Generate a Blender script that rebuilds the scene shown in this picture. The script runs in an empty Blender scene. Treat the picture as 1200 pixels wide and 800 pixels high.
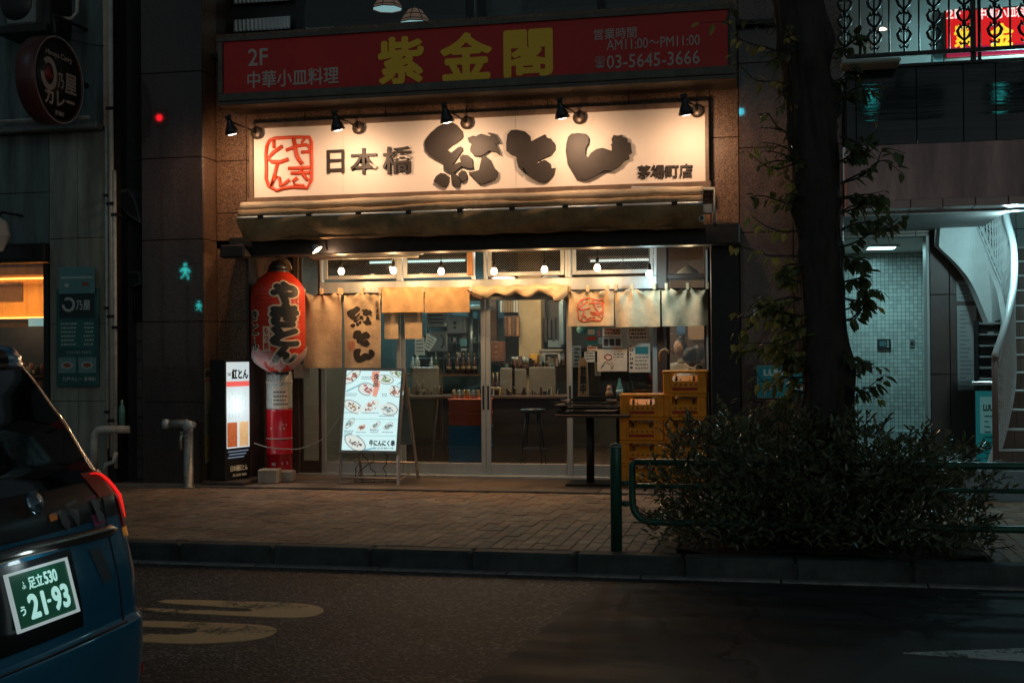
import bpy, math, random
from mathutils import Vector, Matrix
from mathutils.geometry import tessellate_polygon
random.seed(7)
PI = math.pi
sc = bpy.context.scene
COL = sc.collection
# ------------------------------------------------------------------ camera
FPX = 1450.0
th, pt, ro, EYE = math.radians(12.2), math.atan(13/FPX), math.radians(0.45), 1.65
FW = Vector((-math.sin(th)*math.cos(pt), math.cos(th)*math.cos(pt), math.sin(pt)))
R0 = Vector((math.cos(th), math.sin(th), 0)); U0 = R0.cross(FW)
RT = R0*math.cos(ro) - U0*math.sin(ro); UP = R0*math.sin(ro) + U0*math.cos(ro)
CAMP = Vector((0, 0, EYE))
cam_d = bpy.data.cameras.new('camera'); cam = bpy.data.objects.new('camera', cam_d); COL.objects.link(cam)
cam_d.sensor_width = 36; cam_d.lens = FPX/1200*36; cam_d.clip_start = 0.05; cam_d.clip_end = 500
m = Matrix((RT, UP, -FW)).transposed().to_4x4(); m.translation = CAMP
cam.matrix_world = m
sc.camera = cam
# ------------------------------------------------------------------ world, moonlight, exposure
w = bpy.data.worlds.new('World'); sc.world = w; w.use_nodes = True
nt = w.node_tree; bg = nt.nodes['Background']
sky = nt.nodes.new('ShaderNodeTexSky'); sky.sky_type = 'NISHITA'; sky.sun_disc = False
sky.sun_elevation = math.radians(12); sky.sun_rotation = math.radians(150)
hs = nt.nodes.new('ShaderNodeHueSaturation'); hs.inputs['Saturation'].default_value = .25; nt.links.new(sky.outputs['Color'], hs.inputs['Color'])
tn_ = nt.nodes.new('ShaderNodeVectorMath'); tn_.operation = 'MULTIPLY'; tn_.inputs[1].default_value = (.86, 1.0, 1.03); nt.links.new(hs.outputs['Color'], tn_.inputs[0])
nt.links.new(tn_.outputs['Vector'], bg.inputs['Color']); bg.inputs['Strength'].default_value = 0.014
sd = bpy.data.lights.new('night_sun', 'SUN'); sd.energy = 0.07; sd.angle = math.radians(12); sd.color = (0.38, 0.86, 1.0)
so = bpy.data.objects.new('night_sun', sd); COL.objects.link(so); so.rotation_euler = (math.radians(50), 0, math.radians(-30))
sc.view_settings.view_transform = 'Standard'; sc.view_settings.look = 'None'
sc.view_settings.exposure = 0.12; sc.view_settings.gamma = 1.0
try:
    sc.cycles.use_denoising = True; sc.cycles.max_bounces = 6; sc.cycles.glossy_bounces = 3
    sc.cycles.transmission_bounces = 4; sc.cycles.transparent_max_bounces = 12
    sc.cycles.sample_clamp_indirect = 3.0; sc.cycles.caustics_reflective = False; sc.cycles.caustics_refractive = False
except Exception: pass

# ------------------------------------------------------------------ picking helpers: a direction of view met with a real plane
def ray(x, y): return FW + RT*((x-600)/FPX) - UP*((y-400)/FPX)
def P(x, y, Y):
    d = ray(x, y); return CAMP + d*(Y/d.y)
def PX(x, y, X):
    d = ray(x, y); return CAMP + d*(X/d.x)
def PZ(x, y, Z):
    d = ray(x, y); return CAMP + d*((Z-EYE)/d.z)
def RC(x0, y0, x1, y1, Y):            # rectangle on a facade plane -> X0,X1,Z0,Z1
    xm, ym = (x0+x1)/2, (y0+y1)/2
    return P(x0, ym, Y).x, P(x1, ym, Y).x, P(xm, y1, Y).z, P(xm, y0, Y).z

# ------------------------------------------------------------------ materials
MATS = {}
def mat(name, col, rough=0.6, metal=0.0, var=0.0, vs=8.0, bump=0.0, bs=40.0, coat=0.0, emit=None, es=0.0, spec=None, col2=None, stretch=None, alpha=None, trans=0.0, rvar=0.0):
    """Principled material with noise variation of colour, roughness and relief."""
    if name in MATS: return MATS[name]
    M = bpy.data.materials.new(name); M.use_nodes = True; N = M.node_tree; B = N.nodes['Principled BSDF']; L = N.links
    B.inputs['Base Color'].default_value = (*col, 1); B.inputs['Roughness'].default_value = rough
    B.inputs['Metallic'].default_value = metal
    if coat: B.inputs['Coat Weight'].default_value = coat; B.inputs['Coat Roughness'].default_value = 0.06
    if spec is not None: B.inputs['Specular IOR Level'].default_value = spec
    if trans: B.inputs['Transmission Weight'].default_value = trans
    if alpha is not None: B.inputs['Alpha'].default_value = alpha
    if emit is not None:
        B.inputs['Emission Color'].default_value = (*emit, 1); B.inputs['Emission Strength'].default_value = es
    tc = N.nodes.new('ShaderNodeTexCoord'); src = tc.outputs['Object']
    if stretch:
        mp = N.nodes.new('ShaderNodeMapping'); mp.inputs['Scale'].default_value = stretch; L.new(src, mp.inputs['Vector']); src = mp.outputs['Vector']
    if var > 0 or col2:
        n = N.nodes.new('ShaderNodeTexNoise'); n.inputs['Scale'].default_value = vs; n.inputs['Detail'].default_value = 8; n.inputs['Roughness'].default_value = 0.65
        L.new(src, n.inputs['Vector'])
        r = N.nodes.new('ShaderNodeValToRGB'); L.new(n.outputs['Fac'], r.inputs['Fac'])
        c2 = col2 if col2 else tuple(max(0, c*(1-var)) for c in col)
        c1 = col if col2 else tuple(min(1, c*(1+var)) for c in col)
        r.color_ramp.elements[0].position = 0.32; r.color_ramp.elements[0].color = (*c2, 1)
        r.color_ramp.elements[1].position = 0.68; r.color_ramp.elements[1].color = (*c1, 1)
        L.new(r.outputs['Color'], B.inputs['Base Color'])
        if rvar:
            mr = N.nodes.new('ShaderNodeMapRange'); L.new(n.outputs['Fac'], mr.inputs['Value'])
            mr.inputs['From Min'].default_value = 0.3; mr.inputs['From Max'].default_value = 0.7
            mr.inputs['To Min'].default_value = rough-rvar; mr.inputs['To Max'].default_value = rough+rvar
            L.new(mr.outputs['Result'], B.inputs['Roughness'])
    if bump > 0:
        n2 = N.nodes.new('ShaderNodeTexNoise'); n2.inputs['Scale'].default_value = bs; n2.inputs['Detail'].default_value = 6
        L.new(src, n2.inputs['Vector'])
        b = N.nodes.new('ShaderNodeBump'); b.inputs['Strength'].default_value = bump; b.inputs['Distance'].default_value = 0.01
        L.new(n2.outputs['Fac'], b.inputs['Height']); L.new(b.outputs['Normal'], B.inputs['Normal'])
    MATS[name] = M; return M
def speckle(name, cols, scale, rough, bump=0.1, coat=0.0, spec=0.5, wave=0.0, big=0.0):
    """granite / coarse asphalt: voronoi grains of several tones"""
    M = bpy.data.materials.new(name); M.use_nodes = True; N = M.node_tree; B = N.nodes['Principled BSDF']; L = N.links
    tc = N.nodes.new('ShaderNodeTexCoord'); v = N.nodes.new('ShaderNodeTexVoronoi'); v.inputs['Scale'].default_value = scale
    L.new(tc.outputs['Object'], v.inputs['Vector'])
    sx = N.nodes.new('ShaderNodeSeparateColor'); L.new(v.outputs['Color'], sx.inputs['Color'])
    r = N.nodes.new('ShaderNodeValToRGB'); r.color_ramp.interpolation = 'CONSTANT'
    L.new(sx.outputs['Red'], r.inputs['Fac'])
    e = r.color_ramp.elements
    for i, c in enumerate(cols):
        if i < 2: q = e[i]; q.position = i/len(cols)
        else: q = e.new(i/len(cols))
        q.color = (*c, 1)
    out = r.outputs['Color']
    if big:
        n = N.nodes.new('ShaderNodeTexNoise'); n.inputs['Scale'].default_value = 1.3; n.inputs['Detail'].default_value = 7
        L.new(tc.outputs['Object'], n.inputs['Vector'])
        mr = N.nodes.new('ShaderNodeMapRange'); L.new(n.outputs['Fac'], mr.inputs['Value'])
        mr.inputs['From Min'].default_value = .3; mr.inputs['From Max'].default_value = .7
        mr.inputs['To Min'].default_value = 1-big; mr.inputs['To Max'].default_value = 1+big
        mx = N.nodes.new('ShaderNodeVectorMath'); mx.operation = 'SCALE'; L.new(out, mx.inputs[0]); L.new(mr.outputs['Result'], mx.inputs['Scale'])
        out = mx.outputs['Vector']
    L.new(out, B.inputs['Base Color']); B.inputs['Roughness'].default_value = rough; B.inputs['Specular IOR Level'].default_value = spec
    if coat: B.inputs['Coat Weight'].default_value = coat; B.inputs['Coat Roughness'].default_value = 0.025
    if bump:
        b = N.nodes.new('ShaderNodeBump'); b.inputs['Strength'].default_value = bump; b.inputs['Distance'].default_value = 0.004
        L.new(v.outputs['Distance'], b.inputs['Height'])
        last = b
        if wave:
            n3 = N.nodes.new('ShaderNodeTexNoise'); n3.inputs['Scale'].default_value = 2.2; L.new(tc.outputs['Object'], n3.inputs['Vector'])
            b2 = N.nodes.new('ShaderNodeBump'); b2.inputs['Strength'].default_value = wave; b2.inputs['Distance'].default_value = 0.02
            L.new(n3.outputs['Fac'], b2.inputs['Height']); L.new(b.outputs['Normal'], b2.inputs['Normal']); last = b2
        L.new(last.outputs['Normal'], B.inputs['Normal'])
    MATS[name] = M; return M
def leafmat(name, col, rough, tr=.45, var=.4):
    M = mat(name, col, rough, var=var, vs=3, spec=.55); N = M.node_tree; B = N.nodes['Principled BSDF']
    t = N.nodes.new('ShaderNodeBsdfTranslucent'); t.inputs['Color'].default_value = (col[0]*1.5, col[1]*1.5, col[2], 1); mx = N.nodes.new('ShaderNodeMixShader'); mx.inputs['Fac'].default_value = tr
    N.links.new(B.outputs[0], mx.inputs[1]); N.links.new(t.outputs[0], mx.inputs[2]); N.links.new(mx.outputs[0], N.nodes['Material Output'].inputs['Surface']); return M
def glow(name, col, s):
    if name in MATS: return MATS[name]
    M = bpy.data.materials.new(name); M.use_nodes = True; N = M.node_tree; B = N.nodes['Principled BSDF']
    B.inputs['Base Color'].default_value = (*[c*.5 for c in col], 1); B.inputs['Roughness'].default_value = .35
    B.inputs['Emission Color'].default_value = (*col, 1); B.inputs['Emission Strength'].default_value = s
    MATS[name] = M; return M
def glass(name, tint=(1, 1, 1), rough=0.0, mixr=None, rip=0.0):
    """thin pane: clear tinted transparency with a real fresnel reflection"""
    if name in MATS: return MATS[name]
    M = bpy.data.materials.new(name); M.use_nodes = True; N = M.node_tree; L = N.links; N.nodes.remove(N.nodes['Principled BSDF'])
    t = N.nodes.new('ShaderNodeBsdfTransparent'); t.inputs['Color'].default_value = (*tint, 1)
    g = N.nodes.new('ShaderNodeBsdfGlossy'); g.inputs['Roughness'].default_value = rough; g.inputs['Color'].default_value = (.9, .95, .95, 1)
    fr = N.nodes.new('ShaderNodeFresnel'); fr.inputs['IOR'].default_value = 1.7
    mx = N.nodes.new('ShaderNodeMixShader'); L.new(fr.outputs['Fac'], mx.inputs['Fac']); L.new(t.outputs[0], mx.inputs[1]); L.new(g.outputs[0], mx.inputs[2])
    if rip:
        tc = N.nodes.new('ShaderNodeTexCoord'); n = N.nodes.new('ShaderNodeTexNoise'); n.inputs['Scale'].default_value = 3
        b = N.nodes.new('ShaderNodeBump'); b.inputs['Strength'].default_value = rip; b.inputs['Distance'].default_value = .01
        L.new(tc.outputs['Object'], n.inputs['Vector']); L.new(n.outputs['Fac'], b.inputs['Height']); L.new(b.outputs['Normal'], g.inputs['Normal'])
    L.new(mx.outputs[0], N.nodes['Material Output'].inputs['Surface'])
    MATS[name] = M; return M

granite = speckle('brown_granite', [(.21,.115,.062),(.12,.062,.034),(.165,.088,.048),(.06,.034,.02),(.25,.15,.09)], 110, .42, .15, spec=.5, big=.18)
darkgran = speckle('polished_dark_granite', [(.042,.027,.025),(.028,.018,.017),(.058,.036,.032),(.02,.013,.013)], 150, .34, .02, coat=.8, big=.15, wave=.05)
pgranite = speckle('polished_brown_granite', [(.15,.09,.07),(.08,.05,.04),(.12,.075,.055),(.05,.03,.028)], 130, .2, .02, coat=.5, wave=.0, big=.2)
def cracks(M, sc_=.55, dark=.25):
    N = M.node_tree; L = N.links; B = N.nodes['Principled BSDF']; l0 = B.inputs['Base Color'].links[0].from_socket
    tc = N.nodes.new('ShaderNodeTexCoord'); nn = N.nodes.new('ShaderNodeTexNoise'); nn.inputs['Scale'].default_value = 3; nn.inputs['Detail'].default_value = 6
    ma = N.nodes.new('ShaderNodeVectorMath'); ma.operation = 'MULTIPLY_ADD'; ma.inputs[1].default_value = (.5,.5,.5); L.new(tc.outputs['Object'], nn.inputs['Vector']); L.new(nn.outputs['Color'], ma.inputs[0]); L.new(tc.outputs['Object'], ma.inputs[2])
    v = N.nodes.new('ShaderNodeTexVoronoi'); v.feature = 'DISTANCE_TO_EDGE'; v.inputs['Scale'].default_value = sc_; L.new(ma.outputs[0], v.inputs['Vector'])
    r = N.nodes.new('ShaderNodeMapRange'); r.inputs['From Min'].default_value = .002; r.inputs['From Max'].default_value = .010; r.inputs['To Min'].default_value = dark; r.inputs['To Max'].default_value = 1; L.new(v.outputs['Distance'], r.inputs['Value'])
    s_ = N.nodes.new('ShaderNodeVectorMath'); s_.operation = 'SCALE'; L.new(l0, s_.inputs[0]); L.new(r.outputs['Result'], s_.inputs['Scale']); L.new(s_.outputs['Vector'], B.inputs['Base Color']); return M
asph_c = speckle('coarse_asphalt', [(.024,.025,.027),(.05,.050,.051),(.014,.014,.016),(.14,.134,.128),(.028,.028,.030),(.020,.021,.023)], 52, .7, 1.0, spec=.4, big=.45)
asph_s = mat('smooth_asphalt', (.036,.035,.036), .72, spec=.3, var=.5, vs=2.2, bump=.3, bs=160, rvar=.14, stretch=(.35,1.4,1))
cracks(asph_c, .6, .3); cracks(asph_s, .35, .4)
kerbm = mat('kerb_concrete', (.045,.048,.044), .8, var=.35, vs=5, bump=.3, bs=60)
gutter = mat('gutter_concrete', (.22,.20,.18), .8, var=.4, vs=7, bump=.3, bs=80)
paverm = [mat('paver_%s' % n, c, .78, var=.22, vs=14, bump=.35, bs=70) for n, c in (('brown',(.27,.18,.115)),('tan',(.32,.225,.15)),('red',(.26,.155,.10)),('grey',(.22,.17,.125)))]
groutm = mat('dark_joint_sand', (.035,.028,.022), .9, bump=.3, bs=90)
apronm = mat('apron_concrete', (.21,.165,.13), .55, var=.35, vs=3, bump=.2, bs=50, rvar=.12)
alu = mat('brushed_aluminium', (.42,.47,.49), .42, .35, var=.12, vs=6, stretch=(1,1,.1))
steel = mat('stainless_steel', (.45,.48,.48), .3, .9, var=.1, vs=4)
darkm = mat('black_metal', (.025,.023,.022), .42, .4, var=.3, vs=9)
brownm = mat('dark_brown_frame', (.055,.035,.028), .5, .1, var=.25, vs=5)
blackm = mat('black_plastic', (.018,.018,.02), .35, var=.2, vs=9)
wood = mat('varnished_wood', (.32,.15,.05), .5, var=.4, vs=6, stretch=(6,6,1))
woodd = mat('dark_wood', (.10,.05,.028), .5, var=.4, vs=6, stretch=(1,6,6))
cloth = mat('undyed_cotton', (.54,.36,.18), .9, var=.2, vs=5, bump=.5, bs=26)
clothw = mat('pale_cotton', (.56,.44,.29), .9, var=.2, vs=5, bump=.5, bs=26)
ink = mat('black_ink', (.02,.018,.016), .8)
inkred = mat('faded_red_ink', (.60,.13,.06), .85)
awnf = mat('weathered_awning_fabric', (.48,.30,.13), .85, col2=(.19,.125,.065), vs=4.5, bump=.5, bs=22)
awnt = mat('cream_rolled_fabric', (.55,.43,.29), .75, var=.3, vs=10, bump=.3, bs=40, stretch=(.6,4,4))
concb = mat('concrete_block_face', (.16,.165,.15), .85, var=.35, vs=6, bump=.5, bs=50)
concl = mat('pale_block', (.38,.33,.27), .85, var=.25, vs=9, bump=.4, bs=50)
cream = mat('cream_wall_panel', (.22,.225,.19), .7, var=.32, vs=3.2, bump=.12, bs=30, stretch=(1.6,1,.22))
tealw = mat('grey_green_wall', (.10,.13,.13), .7, var=.4, vs=3, bump=.15, bs=30, stretch=(1.6,1,.22))
pipem = mat('grey_painted_pipe', (.42,.42,.38), .45, var=.3, vs=9)
trimw = mat('beige_corner_trim', (.45,.33,.24), .6, var=.2, vs=5)
white = mat('white_paint', (.78,.77,.74), .55, var=.05, vs=8)
paper = mat('printed_paper', (.55,.50,.42), .7, var=.12, vs=12)
paperb = mat('pale_printed_paper', (.42,.48,.48), .7, var=.12, vs=10)
redp = mat('red_print', (.5,.05,.03), .6)
tealp = mat('teal_print', (.03,.20,.22), .5)
greenp = mat('dark_green_print', (.015,.09,.085), .5, var=.3, vs=6)
greenm = mat('green_painted_steel', (.018,.085,.055), .35, .1, var=.3, vs=12, bump=.1, bs=60)
crate = mat('yellow_crate_plastic', (.90,.30,.012), .42, var=.16, vs=7, bump=.06, bs=30)
bark = mat('dark_bark', (.035,.028,.022), .95, var=.5, vs=10, bump=1.0, bs=18, stretch=(1,1,.35))
soil = mat('planting_soil', (.045,.025,.018), .95, var=.5, vs=14, bump=1, bs=40)
skin = mat('skin', (.42,.24,.16), .6)
hairm = mat('black_hair', (.015,.012,.012), .5)
def worn_paint(name, col):
    M = mat(name, col, .7, bump=.3, bs=90); N = M.node_tree; L = N.links; B = N.nodes['Principled BSDF']
    tc = N.nodes.new('ShaderNodeTexCoord'); n1 = N.nodes.new('ShaderNodeTexNoise'); n1.inputs['Scale'].default_value = 38; n1.inputs['Detail'].default_value = 9; n1.inputs['Roughness'].default_value = .8
    n2 = N.nodes.new('ShaderNodeTexNoise'); n2.inputs['Scale'].default_value = 2.5; n2.inputs['Detail'].default_value = 4
    L.new(tc.outputs['Object'], n1.inputs['Vector']); L.new(tc.outputs['Object'], n2.inputs['Vector'])
    ad = N.nodes.new('ShaderNodeMath'); ad.operation = 'ADD'; L.new(n1.outputs['Fac'], ad.inputs[0]); L.new(n2.outputs['Fac'], ad.inputs[1])
    r = N.nodes.new('ShaderNodeValToRGB'); r.color_ramp.elements[0].position = .88/2*1.0; r.color_ramp.elements[0].color = (.06,.055,.05,1); r.color_ramp.elements[1].position = .475; r.color_ramp.elements[1].color = (*col,1)
    dv = N.nodes.new('ShaderNodeMath'); dv.operation = 'MULTIPLY'; dv.inputs[1].default_value = .5; L.new(ad.outputs[0], dv.inputs[0]); L.new(dv.outputs[0], r.inputs['Fac']); L.new(r.outputs['Color'], B.inputs['Base Color']); return M
white_pl = worn_paint('white_road_paint', (.50,.50,.46))
orange_pl = worn_paint('worn_orange_road_paint', (.80,.50,.24))
pinkw = mat('pinkish_beam_plaster', (.46,.29,.27), .7, var=.3, vs=3, stretch=(1.4,1,.3))

def stain(M, sc_, lo, hi, st=(1,1,1)):
    """grime that runs across neighbouring pieces: tone varied by place in the world"""
    N = M.node_tree; L = N.links; B = N.nodes['Principled BSDF']; l0 = B.inputs['Base Color'].links[0].from_socket
    g = N.nodes.new('ShaderNodeNewGeometry'); mp = N.nodes.new('ShaderNodeMapping'); mp.inputs['Scale'].default_value = st; L.new(g.outputs['Position'], mp.inputs['Vector'])
    n = N.nodes.new('ShaderNodeTexNoise'); n.inputs['Scale'].default_value = sc_; n.inputs['Detail'].default_value = 7; n.inputs['Roughness'].default_value = .7; L.new(mp.outputs['Vector'], n.inputs['Vector'])
    r = N.nodes.new('ShaderNodeMapRange'); r.inputs['From Min'].default_value = .36; r.inputs['From Max'].default_value = .62; r.inputs['To Min'].default_value = lo; r.inputs['To Max'].default_value = hi; L.new(n.outputs['Fac'], r.inputs['Value'])
    s_ = N.nodes.new('ShaderNodeVectorMath'); s_.operation = 'SCALE'; L.new(l0, s_.inputs[0]); L.new(r.outputs['Result'], s_.inputs['Scale']); L.new(s_.outputs['Vector'], B.inputs['Base Color'])
for m_ in paverm: stain(m_, 1.6, .62, 1.18)
stain(kerbm, 2.5, .5, 1.3); stain(apronm, 1.8, .6, 1.15); stain(granite, 1.5, .7, 1.12, (1.3,1.3,.35)); stain(darkgran, 1.3, .6, 1.4, (1.5,1.5,.3)); stain(pgranite, 1.3, .6, 1.2, (1.5,1.5,.3))
stain(cream, 1.6, .6, 1.1, (2,2,.25)); stain(tealw, 1.6, .55, 1.15, (2,2,.25)); stain(pinkw, 1.8, .75, 1.08, (2,2,.3)); stain(clothw, 2.6, .8, 1.05); stain(cloth, 2.6, .8, 1.05)
# ------------------------------------------------------------------ meshes and objects
WL = {}
def link(o): COL.objects.link(o); return o
def tag(o, label=None, cat=None, group=None, kind=None):
    if label: o['label'] = label
    if cat: o['category'] = cat
    if group: o['group'] = group
    if kind: o['kind'] = kind
    return o
def thing(name, label, cat, loc, group=None):
    o = bpy.data.objects.new(name, None); link(o); o.location = loc; o.empty_display_size = .1
    WL[o] = Vector(loc); return tag(o, label, cat, group)
class MB:
    def __init__(s): s.v = []; s.f = []; s.sm = []
    def add(s, vs, fs, smooth=False):
        b = len(s.v); s.v += [Vector(q) for q in vs]; s.f += [tuple(i+b for i in f) for f in fs]; s.sm += [smooth]*len(fs); return s
    def box(s, x0, x1, y0, y1, z0, z1, bev=0.0, M=None):
        if x0 > x1: x0, x1 = x1, x0
        if y0 > y1: y0, y1 = y1, y0
        if z0 > z1: z0, z1 = z1, z0
        if bev <= 0:
            vs = [Vector((x, y, z)) for z in (z0, z1) for x, y in ((x0,y0),(x1,y0),(x1,y1),(x0,y1))]
            fs = [(3,2,1,0),(4,5,6,7),(0,1,5,4),(1,2,6,5),(2,3,7,6),(3,0,4,7)]
        else:
            b = min(bev, (x1-x0)/2.01, (y1-y0)/2.01, (z1-z0)/2.01)
            vs = []; idx = {}
            xs, ys, zs = (x0, x1), (y0, y1), (z0, z1)
            for i in (0,1):
                for j in (0,1):
                    for k in (0,1):
                        sx, sy, sz = (1,-1)[i], (1,-1)[j], (1,-1)[k]
                        for a, (dx, dy, dz) in enumerate(((0,b,b),(b,0,b),(b,b,0))):
                            idx[i,j,k,a] = len(vs); vs.append(Vector((xs[i]+sx*dx, ys[j]+sy*dy, zs[k]+sz*dz)))
            I = idx; fs = []
            for i in (0,1):
                q = [I[i,0,0,0], I[i,1,0,0], I[i,1,1,0], I[i,0,1,0]]; fs.append(tuple(q if i else q[::-1]))
                q = [I[0,i,0,1], I[1,i,0,1], I[1,i,1,1], I[0,i,1,1]]; fs.append(tuple(q[::-1] if i else q))
                q = [I[0,0,i,2], I[1,0,i,2], I[1,1,i,2], I[0,1,i,2]]; fs.append(tuple(q if i else q[::-1]))
            for i in (0,1):
                for j in (0,1):
                    fs.append((I[i,j,0,0], I[i,j,1,0], I[i,j,1,1], I[i,j,0,1]))
                    fs.append((I[i,0,j,0], I[i,1,j,0], I[i,1,j,2], I[i,0,j,2]))
                    fs.append((I[0,i,j,1], I[1,i,j,1], I[1,i,j,2], I[0,i,j,2]))
                    for k in (0,1): fs.append((I[i,j,k,0], I[i,j,k,1], I[i,j,k,2]))
        if M is not None: vs = [M @ q for q in vs]
        return s.add(vs, fs)
    def tube(s, pts, r, n=8, cap=True, squash=None, rs=None):
        pts = [Vector(q) for q in pts]; rings = []; m_ = len(pts); vs = []; prev = None
        for i, q in enumerate(pts):
            d = (pts[min(i+1, m_-1)] - pts[max(i-1, 0)])
            if d.length < 1e-9: d = Vector((0,0,1))
            d.normalize()
            ref = prev if prev is not None else (Vector((0,0,1)) if abs(d.z) < .9 else Vector((1,0,0)))
            a = ref - d*ref.dot(d)
            if a.length < 1e-4: a = Vector((0,1,0)) - d*d.y
            a.normalize(); b = d.cross(a); prev = a
            rr = rs[i] if rs else r
            for k in range(n):
                t = 2*PI*k/n; o = a*(math.cos(t)*rr) + b*(math.sin(t)*rr)
                if squash: o = Vector((o.x*squash[0], o.y*squash[1], o.z*squash[2]))
                vs.append(q+o)
        fs = [(i*n+k, i*n+(k+1)%n, (i+1)*n+(k+1)%n, (i+1)*n+k) for i in range(m_-1) for k in range(n)]
        s.add(vs, fs, n > 5)
        if cap:
            b0 = len(s.v)-len(vs)
            s.f.append(tuple(b0+k for k in range(n))[::-1]); s.sm.append(False)
            s.f.append(tuple(b0+(m_-1)*n+k for k in range(n))); s.sm.append(False)
        return s
    def lathe(s, prof, c, n=24, axis='z', smooth=True, cap=True):
        vs = []; c = Vector(c)
        for (r, h) in prof:
            for k in range(n):
                t = 2*PI*k/n; a, b = r*math.cos(t), r*math.sin(t)
                vs.append(c + (Vector((a, b, h)) if axis == 'z' else Vector((a, h, b)) if axis == 'y' else Vector((h, a, b))))
        m_ = len(prof)
        fs = [(i*n+k, i*n+(k+1)%n, (i+1)*n+(k+1)%n, (i+1)*n+k) for i in range(m_-1) for k in range(n)]
        s.add(vs, fs, smooth)
        b0 = len(s.v)-len(vs)
        if cap and prof[0][0] > 1e-5: s.f.append(tuple(b0+k for k in range(n))[::-1]); s.sm.append(False)
        if cap and prof[-1][0] > 1e-5: s.f.append(tuple(b0+(m_-1)*n+k for k in range(n))); s.sm.append(False)
        return s
    def prism(s, poly, fn, sub=0):
        """poly 2-D outline; fn(u,v,w) -> point, w=0 back, 1 front"""
        tri = tessellate_polygon([[Vector((a, b, 0)) for a, b in poly]]); n = len(poly)
        vs = [fn(a, b, 1) for a, b in poly] + [fn(a, b, 0) for a, b in poly]
        fs = [tuple(t) for t in tri] + [tuple(i+n for i in t)[::-1] for t in tri] + [(i, (i+1)%n, (i+1)%n+n, i+n) for i in range(n)]
        return s.add(vs, fs)
    def quad(s, a, b, c, d): return s.add([a, b, c, d], [(0,1,2,3)])
    def sheet(s, fn, nu, nv, smooth=True):
        vs = [fn(i/nu, j/nv) for j in range(nv+1) for i in range(nu+1)]
        fs = [(j*(nu+1)+i, j*(nu+1)+i+1, (j+1)*(nu+1)+i+1, (j+1)*(nu+1)+i) for j in range(nv) for i in range(nu)]
        return s.add(vs, fs, smooth)
    def build(s, name, m, parent=None, loc=None):
        if parent is not None: off = WL[parent]
        elif loc is not None: off = Vector(loc)
        else:
            xs = [q.x for q in s.v]; ys = [q.y for q in s.v]; zs = [q.z for q in s.v]
            off = Vector(((min(xs)+max(xs))/2, (min(ys)+max(ys))/2, min(zs)))
        me = bpy.data.meshes.new(name); me.from_pydata([q-off for q in s.v], [], s.f); me.polygons.foreach_set('use_smooth', s.sm)
        me.update()
        me.materials.append(m)
        o = bpy.data.objects.new(name, me); link(o)
        if parent is not None: o.parent = parent
        else: o.location = off
        WL[o] = off
        return o
def fixn(o):
    import bmesh
    b = bmesh.new(); b.from_mesh(o.data); bmesh.ops.recalc_face_normals(b, faces=b.faces); b.to_mesh(o.data); b.free(); return o
def one(name, m, mb, label, cat, group=None, kind=None):
    return tag(mb.build(name, m), label, cat, group, kind)
def structure(name, m, mb, parent=None):
    o = mb.build(name, m, parent, loc=(0,0,0) if parent is None else None)
    if parent is None: o['kind'] = 'structure'
    return o
def boxo(name, m, parent, *a, bev=0.0): return MB().box(*a, bev=bev).build(name, m, parent)
def kids(o): return [c for c in bpy.data.objects if c.parent == o]
def copy_tree(o, loc, label=None, group=None):
    c = o.copy(); link(c); c.location = loc; WL[c] = Vector(loc)
    if label: c['label'] = label
    if group: c['group'] = group
    for k in kids(o):
        d = k.copy(); link(d); d.parent = c
        for g in kids(k):
            e = g.copy(); link(e); e.parent = d
    return c
# text ---------------------------------------------------------------
TC = {}
def glyphs(s, bold=0.0, res=3, sub=0.0, vertical=False, base=False):
    key = (s, bold, res, sub, vertical, base)
    if key in TC: return TC[key]
    cu = bpy.data.curves.new('tmp_text', 'FONT'); cu.body = '\n'.join(s) if vertical else s
    cu.extrude = .05; cu.offset = bold if bold < .016 else 0; cu.resolution_u = res
    if vertical: cu.align_x = 'CENTER'
    ob = bpy.data.objects.new('tmp_text', cu); link(ob)
    me = bpy.data.meshes.new_from_object(ob)
    if sub:
        import bmesh
        b = bmesh.new(); b.from_mesh(me); bmesh.ops.triangulate(b, faces=b.faces)
        for _ in range(5):
            es = [e for e in b.edges if e.calc_length() > sub]
            if not es: break
            bmesh.ops.subdivide_edges(b, edges=es, cuts=1); bmesh.ops.triangulate(b, faces=b.faces)
        b.to_mesh(me); b.free()
    vs = [v.co.copy() for v in me.vertices]; fs = [tuple(p.vertices) for p in me.polygons]
    bpy.data.objects.remove(ob); bpy.data.curves.remove(cu); bpy.data.meshes.remove(me)
    if bold >= .016:      # heavier weight: the glyph repeated round a small circle, each a hair thicker than the last
        v0, f0, n0 = vs, fs, len(vs); vs, fs = [], []; nd = 8 if bold < .05 else 14
        for k in range(nd+1):
            dx, dy = (0, 0) if k == nd else (bold*math.cos(2*PI*k/nd), bold*math.sin(2*PI*k/nd))
            vs += [Vector((v.x+dx, v.y+dy, v.z+(.0013*k if v.z > 0 else 0))) for v in v0]; fs += [tuple(i+k*n0 for i in f) for f in f0]
    ref = vs[-n0:] if (base and bold >= .016) else vs
    xs = [v.x for v in ref]; ys = [v.y for v in ref]; x0, x1, y0, y1 = min(xs), max(xs), min(ys), max(ys)
    vs = [((v.x-x0)/(x1-x0), (v.y-y0)/(y1-y0), (v.z+.05)/.1) for v in vs]
    TC[key] = (vs, fs); return TC[key]
def lettering(s, m, parent, fn, bold=0.0, res=3, sub=0.0, vertical=False, name='lettering', base=False):
    """fn(u,v,w): 0..1 across, 0..1 up, w 0 back .. 1 front"""
    vs, fs = glyphs(s, bold, res, sub, vertical, base)
    return MB().add([fn(*v) for v in vs], fs).build(name, m, parent)
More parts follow.
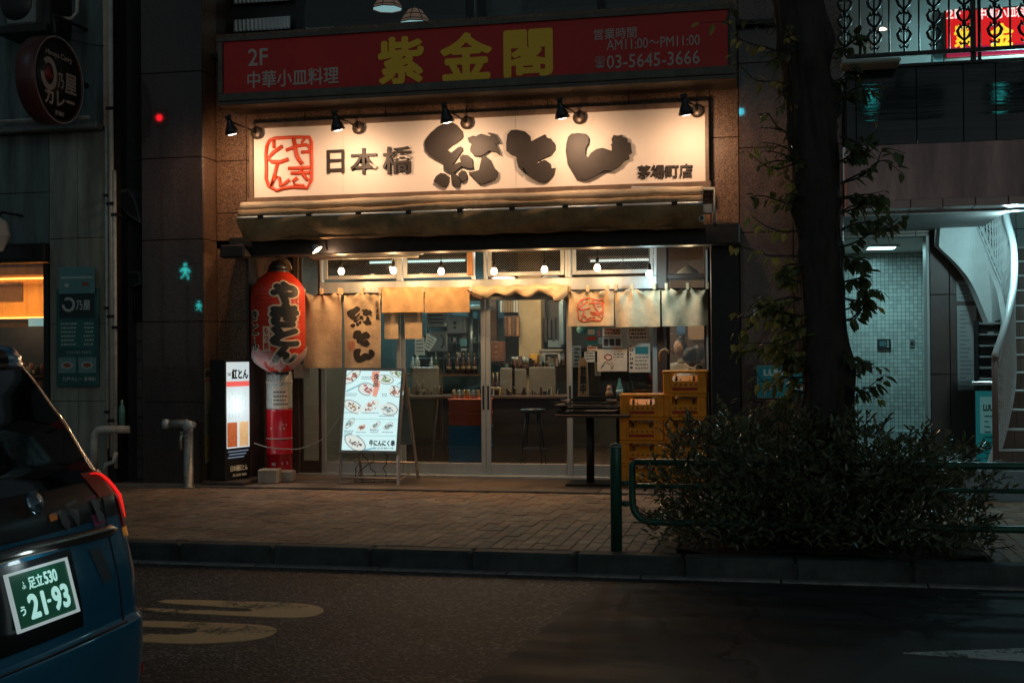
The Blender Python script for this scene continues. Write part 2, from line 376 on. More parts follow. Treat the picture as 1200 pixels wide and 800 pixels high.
def txt(s, m, parent, px0, py0, px1, py1, Y, t=.004, **k):
    X0, X1, Z0, Z1 = RC(px0, py0, px1, py1, Y)
    return lettering(s, m, parent, lambda u, v, w_: Vector((X0+u*(X1-X0), Y-t*w_, Z0+v*(Z1-Z0))), **k)
def point_light(name, loc, power, col, r=.03, parent=None, kind='POINT', aim=None, cone=120, blend=.6, size=None):
    d = bpy.data.lights.new(name, kind); d.energy = power; d.color = col
    if kind == 'AREA':
        d.shape = 'RECTANGLE'; d.size, d.size_y = size
    else: d.shadow_soft_size = r
    if kind == 'SPOT': d.spot_size = math.radians(cone); d.spot_blend = blend
    o = bpy.data.objects.new(name, d); link(o); loc = Vector(loc)
    if parent: o.parent = parent; o.location = loc - WL[parent]
    else: o.location = loc
    if aim is not None: o.rotation_euler = (Vector(aim)-loc).to_track_quat('-Z', 'Y').to_euler()
    return o
# ================================================================== GROUND
YK0, YK1, YS, YP, YW, YD = 9.1, 9.28, 13.0, 13.15, 13.5, 14.3
ZS, ZA = .15, .17
structure('ground', mat('dark_ground', (.05,.05,.05), .9, var=.3, vs=1), MB().box(-150, 150, -150, 150, -.3, -.06))
structure('road', asph_c, MB().box(-60, 60, -14, 9.0, -.05, 0))
a, b_, c, d = PZ(683, 684, .004), PZ(556, 800, .004), PZ(430, 960, .004), PZ(1500, 1000, .004)
ps = MB(); pl = [(a.x, 8.93), (a.x+.1, 8.6), (b_.x, b_.y), (c.x, c.y), (6.5, 1.0), (9, 8.93)]
ps.prism(pl, lambda u, v, w_: Vector((u, v, .004 if w_ else -.02)))
structure('smooth_asphalt_patch', asph_s, ps)
g = MB()
for i in range(44): g.box(-24+i*1.0, -24+i*1.0+.988, 9.0, 9.095, -.05, .012, bev=.004)
structure('gutter', gutter, g)
kb = thing('kerb', None, None, (0, 9.1, 0)); kb['kind'] = 'structure'
MB().box(-30, 20, 9.12, 9.26, -.1, .12).build('kerb_bed', kerbm, kb)
proto = None
for i in range(30):
    x = -14.3 + i*.8
    o = MB().box(0, .79, 9.1, 9.275, -.02, .15, bev=.018).build('kerb_stone', kerbm, kb) if proto is None else link(proto.copy())
    if proto is None: proto = o
    o.parent = kb; o.location = (x, 0, random.uniform(-.003, .002))
# sidewalk
sw = thing('sidewalk', None, None, (0, 11, 0)); sw['kind'] = 'structure'
MB().box(-40, 30, 9.275, 12.97, -.05, .137).build('sidewalk_bed', groutm, sw)
BX0, BX1, BY1 = -.86, 1.45, 10.55
cand = []
rnd = random.Random(3)
for i in range(-92, 48):
    off = rnd.choice((0, .1)) + rnd.uniform(-.01, .01)
    for j in range(-1, 19):
        x = i*.105; y0 = 9.285 + off + j*.203; y1 = y0+.2
        y0 = max(y0, 9.28); y1 = min(y1, 12.955)
        if y1-y0 < .04: continue
        if x+.105 > BX0 and x < BX1 and y0 < BY1:
            continue
        q = Vector((x+.05, (y0+y1)/2, .15)) - CAMP
        dep = q.dot(FW); sx = 600+FPX*q.dot(RT)/dep
        cand.append((q.length + (100 if not -5 < sx < 1205 else 0), x, y0, y1))
cand.sort()
pms = {}
stf = [MB() for _ in paverm]
for n_, (q, x, y0, y1) in enumerate(cand):
    mi = rnd.choices(range(4), (5,3,2,3))[0]; dz = rnd.uniform(-.003, .003)
    if n_ < 296:
        key = (mi, round(y1-y0, 1) if abs(y1-y0-.2) < .002 else round(y1-y0, 3))
        if key in pms: o = link(pms[key].copy())
        else:
            o = MB().box(.0015, .1035, 0, y1-y0-.003, .1, .15, bev=.004).build('paver', paverm[mi]); WL[o] = Vector((0,0,0))
            o.data.transform(Matrix.Translation(o.location)); pms[key] = o
        o.parent = sw; o.location = (x, y0-11, dz)
    else: stf[mi].box(x+.0015, x+.1035, y0, y1-.003, .12, .15+dz)
for mi, s_ in enumerate(stf): tag(s_.build('distant_pavers', paverm[mi], sw), kind='stuff')
# planting bed
pb = thing('planting_bed', None, None, ((BX0+BX1)/2, 9.9, .1)); pb['kind'] = 'structure'
def soilf(u, v):
    x, y = BX0+u*(BX1-BX0), 9.28+v*(BY1-9.28)
    return Vector((x, y, .165+.035*math.sin(x*5)*math.sin(y*7)+.03*math.sin(u*PI)*math.sin(v*PI)))
tag(MB().sheet(soilf, 40, 20).build('soil', soil, pb), kind='stuff')
for k in range(12): boxo('edging_brick', paverm[2], pb, BX0-.0, BX0+.09, 9.29+k*.104, 9.385+k*.104, .1, .185, bev=.006)
# road markings
def band(px, Zp=.004): return [PZ(x, y, 0) for x, y in px]
def marking(name, pts, hole, label=None):
    for _ in range(3): pts = [p for (a0, b0), (a1, b1) in zip(pts, pts[1:]+pts[:1]) for p in ((a0*.8+a1*.2, b0*.8+b1*.2), (a0*.2+a1*.8, b0*.2+b1*.8))]
    mb = MB(); q = [PZ(x, y, 0) for x, y in pts]
    mb.prism([(p.x, p.y) for p in q], lambda u, v, w_: Vector((u, v, .004 if w_ else -.01)))
    o = mb.build(name, orange_pl); o['kind'] = 'structure'; return o
# top glyph: two bars joined by a rounded end, then the same lower
marking('road_marking', [(180,706),(195,702),(330,706),(362,708),(378,712),(380,717),(370,722),(340,724.5),(150,715),(150,711.5),(285,717),(298,715.8),(292,713),(270,711.5)], None)
marking('road_marking', [(150,726.5),(290,731),(318,734),(326,738.5),(318,745),(300,749.5),(260,753),(215,754.5),(150,751),(150,741.5),(205,744),(226,742.5),(233,739),(222,736),(150,733.5)], None)
o = MB(); q = [PZ(x, y, 0) for x, y in ((1055,766),(1240,759),(1330,784))]
o.prism([(p.x, p.y) for p in q], lambda u, v, w_: Vector((u, v, .009 if w_ else -.01))); o = o.build('road_marking', white_pl); o['kind'] = 'structure'
# apron slab under the shopfront
ap = thing('shopfront_apron', None, None, (-4, 13.6, 0)); ap['kind'] = 'structure'
xs = [-12, -9.4, -7.9, -6.4, -4.9, -3.4, -1.9, -.35, 1.1]
for x0, x1 in zip(xs, xs[1:]): boxo('apron_slab', apronm, ap, x0+.004, x1-.004, 12.985, 14.28, -.05, ZA, bev=.006)
boxo('seam', mat('black_gap', (.01,.01,.01), .9), ap, -12, 1.1, 12.96, 12.985, -.05, .145)

# ================================================================== SHOP BUILDING
XL = P(166, 300, YP).x; XPR = P(238, 300, YP).x; XR = P(989, 300, YW).x
XO0, XO1 = P(290, 420, YW).x, P(868, 420, YW).x      # shop opening
ZO = P(560, 286, YW).z
bd = thing('shop_building', 'dark granite building holding the red-lantern grill bar, between the curry shop and the stair entrance', 'building', ((XL+XR)/2, 15, 0))
def panels(xe, ze, Y, m, parent, dep=.03, name='granite_panel', gap=.004):
    for x0, x1 in zip(xe, xe[1:]):
        for z0, z1 in zip(ze, ze[1:]):
            a, c = sorted((x0, x1)); e, f = sorted((z0, z1))
            boxo(name, m, parent, a+gap, c-gap, Y, Y+dep, e+gap, f-gap, bev=.003)
zz = [ZA-.02] + [P(200, y, YP).z for y in (471, 377, 281, 185, 85, -15)] + [6.6]
panels([XL, XPR], zz, YP, darkgran, bd)
# side face of the projecting pillar
for z0, z1 in zip(zz, zz[1:]): boxo('granite_panel', granite, bd, XPR-.034, XPR-.004, YP+.034, YW+.03, z0+.004, z1-.004, bev=.003)
boxo('pillar_core', brownm, bd, XL+.01, XPR-.035, YP+.031, YW+1.2, -.1, 6.6)
XA = P(253, 300, YW).x
panels([XPR, XO0], [ZA-.02]+[P(270, y, YW).z for y in (471, 377, 281)], YW, granite, bd)
wx = [XPR, XO0] + [P(x, 130, YW).x for x in (357, 452, 547, 642, 737, 832)]
panels(wx, [P(560, y, YW).z for y in (284, 240, 176, 112, 48, 20)], YW, granite, bd)
rz = [ZA-.02] + [P(930, y, YW).z for y in (471, 371, 271, 171, 71, -20)]
xr1 = P(905, 300, YW).x
panels([wx[-1], XO1], [P(848, y, YW).z for y in (282, 262, 161, 60, 0)], YW, granite, bd)
panels([XO1, P(930, 300, YW).x, XR], rz, YW, pgranite, bd)
boxo('side_wall', pgranite, bd, XR-.03, XR, YW+.034, 20, -.1, 6.5)
boxo('wall_core', brownm, bd, XO1+.01, XR-.034, YW+.031, 19, -.1, 6.5)
boxo('wall_core', brownm, bd, XPR, XO0-.01, YW+.031, 14.9, -.1, ZO)
boxo('jamb', brownm, bd, XO0-.01, XO0+.02, YW, YD+.1, ZA, ZO)
boxo('wall_core', brownm, bd, XPR, XO1, YW+.031, 14.0, ZO, 5.12)
boxo('soffit', darkm, bd, XO0, XO1, 14.0, YD+.15, P(560,284,YD).z, ZO+.4)
# second floor window band
z2 = 5.12
boxo('window_sill', darkm, bd, XPR, XO1+.6, YW-.12, 14.1, z2, z2+.05)
grey2 = mat('dim_grey_wall', (.16,.17,.16), .8, var=.2, vs=1.5)
X2 = [P(x, 20, 14.0).x for x in (262, 352, 551, 565, 705, 860, 905)]
for x in X2: boxo('window_frame', darkm, bd, x-.05, x+.05, 13.98, 14.06, z2+.05, 6.5)
boxo('window_pane', glass('dim_glass', (.7,.75,.75), .02), bd, X2[1], X2[5], 14.01, 14.015, z2+.05, 6.5)
boxo('back_wall', grey2, bd, XPR, XR-.2, 17.5, 17.6, z2, 6.6)
boxo('upper_floor', grey2, bd, XPR, XR-.2, 14.0, 17.5, 5.0, z2-.001)
boxo('upper_ceiling', grey2, bd, XPR-.5, XR, 13.5, 17.7, 6.6, 6.8)
boxo('wall_panel', blackm, bd, X2[0]+.06, X2[1]-.06, 14.07, 14.1, z2, 6.5)
for k in range(3):
    fo = MB()
    zc = z2+.12+k*.34
    x0, x1 = X2[0]+.15, X2[1]-.12
    for j in range(14): fo.box(x0+.01+j*(x1-x0)/14, x0+.03+j*(x1-x0)/14, 13.94, 13.96, zc, zc+.13)
    fo.box(x0, x1, 13.965, 13.975, zc-.01, zc+.14); fo.build('louvre_grille', steel, bd)
for x, s_ in ((333, .5), (553+15, .4), (430+15, .35), (525, .4), (700, .45)):
    p_ = P(x, 36, 13.7); w_ = .22
    f_ = MB().box(p_.x-w_, p_.x+w_*.6, 13.65, 13.9, z2+.05, z2+.05+s_*.42, bev=.02); f_.tube([(p_.x+w_*.4, 13.7, z2+.1), (p_.x+w_+.1, 13.7, z2+.06)], .015, 6); f_.build('equipment_box', blackm, bd)
def pendant_shade(px, py, Y, r, label):
    p_ = P(px, py, Y); t = thing('pendant_lamp', label, 'lamp', p_, 'pendant lamps behind the upstairs window')
    shade = MB()
    n = 8
    shade.lathe([(r, -.0), (r*.96, .035), (r*.45, .17), (r*.2, .19), (r*.19, .185), (r*.43, .165), (r*.94, .03), (r*.985, 0)], p_, n, smooth=False, cap=False)
    shade.build('lamp_shade', glow('stained_glass_shade', (.55,.30,.20), .25), t)
    rb = MB()
    for k in range(n):
        a_ = 2*PI*k/n; ca, sa = math.cos(a_), math.sin(a_)
        rb.tube([p_+Vector((r*1.01*ca, r*1.01*sa, 0)), p_+Vector((r*.97*ca, r*.97*sa, .035)), p_+Vector((r*.46*ca, r*.46*sa, .172))], .006, 5)
        a2 = 2*PI*(k+1)/n
        for f_, h_ in ((1.01, 0), (.97, .035), (.72, .105)): rb.tube([p_+Vector((r*f_*ca, r*f_*sa, h_)), p_+Vector((r*f_*math.cos(a2), r*f_*math.sin(a2), h_))], .006, 5)
    rb.build('leading', darkm, t)
    MB().lathe([(r*.95, .01), (r*.9, .03), (0.001, .03)], p_, n).build('diffuser', glow('teal_glass_diffuser', (.45,.75,.78), .9), t)
    MB().tube([p_+Vector((0,0,.18)), (p_.x, p_.y, 6.6)], .006, 6).build('cord', darkm, t)
    return t
pendant_shade(454, 11, 15.2, .2, 'stained glass pendant lamp upstairs, the higher one cut by the top of the photo')
pendant_shade(486, 28, 15.0, .2, 'stained glass pendant lamp upstairs hanging lower, just above the red sign')
point_light('upstairs_light', (-3.4, 15.6, 6.2), 1.6, (.75,.9,1), .2)  # bare light without a fitting, added to brighten the upstairs room

# ================================================================== RED SIGN
X0, X1, Z0, Z1 = RC(256, 25, 862, 108, 12.95)
rs = thing('red_signboard', 'long red shop signboard with yellow 紫金閣 characters above the cream sign', 'sign', ((X0+X1)/2, 12.95, Z0))
redf = mat('red_sign_face', (.52,.012,.009), .45, var=.12, vs=1.5)
frm = mat('grey_brown_sign_frame', (.10,.085,.07), .5, .3, var=.3, vs=6)
boxo('cabinet', frm, rs, X0, X1, 12.97, YW-.002, Z0, Z1)
fb = .135
boxo('face_panel', redf, rs, X0+.06, X1-.08, 12.955, 12.969, Z0+fb, Z1-.05)
boxo('frame_rail', frm, rs, X0, X1, 12.93, 12.968, Z1-.048, Z1+.002, bev=.004)
boxo('frame_rail', frm, rs, X0, X1, 12.925, 12.968, Z0+.045, Z0+fb-.004, bev=.004)
boxo('frame_rail', frm, rs, X0, X1, 12.935, 12.968, Z0-.002, Z0+.04, bev=.004)
for x in (X0, X1-.055): boxo('frame_stile', frm, rs, x, x+.055, 12.928, 12.967, Z0+fb-.002, Z1-.05, bev=.004)
whl = mat('pale_lettering', (.50,.42,.38), .6); yel = mat('yellow_lettering', (.92,.52,.03), .5)
txt('2F', whl, rs, 291, 57, 314, 77, 12.953, bold=.01)
txt('中華小皿料理', whl, rs, 290, 81, 397, 101, 12.953, bold=.012)
for ch, x0, x1, yc in (('紫', 443, 497, 71), ('金', 516, 577, 66), ('閣', 590, 648, 62.5)):
    txt(ch, yel, rs, x0, yc-28, x1, yc+28, 12.953, t=.006, bold=.035, name='character')
txt('営業時間', whl, rs, 696, 33, 746, 46, 12.953, bold=.005)
txt('AM11:00～PM11:00', whl, rs, 711, 44, 820, 56, 12.953)
txt('☎', whl, rs, 697, 66, 709, 80, 12.953, res=2); txt('03-5645-3666', whl, rs, 711, 62, 820, 78, 12.953, bold=.004, res=2)

# ================================================================== CREAM SIGN
X0, X1, Z0, Z1 = RC(293, 134, 831, 227, 13.36)
ws = thing('cream_signboard', 'warmly spotlit cream signboard with raised 日本橋 紅とん characters', 'sign', ((X0+X1)/2, 13.36, Z0))
signp = mat('cream_sign_face', (.84,.75,.65), .55, var=.03, vs=2)
sf = mat('brown_sign_frame', (.16,.10,.065), .5, var=.3, vs=7)
sx = [X0+.04, P(401,180,13.36).x, P(604,180,13.36).x, X1-.04]
for a_, c_ in zip(sx, sx[1:]): boxo('face_panel', signp, ws, a_+.0012, c_-.0012, 13.38, 13.42, Z0+.04, Z1-.035, bev=.001)
boxo('back_box', sf, ws, X0+.005, X1-.005, 13.425, YW-.002, Z0+.005, Z1-.005)
boxo('frame_rail', sf, ws, X0, X1, 13.33, 13.424, Z1-.035, Z1+.02, bev=.005)
boxo('frame_rail', sf, ws, X0-.02, X1+.02, 13.30, 13.424, Z0-.05, Z0+.04, bev=.005)
for x in (X0, X1-.04): boxo('frame_stile', sf, ws, x, x+.04, 13.332, 13.424, Z0+.042, Z1-.037, bev=.004)
brz = mat('dark_bronze_letters', (.038,.030,.025), .5, .2, var=.2, vs=5)
txt('日', brz, ws, 384, 176, 404, 203, 13.379, t=.03, bold=.012, name='character')
txt('本', brz, ws, 411, 174, 443, 204, 13.379, t=.03, bold=.012, name='character')
txt('橋', brz, ws, 449, 172, 484, 204, 13.379, t=.03, bold=.014, name='character')
txt('茅場町店', brz, ws, 747, 193, 812, 209, 13.379, t=.02, bold=.03)
G1 = [[(290,60),(230,90),(150,160),(95,230),(85,270),(95,350),(140,400),(200,440),(290,485),(295,545),(340,580),(400,600),(440,560),(490,520),(470,475),(380,515),(440,430),(500,345),(500,320),(480,305),(450,315),(375,375),(330,340),(380,295),(440,260),(495,215),(505,190),(495,140),(430,70),(380,40)],
 [(470,430),(500,395),(560,400),(605,440),(615,540),(570,545),(490,520)],
 [(180,685),(210,630),(260,595),(310,605),(350,640),(350,690),(310,750),(250,735)],
 [(370,610),(400,603),(440,620),(480,690),(465,740),(430,740),(380,690)],
 [(450,610),(490,565),(530,575),(550,620),(540,670),(500,690),(470,660)],
 [(555,210),(620,185),(625,205),(700,165),(760,185),(800,200),(812,180),(770,158),(800,153),(850,170),(890,220),(905,270),(860,275),(900,360),(905,400),(850,360),(790,350),(740,390),(680,410),(620,400),(585,360),(585,320),(600,280),(570,260)],
 [(560,585),(600,585),(680,565),(710,430),(740,400),(790,440),(830,530),(880,570),(880,630),(850,670),(780,690),(720,715),(670,700),(620,650)]]
G2 = [[(65,200),(75,130),(105,95),(150,90),(220,105),(260,140),(270,190),(330,155),(385,130),(400,155),(435,165),(470,210),(470,255),(440,295),(380,320),(325,345),(315,375),(345,350),(385,340),(430,370),(435,410),(470,405),(460,455),(420,500),(380,520),(330,515),(270,490),(235,465),(245,460),(215,415),(195,395),(205,425),(225,458),(205,445),(165,400),(150,340),(150,315),(100,295),(65,265)]]
G3 = [[(575,150),(600,125),(660,118),(720,125),(745,160),(740,205),(720,240),(715,290),(740,320),(765,280),(810,250),(860,240),(935,265),(935,230),(928,215),(940,200),(933,170),(950,135),(985,140),(1020,133),(1015,148),(1060,160),(1065,195),(1090,200),(1100,280),(1075,295),(1080,330),(1040,340),(1000,390),(930,430),(870,425),(800,470),(735,500),(690,500),(640,480),(600,410),(570,360),(555,270),(560,210)]]
def tr1(s_, ox, oy): return lambda a_, b_: (ox+a_/s_, oy+b_/s_)
def glyph_on_plane(polys, f, Y, t, m, parent, name='character'):
    mb = MB()
    for pl_ in polys: mb.prism(pl_, lambda u, v, w_: (lambda p_: P(p_[0], p_[1], Y-.0)+Vector((0, -t*w_, 0)))(f(u, v)))
    return fixn(mb.build(name, m, parent))
glyph_on_plane(G1, tr1(9.41, 490, 140), 13.379, .045, brz, ws)
glyph_on_plane(G2, tr1(7.059, 585, 140), 13.379, .045, brz, ws)
glyph_on_plane(G3, tr1(7.059, 585, 140), 13.379, .045, brz, ws)
SEAL = [([(120,190),(150,140),(200,115),(400,102),(590,103),(612,160),(610,300),(615,420),(610,580),(565,660),(400,650),(300,665),(230,690),(140,640),(110,560),(115,450),(108,300),(120,190)], 17),
 ([(195,130),(197,225)], 16), ([(290,200),(190,270),(130,340),(180,375),(270,375),(355,345)], 19), ([(240,385),(205,510),(165,650),(190,580),(225,525),(255,545),(272,640),(320,610),(370,570)], 17),
 ([(330,245),(450,200),(555,185),(595,215),(585,262),(500,268)], 17), ([(415,110),(438,260),(458,330),(510,400)], 21), ([(540,120),(500,165)], 13),
 ([(355,447),(600,437)], 17), ([(385,500),(590,493)], 17), ([(490,450),(530,530),(575,580)], 17), ([(455,550),(410,585),(420,630),(530,640)], 18)]
def seal(f, Y, rs_, m, parent, squash=.6, name='seal_stamp'):
    mb = MB()
    for pts, r in SEAL:
        q = [P(*f(*p_), Y) for p_ in pts]; mb.tube(q, 1.22*r*rs_, 8, squash=(1, squash, 1))
    return mb.build(name, m, parent)
seal(tr1(9.41, 300, 150), 13.37, 1/9.41/107, mat('vermilion_relief', (.72,.075,.02), .5), ws)

# spotlights over the cream sign
warm = (1.0, .61, .36)
def spot(mx, my, hx, hy, label):
    b0 = P(mx, my, 13.33); h = P(hx, hy, 12.74)
    t = thing('spotlight', label, 'spotlight', b0, 'spotlights over the cream sign')
    MB().lathe([(.001,-.03),(.045,-.028),(.072,-.012),(.075,0)], b0, 20, axis='y').build('mount_disc', mat('bronze_metal', (.10,.075,.055), .4, .6), t)
    aim = (P(hx+12, hy+66, 13.38) - h).normalized()
    back = h + Vector((-.02,-.03,.12))
    MB().tube([b0+Vector((0,-.02,0)), b0+Vector((-.03,-.25,.02)), back+Vector((.02,.02,.0))], .011, 8).build('arm', darkm, t)
    # shade as a lathe oriented along aim
    gaim = Vector((.12, .30, -1)).normalized(); R_ = gaim.to_track_quat('Z', 'X').to_matrix().to_4x4(); R_.translation = h
    mb = MB(); mb.lathe([(.001,-.20),(.028,-.20),(.03,-.12),(.04,-.09),(.062,-.05),(.082,.01),(.078,.01),(.058,-.048),(.036,-.085),(.001,-.088)], (0,0,0), 20); mb.v = [R_ @ q for q in mb.v]
    mb.build('lamp_head', blackm, t)
    kn = MB().lathe([(.001,-.19),(.04,-.19),(.04,-.165),(.001,-.165)], (0,0,0), 12); kn.v = [R_ @ q for q in kn.v]; kn.build('knob', blackm, t)
    bl = MB().lathe([(.03,-.06),(.05,-.03),(.064,-.012),(.060,.008),(.035,.02),(.001,.024)], (0,0,0), 20); bl.v = [R_ @ q for q in bl.v]
    bl.build('bulb', glow('warm_white_bulb', (1,.86,.72), 9), t)
    point_light('spot_beam', h+gaim*.09+Vector((0,-.06,0)), 36 if hx < 700 else 30, warm, .05, t, 'SPOT', aim=h+aim*2, cone=160, blend=1.0)
    return t
spot(301, 156, 272, 156, 'spotlight at the left end of the cream sign, beside the brown pillar')
spot(420, 150, 396, 151, 'second spotlight from the left, above the 日本橋 characters')
spot(547, 144, 524, 142, 'middle spotlight, over the first big brush character')
spot(679, 138, 659, 137, 'fourth spotlight from the left, over the last big brush character')
spot(817, 130, 804, 133, 'spotlight at the right end of the cream sign, seen side-on')

# ================================================================== AWNING
X0, X1, _, _ = RC(281, 240, 824, 250, 12.9)
aw = thing('awning', 'rolled up weathered brown awning with cream fabric roll below the cream sign', 'awning', ((X0+X1)/2, 13.1, P(560,290,13.2).z))
def zat(y, Y, x=560): return P(x, y, Y).z
def roll(u, y, Y, r, amp, seed):
    pass
def rolled(y, Y, r, m, name, amp=.006, seed=0, x0=X0, x1=X1):
    mb = MB(); n = 90; k = 14; vs = []
    rr = random.Random(seed); ph = [rr.uniform(0, 6) for _ in range(6)]
    zc = zat(y, Y)
    for i in range(n+1):
        x = x0+(x1-x0)*i/n
        dr = amp*(math.sin(x*3.1+ph[0])+.7*math.sin(x*7.7+ph[1])+.4*math.sin(x*19+ph[2])); dz = amp*1.2*math.sin(x*1.7+ph[3])
        for j in range(k):
            a_ = 2*PI*j/k; q = r+dr+amp*.8*math.sin(a_*3+x*5)
            vs.append((x, Y+q*math.cos(a_), zc+dz+q*math.sin(a_)))
    fs = [(i*k+j, i*k+(j+1)%k, (i+1)*k+(j+1)%k, (i+1)*k+j) for i in range(n) for j in range(k)]
    fs += [tuple(range(k))[::-1], tuple(n*k+j for j in range(k))]
    return mb.add(vs, fs, True).build(name, m, aw)
rolled(233, 12.95, .052, awnt, 'fabric_roll', .003, 1)
rolled(241, 12.88, .036, mat('tan_rolled_fabric', (.36,.25,.14), .8, var=.3, vs=8, bump=.3, bs=40), 'fabric_fold', .007, 2)
rolled(247, 12.83, .022, alu, 'front_bar', .0, 3)
zb0, zb1 = zat(247, 12.82), zat(273, 12.82)
def val(u, v):
    x = X0+(X1-X0)*u
    s_ = math.sin(x*2.3)*.5+math.sin(x*6.1+1)*.3+math.sin(x*13+2)*.15
    edge = max(0, 1-u*14) + max(0, 1-(1-u)*9)
    y = 12.80 + .035*s_*v + .14*v*v + .012*math.sin(x*9+v*5) + .08*edge*v
    z = zb0 + (zb1-zb0)*v + .008*s_*v - .0*edge
    # gathered folds towards both ends
    y += .03*edge*math.sin((v*3+u*40))
    return Vector((x, y, z))
MB().sheet(val, 160, 14).build('valance', awnf, aw)
# underside cloth back to the beam
MB().sheet(lambda u, v: Vector((X0+(X1-X0)*u, 12.92+v*.4, zb1+.01-.015*math.sin(u*50)*math.sin(v*PI)+(0.02*v))), 60, 4).build('underside_cloth', awnf, aw)
for k in range(9):
    x = X0+(X1-X0)*(k+.5)/9
    boxo('bar_clip', darkm, aw, x-.03, x+.03, 12.80, 12.86, zb0-.012, zb0+.028)
bz0, bz1 = P(560, 293, 13.2).z, P(560, 272, 13.2).z
XB0, XB1 = P(268, 290, 13.2).x, P(867, 280, 13.2).x
boxo('housing_beam', darkm, aw, XB0, XB1, 13.2, 13.49, bz0, bz1+.02, bev=.01)
boxo('wall_bracket', darkm, aw, XB0-.02, XB0+.28, 13.0, 13.199, bz0-.03, bz0+.12, bev=.02)
# right end frame
pc = P(820, 232, 12.95)
fr_ = MB().tube([P(740, 226, 13.2)+Vector((0,0,.05)), (X1+.1, 13.2, zat(226,13.2,824)+.04), (X1+.1, 13.2, zat(262,13.2,824))], .02, 6)
fr_.box(X1-.02, X1+.09, 12.85, 13.0, zat(250,12.9,822), zat(240,12.9,822)); fr_.build('end_bracket', pipem, aw)
hk = P(822, 256, 12.85); ring_ = [hk+Vector((.025*math.cos(a_), 0, .03*math.sin(a_))) for a_ in [i*PI/5 for i in range(11)]]
MB().tube(ring_, .007, 6).build('crank_ring', alu, aw)

# clamp lamp below the awning, lit
p_ = P(372, 293, 13.0)
t = thing('clamp_lamp', 'small lit reflector lamp clamped beneath the awning, right of the red lantern', 'lamp', p_)
mb = MB().lathe([(.02,.07),(.03,.05),(.065,0),(.062,0),(.026,.045),(.001,.05)], (0,0,0), 16); Rm = Matrix.Rotation(math.radians(-38), 4, 'Y'); mb.v = [p_+Rm@q for q in mb.v]; mb.build('shade', alu, t)
mb = MB().lathe([(.02,.03),(.034,.012),(.026,-.008),(.001,-.014)], (0,0,0), 12); mb.v = [p_+Rm@q for q in mb.v]; mb.build('bulb', glow('warm_white_bulb', (1,.86,.72), 9), t)
MB().tube([p_+Vector((-.03,.02,.06)), p_+Vector((.02,.1,.12)), (p_.x+.05, 13.25, bz0)], .008, 6).build('cord', blackm, t)
point_light('clamp_beam', p_+Vector((.03,0,-.03)), 5, warm, .03, t)
# fluorescent strip fitting
X0f, X1f, Z0f, Z1f = RC(362, 296, 495, 302, 13.7)
t = thing('strip_light', 'unlit grey fluorescent strip fitting under the awning, above the long curtain', 'light fitting', ((X0f+X1f)/2, 13.7, Z0f))
boxo('housing', alu, t, X0f, X1f, 13.68, 13.76, Z0f+.02, Z1f+.03, bev=.008)
MB().tube([(X0f+.05, 13.70, Z0f), (X1f-.05, 13.70, Z0f)], .014, 10).build('tube', mat('dull_tube', (.5,.48,.42), .3), t)
MB().tube([(X1f-.1, 13.7, Z1f+.03), (X1f+.0, 13.68, Z1f+.12), (X1f+.05, 13.66, Z1f+.08), (X1f-.03, 13.66, Z1f+.15), (X1f+.06,13.7,Z1f+.2)], .006, 6).build('cable', blackm, t)
# ================================================================== SHOPFRONT (doors and transoms)
sfz0 = .2
def pz(y, Y=YD, x=570): return P(x, y, Y).z
def px_(x, Y=YD, y=450): return P(x, y, Y).x
zt0, zt1, ztop = pz(345), pz(327), pz(287)
sfm = thing('shopfront', 'aluminium glazed shopfront with four transom windows and sliding doors, under the awning', 'shopfront', (px_(570), YD, ZA))
boxo('threshold', alu, sfm, px_(345), px_(831), YD-.06, YD+.12, ZA, sfz0, bev=.004)
paneg = glass('door_glass', (.93,.97,.96), .015)
def frame(name, parent, x0, x1, z0, z1, wL, wR, wB, wT, Y, dep, m=alu, paneM=paneg, pname='glass_pane'):
    mb = MB(); b = .004
    f_ = MB().box(x0, x0+wL, Y, Y+dep, z0, z1, bev=b).box(x1-wR, x1, Y, Y+dep, z0, z1, bev=b)
    f_.box(x0+wL+.0005, x1-wR-.0005, Y+.003, Y+dep-.003, z0, z0+wB, bev=b).box(x0+wL+.0005, x1-wR-.0005, Y+.003, Y+dep-.003, z1-wT, z1, bev=b)
    o = f_.build(name, m, parent)
    boxo(pname, paneM, parent if parent not in SUBOK else o, x0+wL-.01, x1-wR+.01, Y+dep/2-.003, Y+dep/2+.003, z0+wB-.01, z1-wT+.01)
    return o
SUBOK = set([sfm])
X_ = {k: px_(k) for k in (345, 376, 383, 466, 474, 562, 568, 573, 663, 671, 763, 771, 783, 828, 838)}
# door leaves: outer and inner tracks
leafs = [(376, 470, 0), (468, 568, .05), (568, 669, .05), (665, 771, 0)]
for a_, c_, off in leafs:
    x0, x1 = px_(a_)+.003, px_(c_)-.003
    o = frame('sliding_door', sfm, x0, x1, sfz0+.005, zt0, .055, .055, .13, .07, YD+off, .035)
    side = 1 if a_ in (468,) else 0
    hx = x1-.033 if a_ in (376, 468) else x0+.02
    boxo('handle', blackm, o, hx-.004, hx+.018, YD+off-.004, YD+off-.001, P(570,480,YD).z, P(570,452,YD).z)
boxo('transom_bar', alu, sfm, px_(376), px_(771), YD-.03, YD+.1, zt0+.002, zt1-.002, bev=.006)
boxo('head_bar', alu, sfm, px_(376), px_(771), YD-.03, YD+.1, ztop, ztop+.05, bev=.006)
tr = [(376, 469), (469, 557), (568, 667), (667, 771)]
hatch = glass('wired_glass', (.55,.52,.48), .05)
